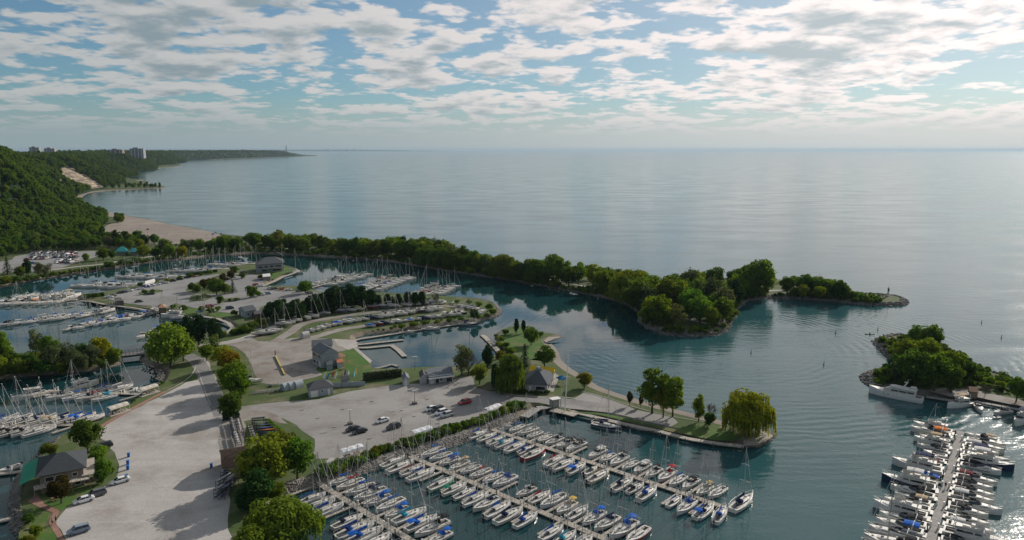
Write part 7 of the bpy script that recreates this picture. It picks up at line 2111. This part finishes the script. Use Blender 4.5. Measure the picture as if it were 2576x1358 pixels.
def stacked(label_fmt, r, L, n, cols, name, seed, group, spread=.65, mk=None):
    rr = random.Random(seed); mw = Matrix.Translation(r.location) @ Matrix.Rotation(r.rotation_euler.z, 4, 'Z')
    for i in range(n):
        x = rr.uniform(-.08, .08) * L; y = -spread + 2 * spread * ((i % 4) + .5) / 4; z = (1.02, 1.72, 2.32)[i // 4 % 3]
        p = mw @ Vector((x, y, z)); ln = L * rr.uniform(.72, .95); c = rr.choice(cols)
        o = put(name, MB().tube((-ln / 2, 0, 0), (ln / 2, 0, 0), .12, .09, 6).mesh(name, M['gel']) if mk is None else mk(ln), None, p, r.rotation_euler.z + rr.uniform(-.02, .02), color=c)
        tag(o, label_fmt % ordn(i), 'mast' if name == 'stored_mast' else 'kayak', group)


WM = [(.62, .60, .56), (.55, .53, .5), (.15, .15, .16)]
for k, (x0, y0, x1, y1, wh) in enumerate([(584, 1062, 594, 1098, 'upper rack by the lone dark tree'), (596, 1060, 606, 1096, 'rack on the grass edge'), (592, 1098, 602, 1130, 'rack behind the brown-roofed shed'), (628, 1078, 640, 1108, 'small rack on the lawn')]):
    r, L = mast_rack('steel mast rack, ' + wh, x0, y0, x1, y1, 6, WM, k); stacked('spar, %s on the ' + wh, r, L, 7 if k < 3 else 4, WM, 'stored_mast', k + 5, 'spars stored on racks')


def kayak_mesh(L, mat='gel'):
    rings = []
    for t, w_ in ((-1, .02), (-.7, .22), (-.3, .36), (.2, .36), (.7, .2), (1, .02)): rings.append([(t * L / 2, w_, .2), (t * L / 2, w_ * .6, 0), (t * L / 2, -w_ * .6, 0), (t * L / 2, -w_, .2), (t * L / 2, 0, .3)])
    return MB().loft(rings).mesh('kayak', M[mat])


KM = kayak_mesh(4.0); CAN = [(.02, .035, .09), (.02, .06, .2), (.07, .09, .13), (.2, .21, .22), (.03, .03, .04), (.03, .03, .04), (.35, .35, .35)]
rr = random.Random(77); ki = 0
for k, (x, y) in enumerate([(650, 1070), (655, 1076), (660, 1082), (666, 1088), (670, 1095), (676, 1100)]):
    p = G(x, y); r = root('dinghy_rack', p, .25, 'steel dinghy rack, %s from the north beside the narrow hedge' % ORD[k], 'rack', 'dinghy racks')
    for sx in (-1.6, 1.6):
        put('upright', UPR, r, (sx, -.5, 0)); put('upright', UPR, r, (sx, .5, 0)); put('crossbar', MB().box((sx, 0, .7), (.08, 1.1, .08)).box((sx, 0, 1.5), (.08, 1.1, .08)).box((sx, 0, 2.3), (.08, 1.1, .08)).mesh('crossbar', M['rust']), r)
    for j, z in enumerate((.75, 1.55, 2.35)):
        o = put('kayak', KM, None, (p.x, p.y, LZ + z), .25 + rr.uniform(-.03, .03), color=rr.choice(CAN) if not (k == 5 and j == 2) else (.6, .18, .04)); tag(o, 'kayak on the %s shelf of the %s rack by the hedge' % (('bottom', 'middle', 'top')[j], ORD[k]), 'kayak', 'kayaks on racks')
for k, (x, y) in enumerate([(572, 1205), (578, 1214), (584, 1223), (570, 1222), (576, 1232), (566, 1238), (572, 1248), (560, 1228), (556, 1250)]):
    p = G(x, y); r = root('dinghy_rack', p, 1.25, 'dark dinghy rack below the brown-roofed shed, %s from the shed' % ORD[k], 'rack', 'dark dinghy racks')
    for sx in (-1.7, 0, 1.7):
        put('upright', UPR, r, (sx, -.6, 0)); put('upright', UPR, r, (sx, .6, 0)); put('crossbar', MB().box((sx, 0, .7), (.08, 1.3, .08)).box((sx, 0, 1.6), (.08, 1.3, .08)).box((sx, 0, 2.5), (.08, 1.3, .08)).mesh('crossbar', M['rust']), r)
    for j, z in enumerate((.75, 1.65, 2.55)):
        if (k + j) % 4 == 3: continue
        o = put('kayak', KM, None, (p.x + rr.uniform(-.2, .2), p.y, LZ + z), 1.25 + rr.uniform(-.05, .05), color=rr.choice(CAN[:5])); tag(o, 'kayak on the %s shelf of the %s dark rack below the shed' % (('bottom', 'middle', 'top')[j], ORD[k]), 'kayak', 'kayaks on dark racks')
DC = [('white', (.66, .66, .65)), ('blue', (.03, .15, .42)), ('red', (.45, .05, .06)), ('white', (.66, .66, .65)), ('pink', (.6, .25, .25)), ('navy', (.03, .06, .2)), ('white', (.66, .66, .65)), ('orange', (.6, .2, .06)), ('aqua', (.05, .4, .5))]
for k, (x, y) in enumerate([(816, 950), (824, 953), (838, 946), (844, 951), (862, 947), (868, 942), (876, 948), (894, 940), (890, 946)]):
    o = put('upturned_dinghy', KM, None, G(x, y) + Vector((0, 0, .5)), 1.2 + k * .07, color=DC[k][1]); o.rotation_euler = (.5, -.9, 1.0 + .1 * k)
    tag(o, '%s dinghy propped on the club lawn, %s from the garage' % (DC[k][0], ORD[k]), 'dinghy', 'dinghies propped on the club lawn')
for k in range(8):
    trailer(G(640 + k * 10, 990 - k * 1.2), 1.2 + .06 * k, 'empty boat trailer, %s from the road in the grass row' % ORD[k], 'empty trailers by the garage', .62)
trailer(G(683, 972), .35, 'empty silver trailer beside the beached sailboat', 'empty trailers by the garage', .9); trailer(G(882, 968), 1.5, 'empty trailer by the end of the panel fence', 'empty trailers by the garage', .7)

# small white bollards and kerb stones on the lots
ST = MB().box((0, 0, .12), (.9, .35, .24)).mesh('wheel_stop', M['concrete'])
for i, (x, y) in enumerate([(760, 1032), (862, 1030), (800, 1052), (842, 1075), (1010, 1033), (1042, 1048), (1075, 1005), (930, 1104), (1100, 1066), (1190, 1008), (1120, 992), (935, 1010)]):
    o = put('wheel_stop', ST, None, G(x, y) + Vector((0, 0, .03)), .6); tag(o, 'pale wheel stop stone, %s across the east lot' % ORD[i], 'wheel stop', 'wheel stops on the east lot')
kb = strip('yellow_kerb', [(492, 918), (489, 932), (481, 945), (455, 965), (418, 985)], .4, 'concrete', .14)
kb = strip('lot_kerb', [(285, 1211), (245, 1237), (210, 1258), (176, 1275)], .35, 'concrete', .15)
strip('road_kerb', [(497, 930), (508, 962), (520, 995), (530, 1020)], .4, 'concrete', .12); strip('terrace_kerb', [(1255, 990), (1300, 996), (1360, 1000), (1410, 1000), (1452, 1004)], .4, 'concrete', .3)
strip('strand_kerb', [(1462, 985), (1530, 1002), (1600, 1026), (1690, 1048), (1770, 1062)], .3, 'timber2', .2)

# navigation posts and paddlers
for i, (x, y, lab) in enumerate([(1940, 798, 'inside the spit bay'), (2084, 787, 'below the outer spit trees'), (2102, 838, 'in the middle of the channel'), (2208, 830, 'off the breakwater tip'), (2469, 812, 'alone out on the lake'), (2519, 850, 'with a resting gull on the lake'), (1889, 888, 'in the channel by the point'), (2072, 918, 'nearest in the channel')]):
    r = root('marker_buoy', G(x, y, 0), 0, 'slim dark spar buoy ' + lab, 'buoy', 'spar buoys')
    put('spar', MB().tube((0, 0, -.5), (.1, 0, 1.5), .15, .12, 7).mesh('spar', M['obj']), r, color=(.2, .02, .02) if i in (6,) else (.03, .03, .035)); put('float_ring', MB().tube((0, 0, -.15), (0, 0, .15), .4, .4, 9).mesh('float_ring', M['black']), r)


# ------------------------------------------------------------------ people
def skin_mesh(name, joints, edges, radii, mat, sub=1):
    me = bpy.data.meshes.new(name); me.from_pydata(joints, edges, []); o = bpy.data.objects.new(name, me); COL.objects.link(o)
    md = o.modifiers.new('s', 'SKIN'); sv = me.skin_vertices[0].data
    for i, r in enumerate(radii): sv[i].radius = (r, r) if not isinstance(r, tuple) else r
    sv[0].use_root = True
    ms = o.modifiers.new('u', 'SUBSURF'); ms.levels = sub; ms.render_levels = sub
    dg = bpy.context.evaluated_depsgraph_get(); out = bpy.data.meshes.new_from_object(o.evaluated_get(dg)); out.name = name
    bpy.data.objects.remove(o); out.materials.clear(); out.materials.append(M[mat]); return out


def figure(pose):
    if pose == 'walk':
        J = {'pelvis': (0, 0, .95), 'waist': (0, 0, 1.1), 'chest': (.02, 0, 1.36), 'neck': (.03, 0, 1.5), 'head': (.05, 0, 1.66), 'lsh': (.02, .19, 1.42), 'lel': (-.08, .25, 1.15), 'lha': (.05, .26, .92), 'rsh': (.02, -.19, 1.42), 'rel': (.1, -.25, 1.16), 'rha': (.26, -.24, 1.0),
             'lhip': (0, .1, .9), 'lkn': (.16, .1, .52), 'lan': (.12, .1, .09), 'lto': (.3, .1, .04), 'rhip': (0, -.1, .9), 'rkn': (.0, -.1, .5), 'ran': (-.22, -.1, .16), 'rto': (-.08, -.1, .05)}
    elif pose == 'sit':
        J = {'pelvis': (0, 0, .22), 'waist': (-.02, 0, .38), 'chest': (-.02, 0, .62), 'neck': (0, 0, .77), 'head': (.02, 0, .92), 'lsh': (-.02, .19, .68), 'lel': (.14, .3, .5), 'lha': (.38, .28, .55), 'rsh': (-.02, -.19, .68), 'rel': (.14, -.3, .5), 'rha': (.38, -.28, .55),
             'lhip': (.02, .1, .2), 'lkn': (.42, .14, .34), 'lan': (.8, .12, .16), 'lto': (.92, .12, .22), 'rhip': (.02, -.1, .2), 'rkn': (.42, -.14, .34), 'ran': (.8, -.12, .16), 'rto': (.92, -.12, .22)}
    else:
        J = {'pelvis': (0, 0, .95), 'waist': (0, 0, 1.1), 'chest': (0, 0, 1.36), 'neck': (.01, 0, 1.5), 'head': (.03, 0, 1.66), 'lsh': (0, .19, 1.42), 'lel': (-.02, .25, 1.13), 'lha': (.05, .24, .88), 'rsh': (0, -.19, 1.42), 'rel': (-.02, -.25, 1.13), 'rha': (.08, -.22, .9),
             'lhip': (0, .1, .9), 'lkn': (.03, .11, .5), 'lan': (0, .11, .09), 'lto': (.17, .12, .04), 'rhip': (0, -.1, .9), 'rkn': (.03, -.11, .5), 'ran': (0, -.11, .09), 'rto': (.17, -.12, .04)}
    RD = dict(pelvis=.15, waist=.13, chest=.16, neck=.06, head=.105, lsh=.075, lel=.05, lha=.042, rsh=.075, rel=.05, rha=.042, lhip=.1, lkn=.065, lan=.045, lto=.04, rhip=.1, rkn=.065, ran=.045, rto=.04)
    E_ = [('pelvis', 'waist'), ('waist', 'chest'), ('chest', 'neck'), ('neck', 'head'), ('chest', 'lsh'), ('lsh', 'lel'), ('lel', 'lha'), ('chest', 'rsh'), ('rsh', 'rel'), ('rel', 'rha'), ('pelvis', 'lhip'), ('lhip', 'lkn'), ('lkn', 'lan'), ('lan', 'lto'), ('pelvis', 'rhip'), ('rhip', 'rkn'), ('rkn', 'ran'), ('ran', 'rto')]
    ks = list(J); ix = {k: i for i, k in enumerate(ks)}
    body = skin_mesh('body', [J[k] for k in ks], [(ix[a], ix[b]) for a, b in E_], [RD[k] for k in ks], 'skin')

    def garment(name, keys, edges, grow):
        ii = {k: i for i, k in enumerate(keys)}
        return skin_mesh(name, [J[k] for k in keys], [(ii[a], ii[b]) for a, b in edges], [RD[k] * grow + .012 for k in keys], 'obj')
    shirt = garment('shirt', ['chest', 'waist', 'pelvis', 'lsh', 'lel', 'rsh', 'rel'], [('chest', 'waist'), ('waist', 'pelvis'), ('chest', 'lsh'), ('lsh', 'lel'), ('chest', 'rsh'), ('rsh', 'rel')], 1.12)
    tr = garment('trousers', ['pelvis', 'lhip', 'lkn', 'rhip', 'rkn'], [('pelvis', 'lhip'), ('lhip', 'lkn'), ('pelvis', 'rhip'), ('rhip', 'rkn')], 1.14)
    hd = J['head']; bm = bmesh.new(); bmesh.ops.create_icosphere(bm, subdivisions=2, radius=.125)
    for v in bm.verts: v.co = Vector((hd[0] - .015 + v.co.x, hd[1] + v.co.y * .92, hd[2] + .045 + v.co.z * 1.02))
    bmesh.ops.delete(bm, geom=[v for v in bm.verts if v.co.x > hd[0] + .05 and v.co.z < hd[2] + .06], context='VERTS')
    hair = bpy.data.meshes.new('hair'); bm.to_mesh(hair); bm.free(); hair.materials.append(M['bark'])
    fc = MB().box((hd[0] + .115, 0, hd[2] - .01), (.05, .03, .05)).box((hd[0] + .1, .04, hd[2] + .025), (.02, .03, .015)).box((hd[0] + .1, -.04, hd[2] + .025), (.02, .03, .015)).box((hd[0] + .1, 0, hd[2] - .05), (.02, .05, .012)).mesh('face', M['bark'])
    return body, shirt, tr, hair, fc


FIG = {k: figure(k) for k in ('walk', 'stand', 'sit')}


def person(p, ang, pose, shirt, trousers, label, group=None):
    r = root('person', p, ang, label, 'person', group)
    b, s, t, h_, f = FIG[pose]
    put('body', b, r); put('shirt', s, r, color=shirt); put('trousers', t, r, color=trousers); put('hair', h_, r); put('face', f, r)
    return r


z6 = Vector((0, 0, .06))
person(G(133, 1322) + z6, math.radians(240), 'walk', (.5, .33, .3), (.04, .04, .05), 'person in a pale pink top walking on the brick walk')
person(G(142, 1316) + z6, math.radians(240), 'walk', (.03, .035, .06), (.03, .035, .05), 'person in dark clothes walking on the brick walk')
person(Vector((*G(2378, 1228, .55).xy, .55)), 1.2, 'stand', (.03, .03, .04), (.04, .05, .1), 'person in dark clothes standing on the powerboat pier')
BPP = [(372, 588), (402, 580), (440, 573), (470, 570), (497, 574), (505, 577), (512, 579), (524, 581), (545, 590), (553, 592), (330, 581), (420, 592), (280, 583), (392, 566), (353, 568), (535, 598), (520, 594), (486, 590)]
for i, (x, y) in enumerate(sorted(BPP)):
    c = [(.5, .1, .1), (.1, .2, .5), (.6, .6, .6), (.05, .05, .06), (.6, .5, .1)][i % 5]; cw = ['red', 'blue', 'white', 'black', 'yellow'][i % 5]
    person(G(x, y) + z6, i * 1.3, 'stand' if i % 3 else 'walk', c, (.06, .07, .12), 'person in a %s top on the beach, %s from the bluffs' % (cw, ordn(i)), 'people on the beach')
for i, (x, y, cw, c) in enumerate([(2188, 841, 'dark', (.05, .05, .06)), (2223, 845, 'green', (.1, .2, .08))]):
    p = G(x, y, 0.0); o = put('kayak', kayak_mesh(4.6), None, p + Vector((0, 0, -.05)), .15 * i, color=(.06, .06, .07)); tag(o, 'kayak paddling %s off the breakwater tip' % ('farther' if i == 0 else 'close'), 'kayak', 'kayaks on the water')
    r = person(p + Vector((-.1, 0, -.02)), .15 * i, 'sit', c, (.05, .05, .06), 'paddler in a %s top sitting in a kayak' % cw)
    pd = put('paddle', MB().tube((0, -1.1, .75), (0, 1.1, .45), .03, .03, 5).box((0, -1.15, .76), (.03, .35, .16)).box((0, 1.15, .44), (.03, .35, .16)).mesh('paddle', M['black']), None, p + Vector((.32, 0, .05)), .15 * i); tag(pd, 'black double paddle held by the paddler in %s' % cw, 'paddle')
# beach tents
for i, (x, y, c) in enumerate([(372, 578, (.02, .04, .1)), (300, 586, (.04, .04, .05)), (542, 586, (.04, .15, .3)), (556, 590, (.03, .05, .12)), (536, 590, (.05, .1, .3))]):
    o = root('beach_tent', G(x, y) + z6, i, 'dark beach tent on the sand, %s from the bluffs' % ORD[[1, 0, 3, 4, 2][i]], 'tent', 'beach tents'); put('canopy', MB().add([(-1.3, -1, 0), (1.3, -1, 0), (1.3, 1, 0), (-1.3, 1, 0), (-.5, -.2, 1.4), (.5, -.2, 1.4)], [(0, 1, 5, 4), (1, 2, 5), (2, 3, 4, 5), (3, 0, 4)]).mesh('canopy', M['canvas']), o, color=c)
# terrace chairs
CH = MB().box((0, 0, .45), (.5, .5, .06)).box((-.24, 0, .75), (.06, .5, .55)).mesh('seat', M['obj']); CL = MB().tube((.2, .2, 0), (.2, .2, .45), .03).tube((.2, -.2, 0), (.2, -.2, .45), .03).tube((-.2, .2, 0), (-.2, .2, .45), .03).tube((-.2, -.2, 0), (-.2, -.2, .45), .03).mesh('leg', M['rust'])
for i, (x, y) in enumerate([(1379, 980), (1380, 977), (1381.5, 974.5), (1383, 972), (1384.5, 969.5), (1386, 967), (1390, 958)]):
    r = root('terrace_chair', G(x, y) + Vector((0, 0, .1)), .5, 'red terrace chair, %s from the hedge end' % ORD[i], 'chair', 'red terrace chairs'); put('seat', CH, r, color=(.5, .1, .04)); put('leg', CL, r)

# ------------------------------------------------------------------ air
def haze():
    mb = MB(); mb.box((0, 30500, 64.0), (129000, 64500, 134.0))
    m, n = new_mat('haze_air')
    v = n.node('ShaderNodeVolumePrincipled', ins={'Color': (0.42, 0.56, 0.68, 1.0), 'Density': 2.8e-5, 'Anisotropy': 0.25})
    o = n.node('ShaderNodeOutputMaterial'); n.l.new(v.outputs[0], o.inputs['Volume'])
    tag(put('haze', mb.mesh('haze', m)), 'pale blue haze over the lake and far shore', 'haze', kind='stuff')


haze()
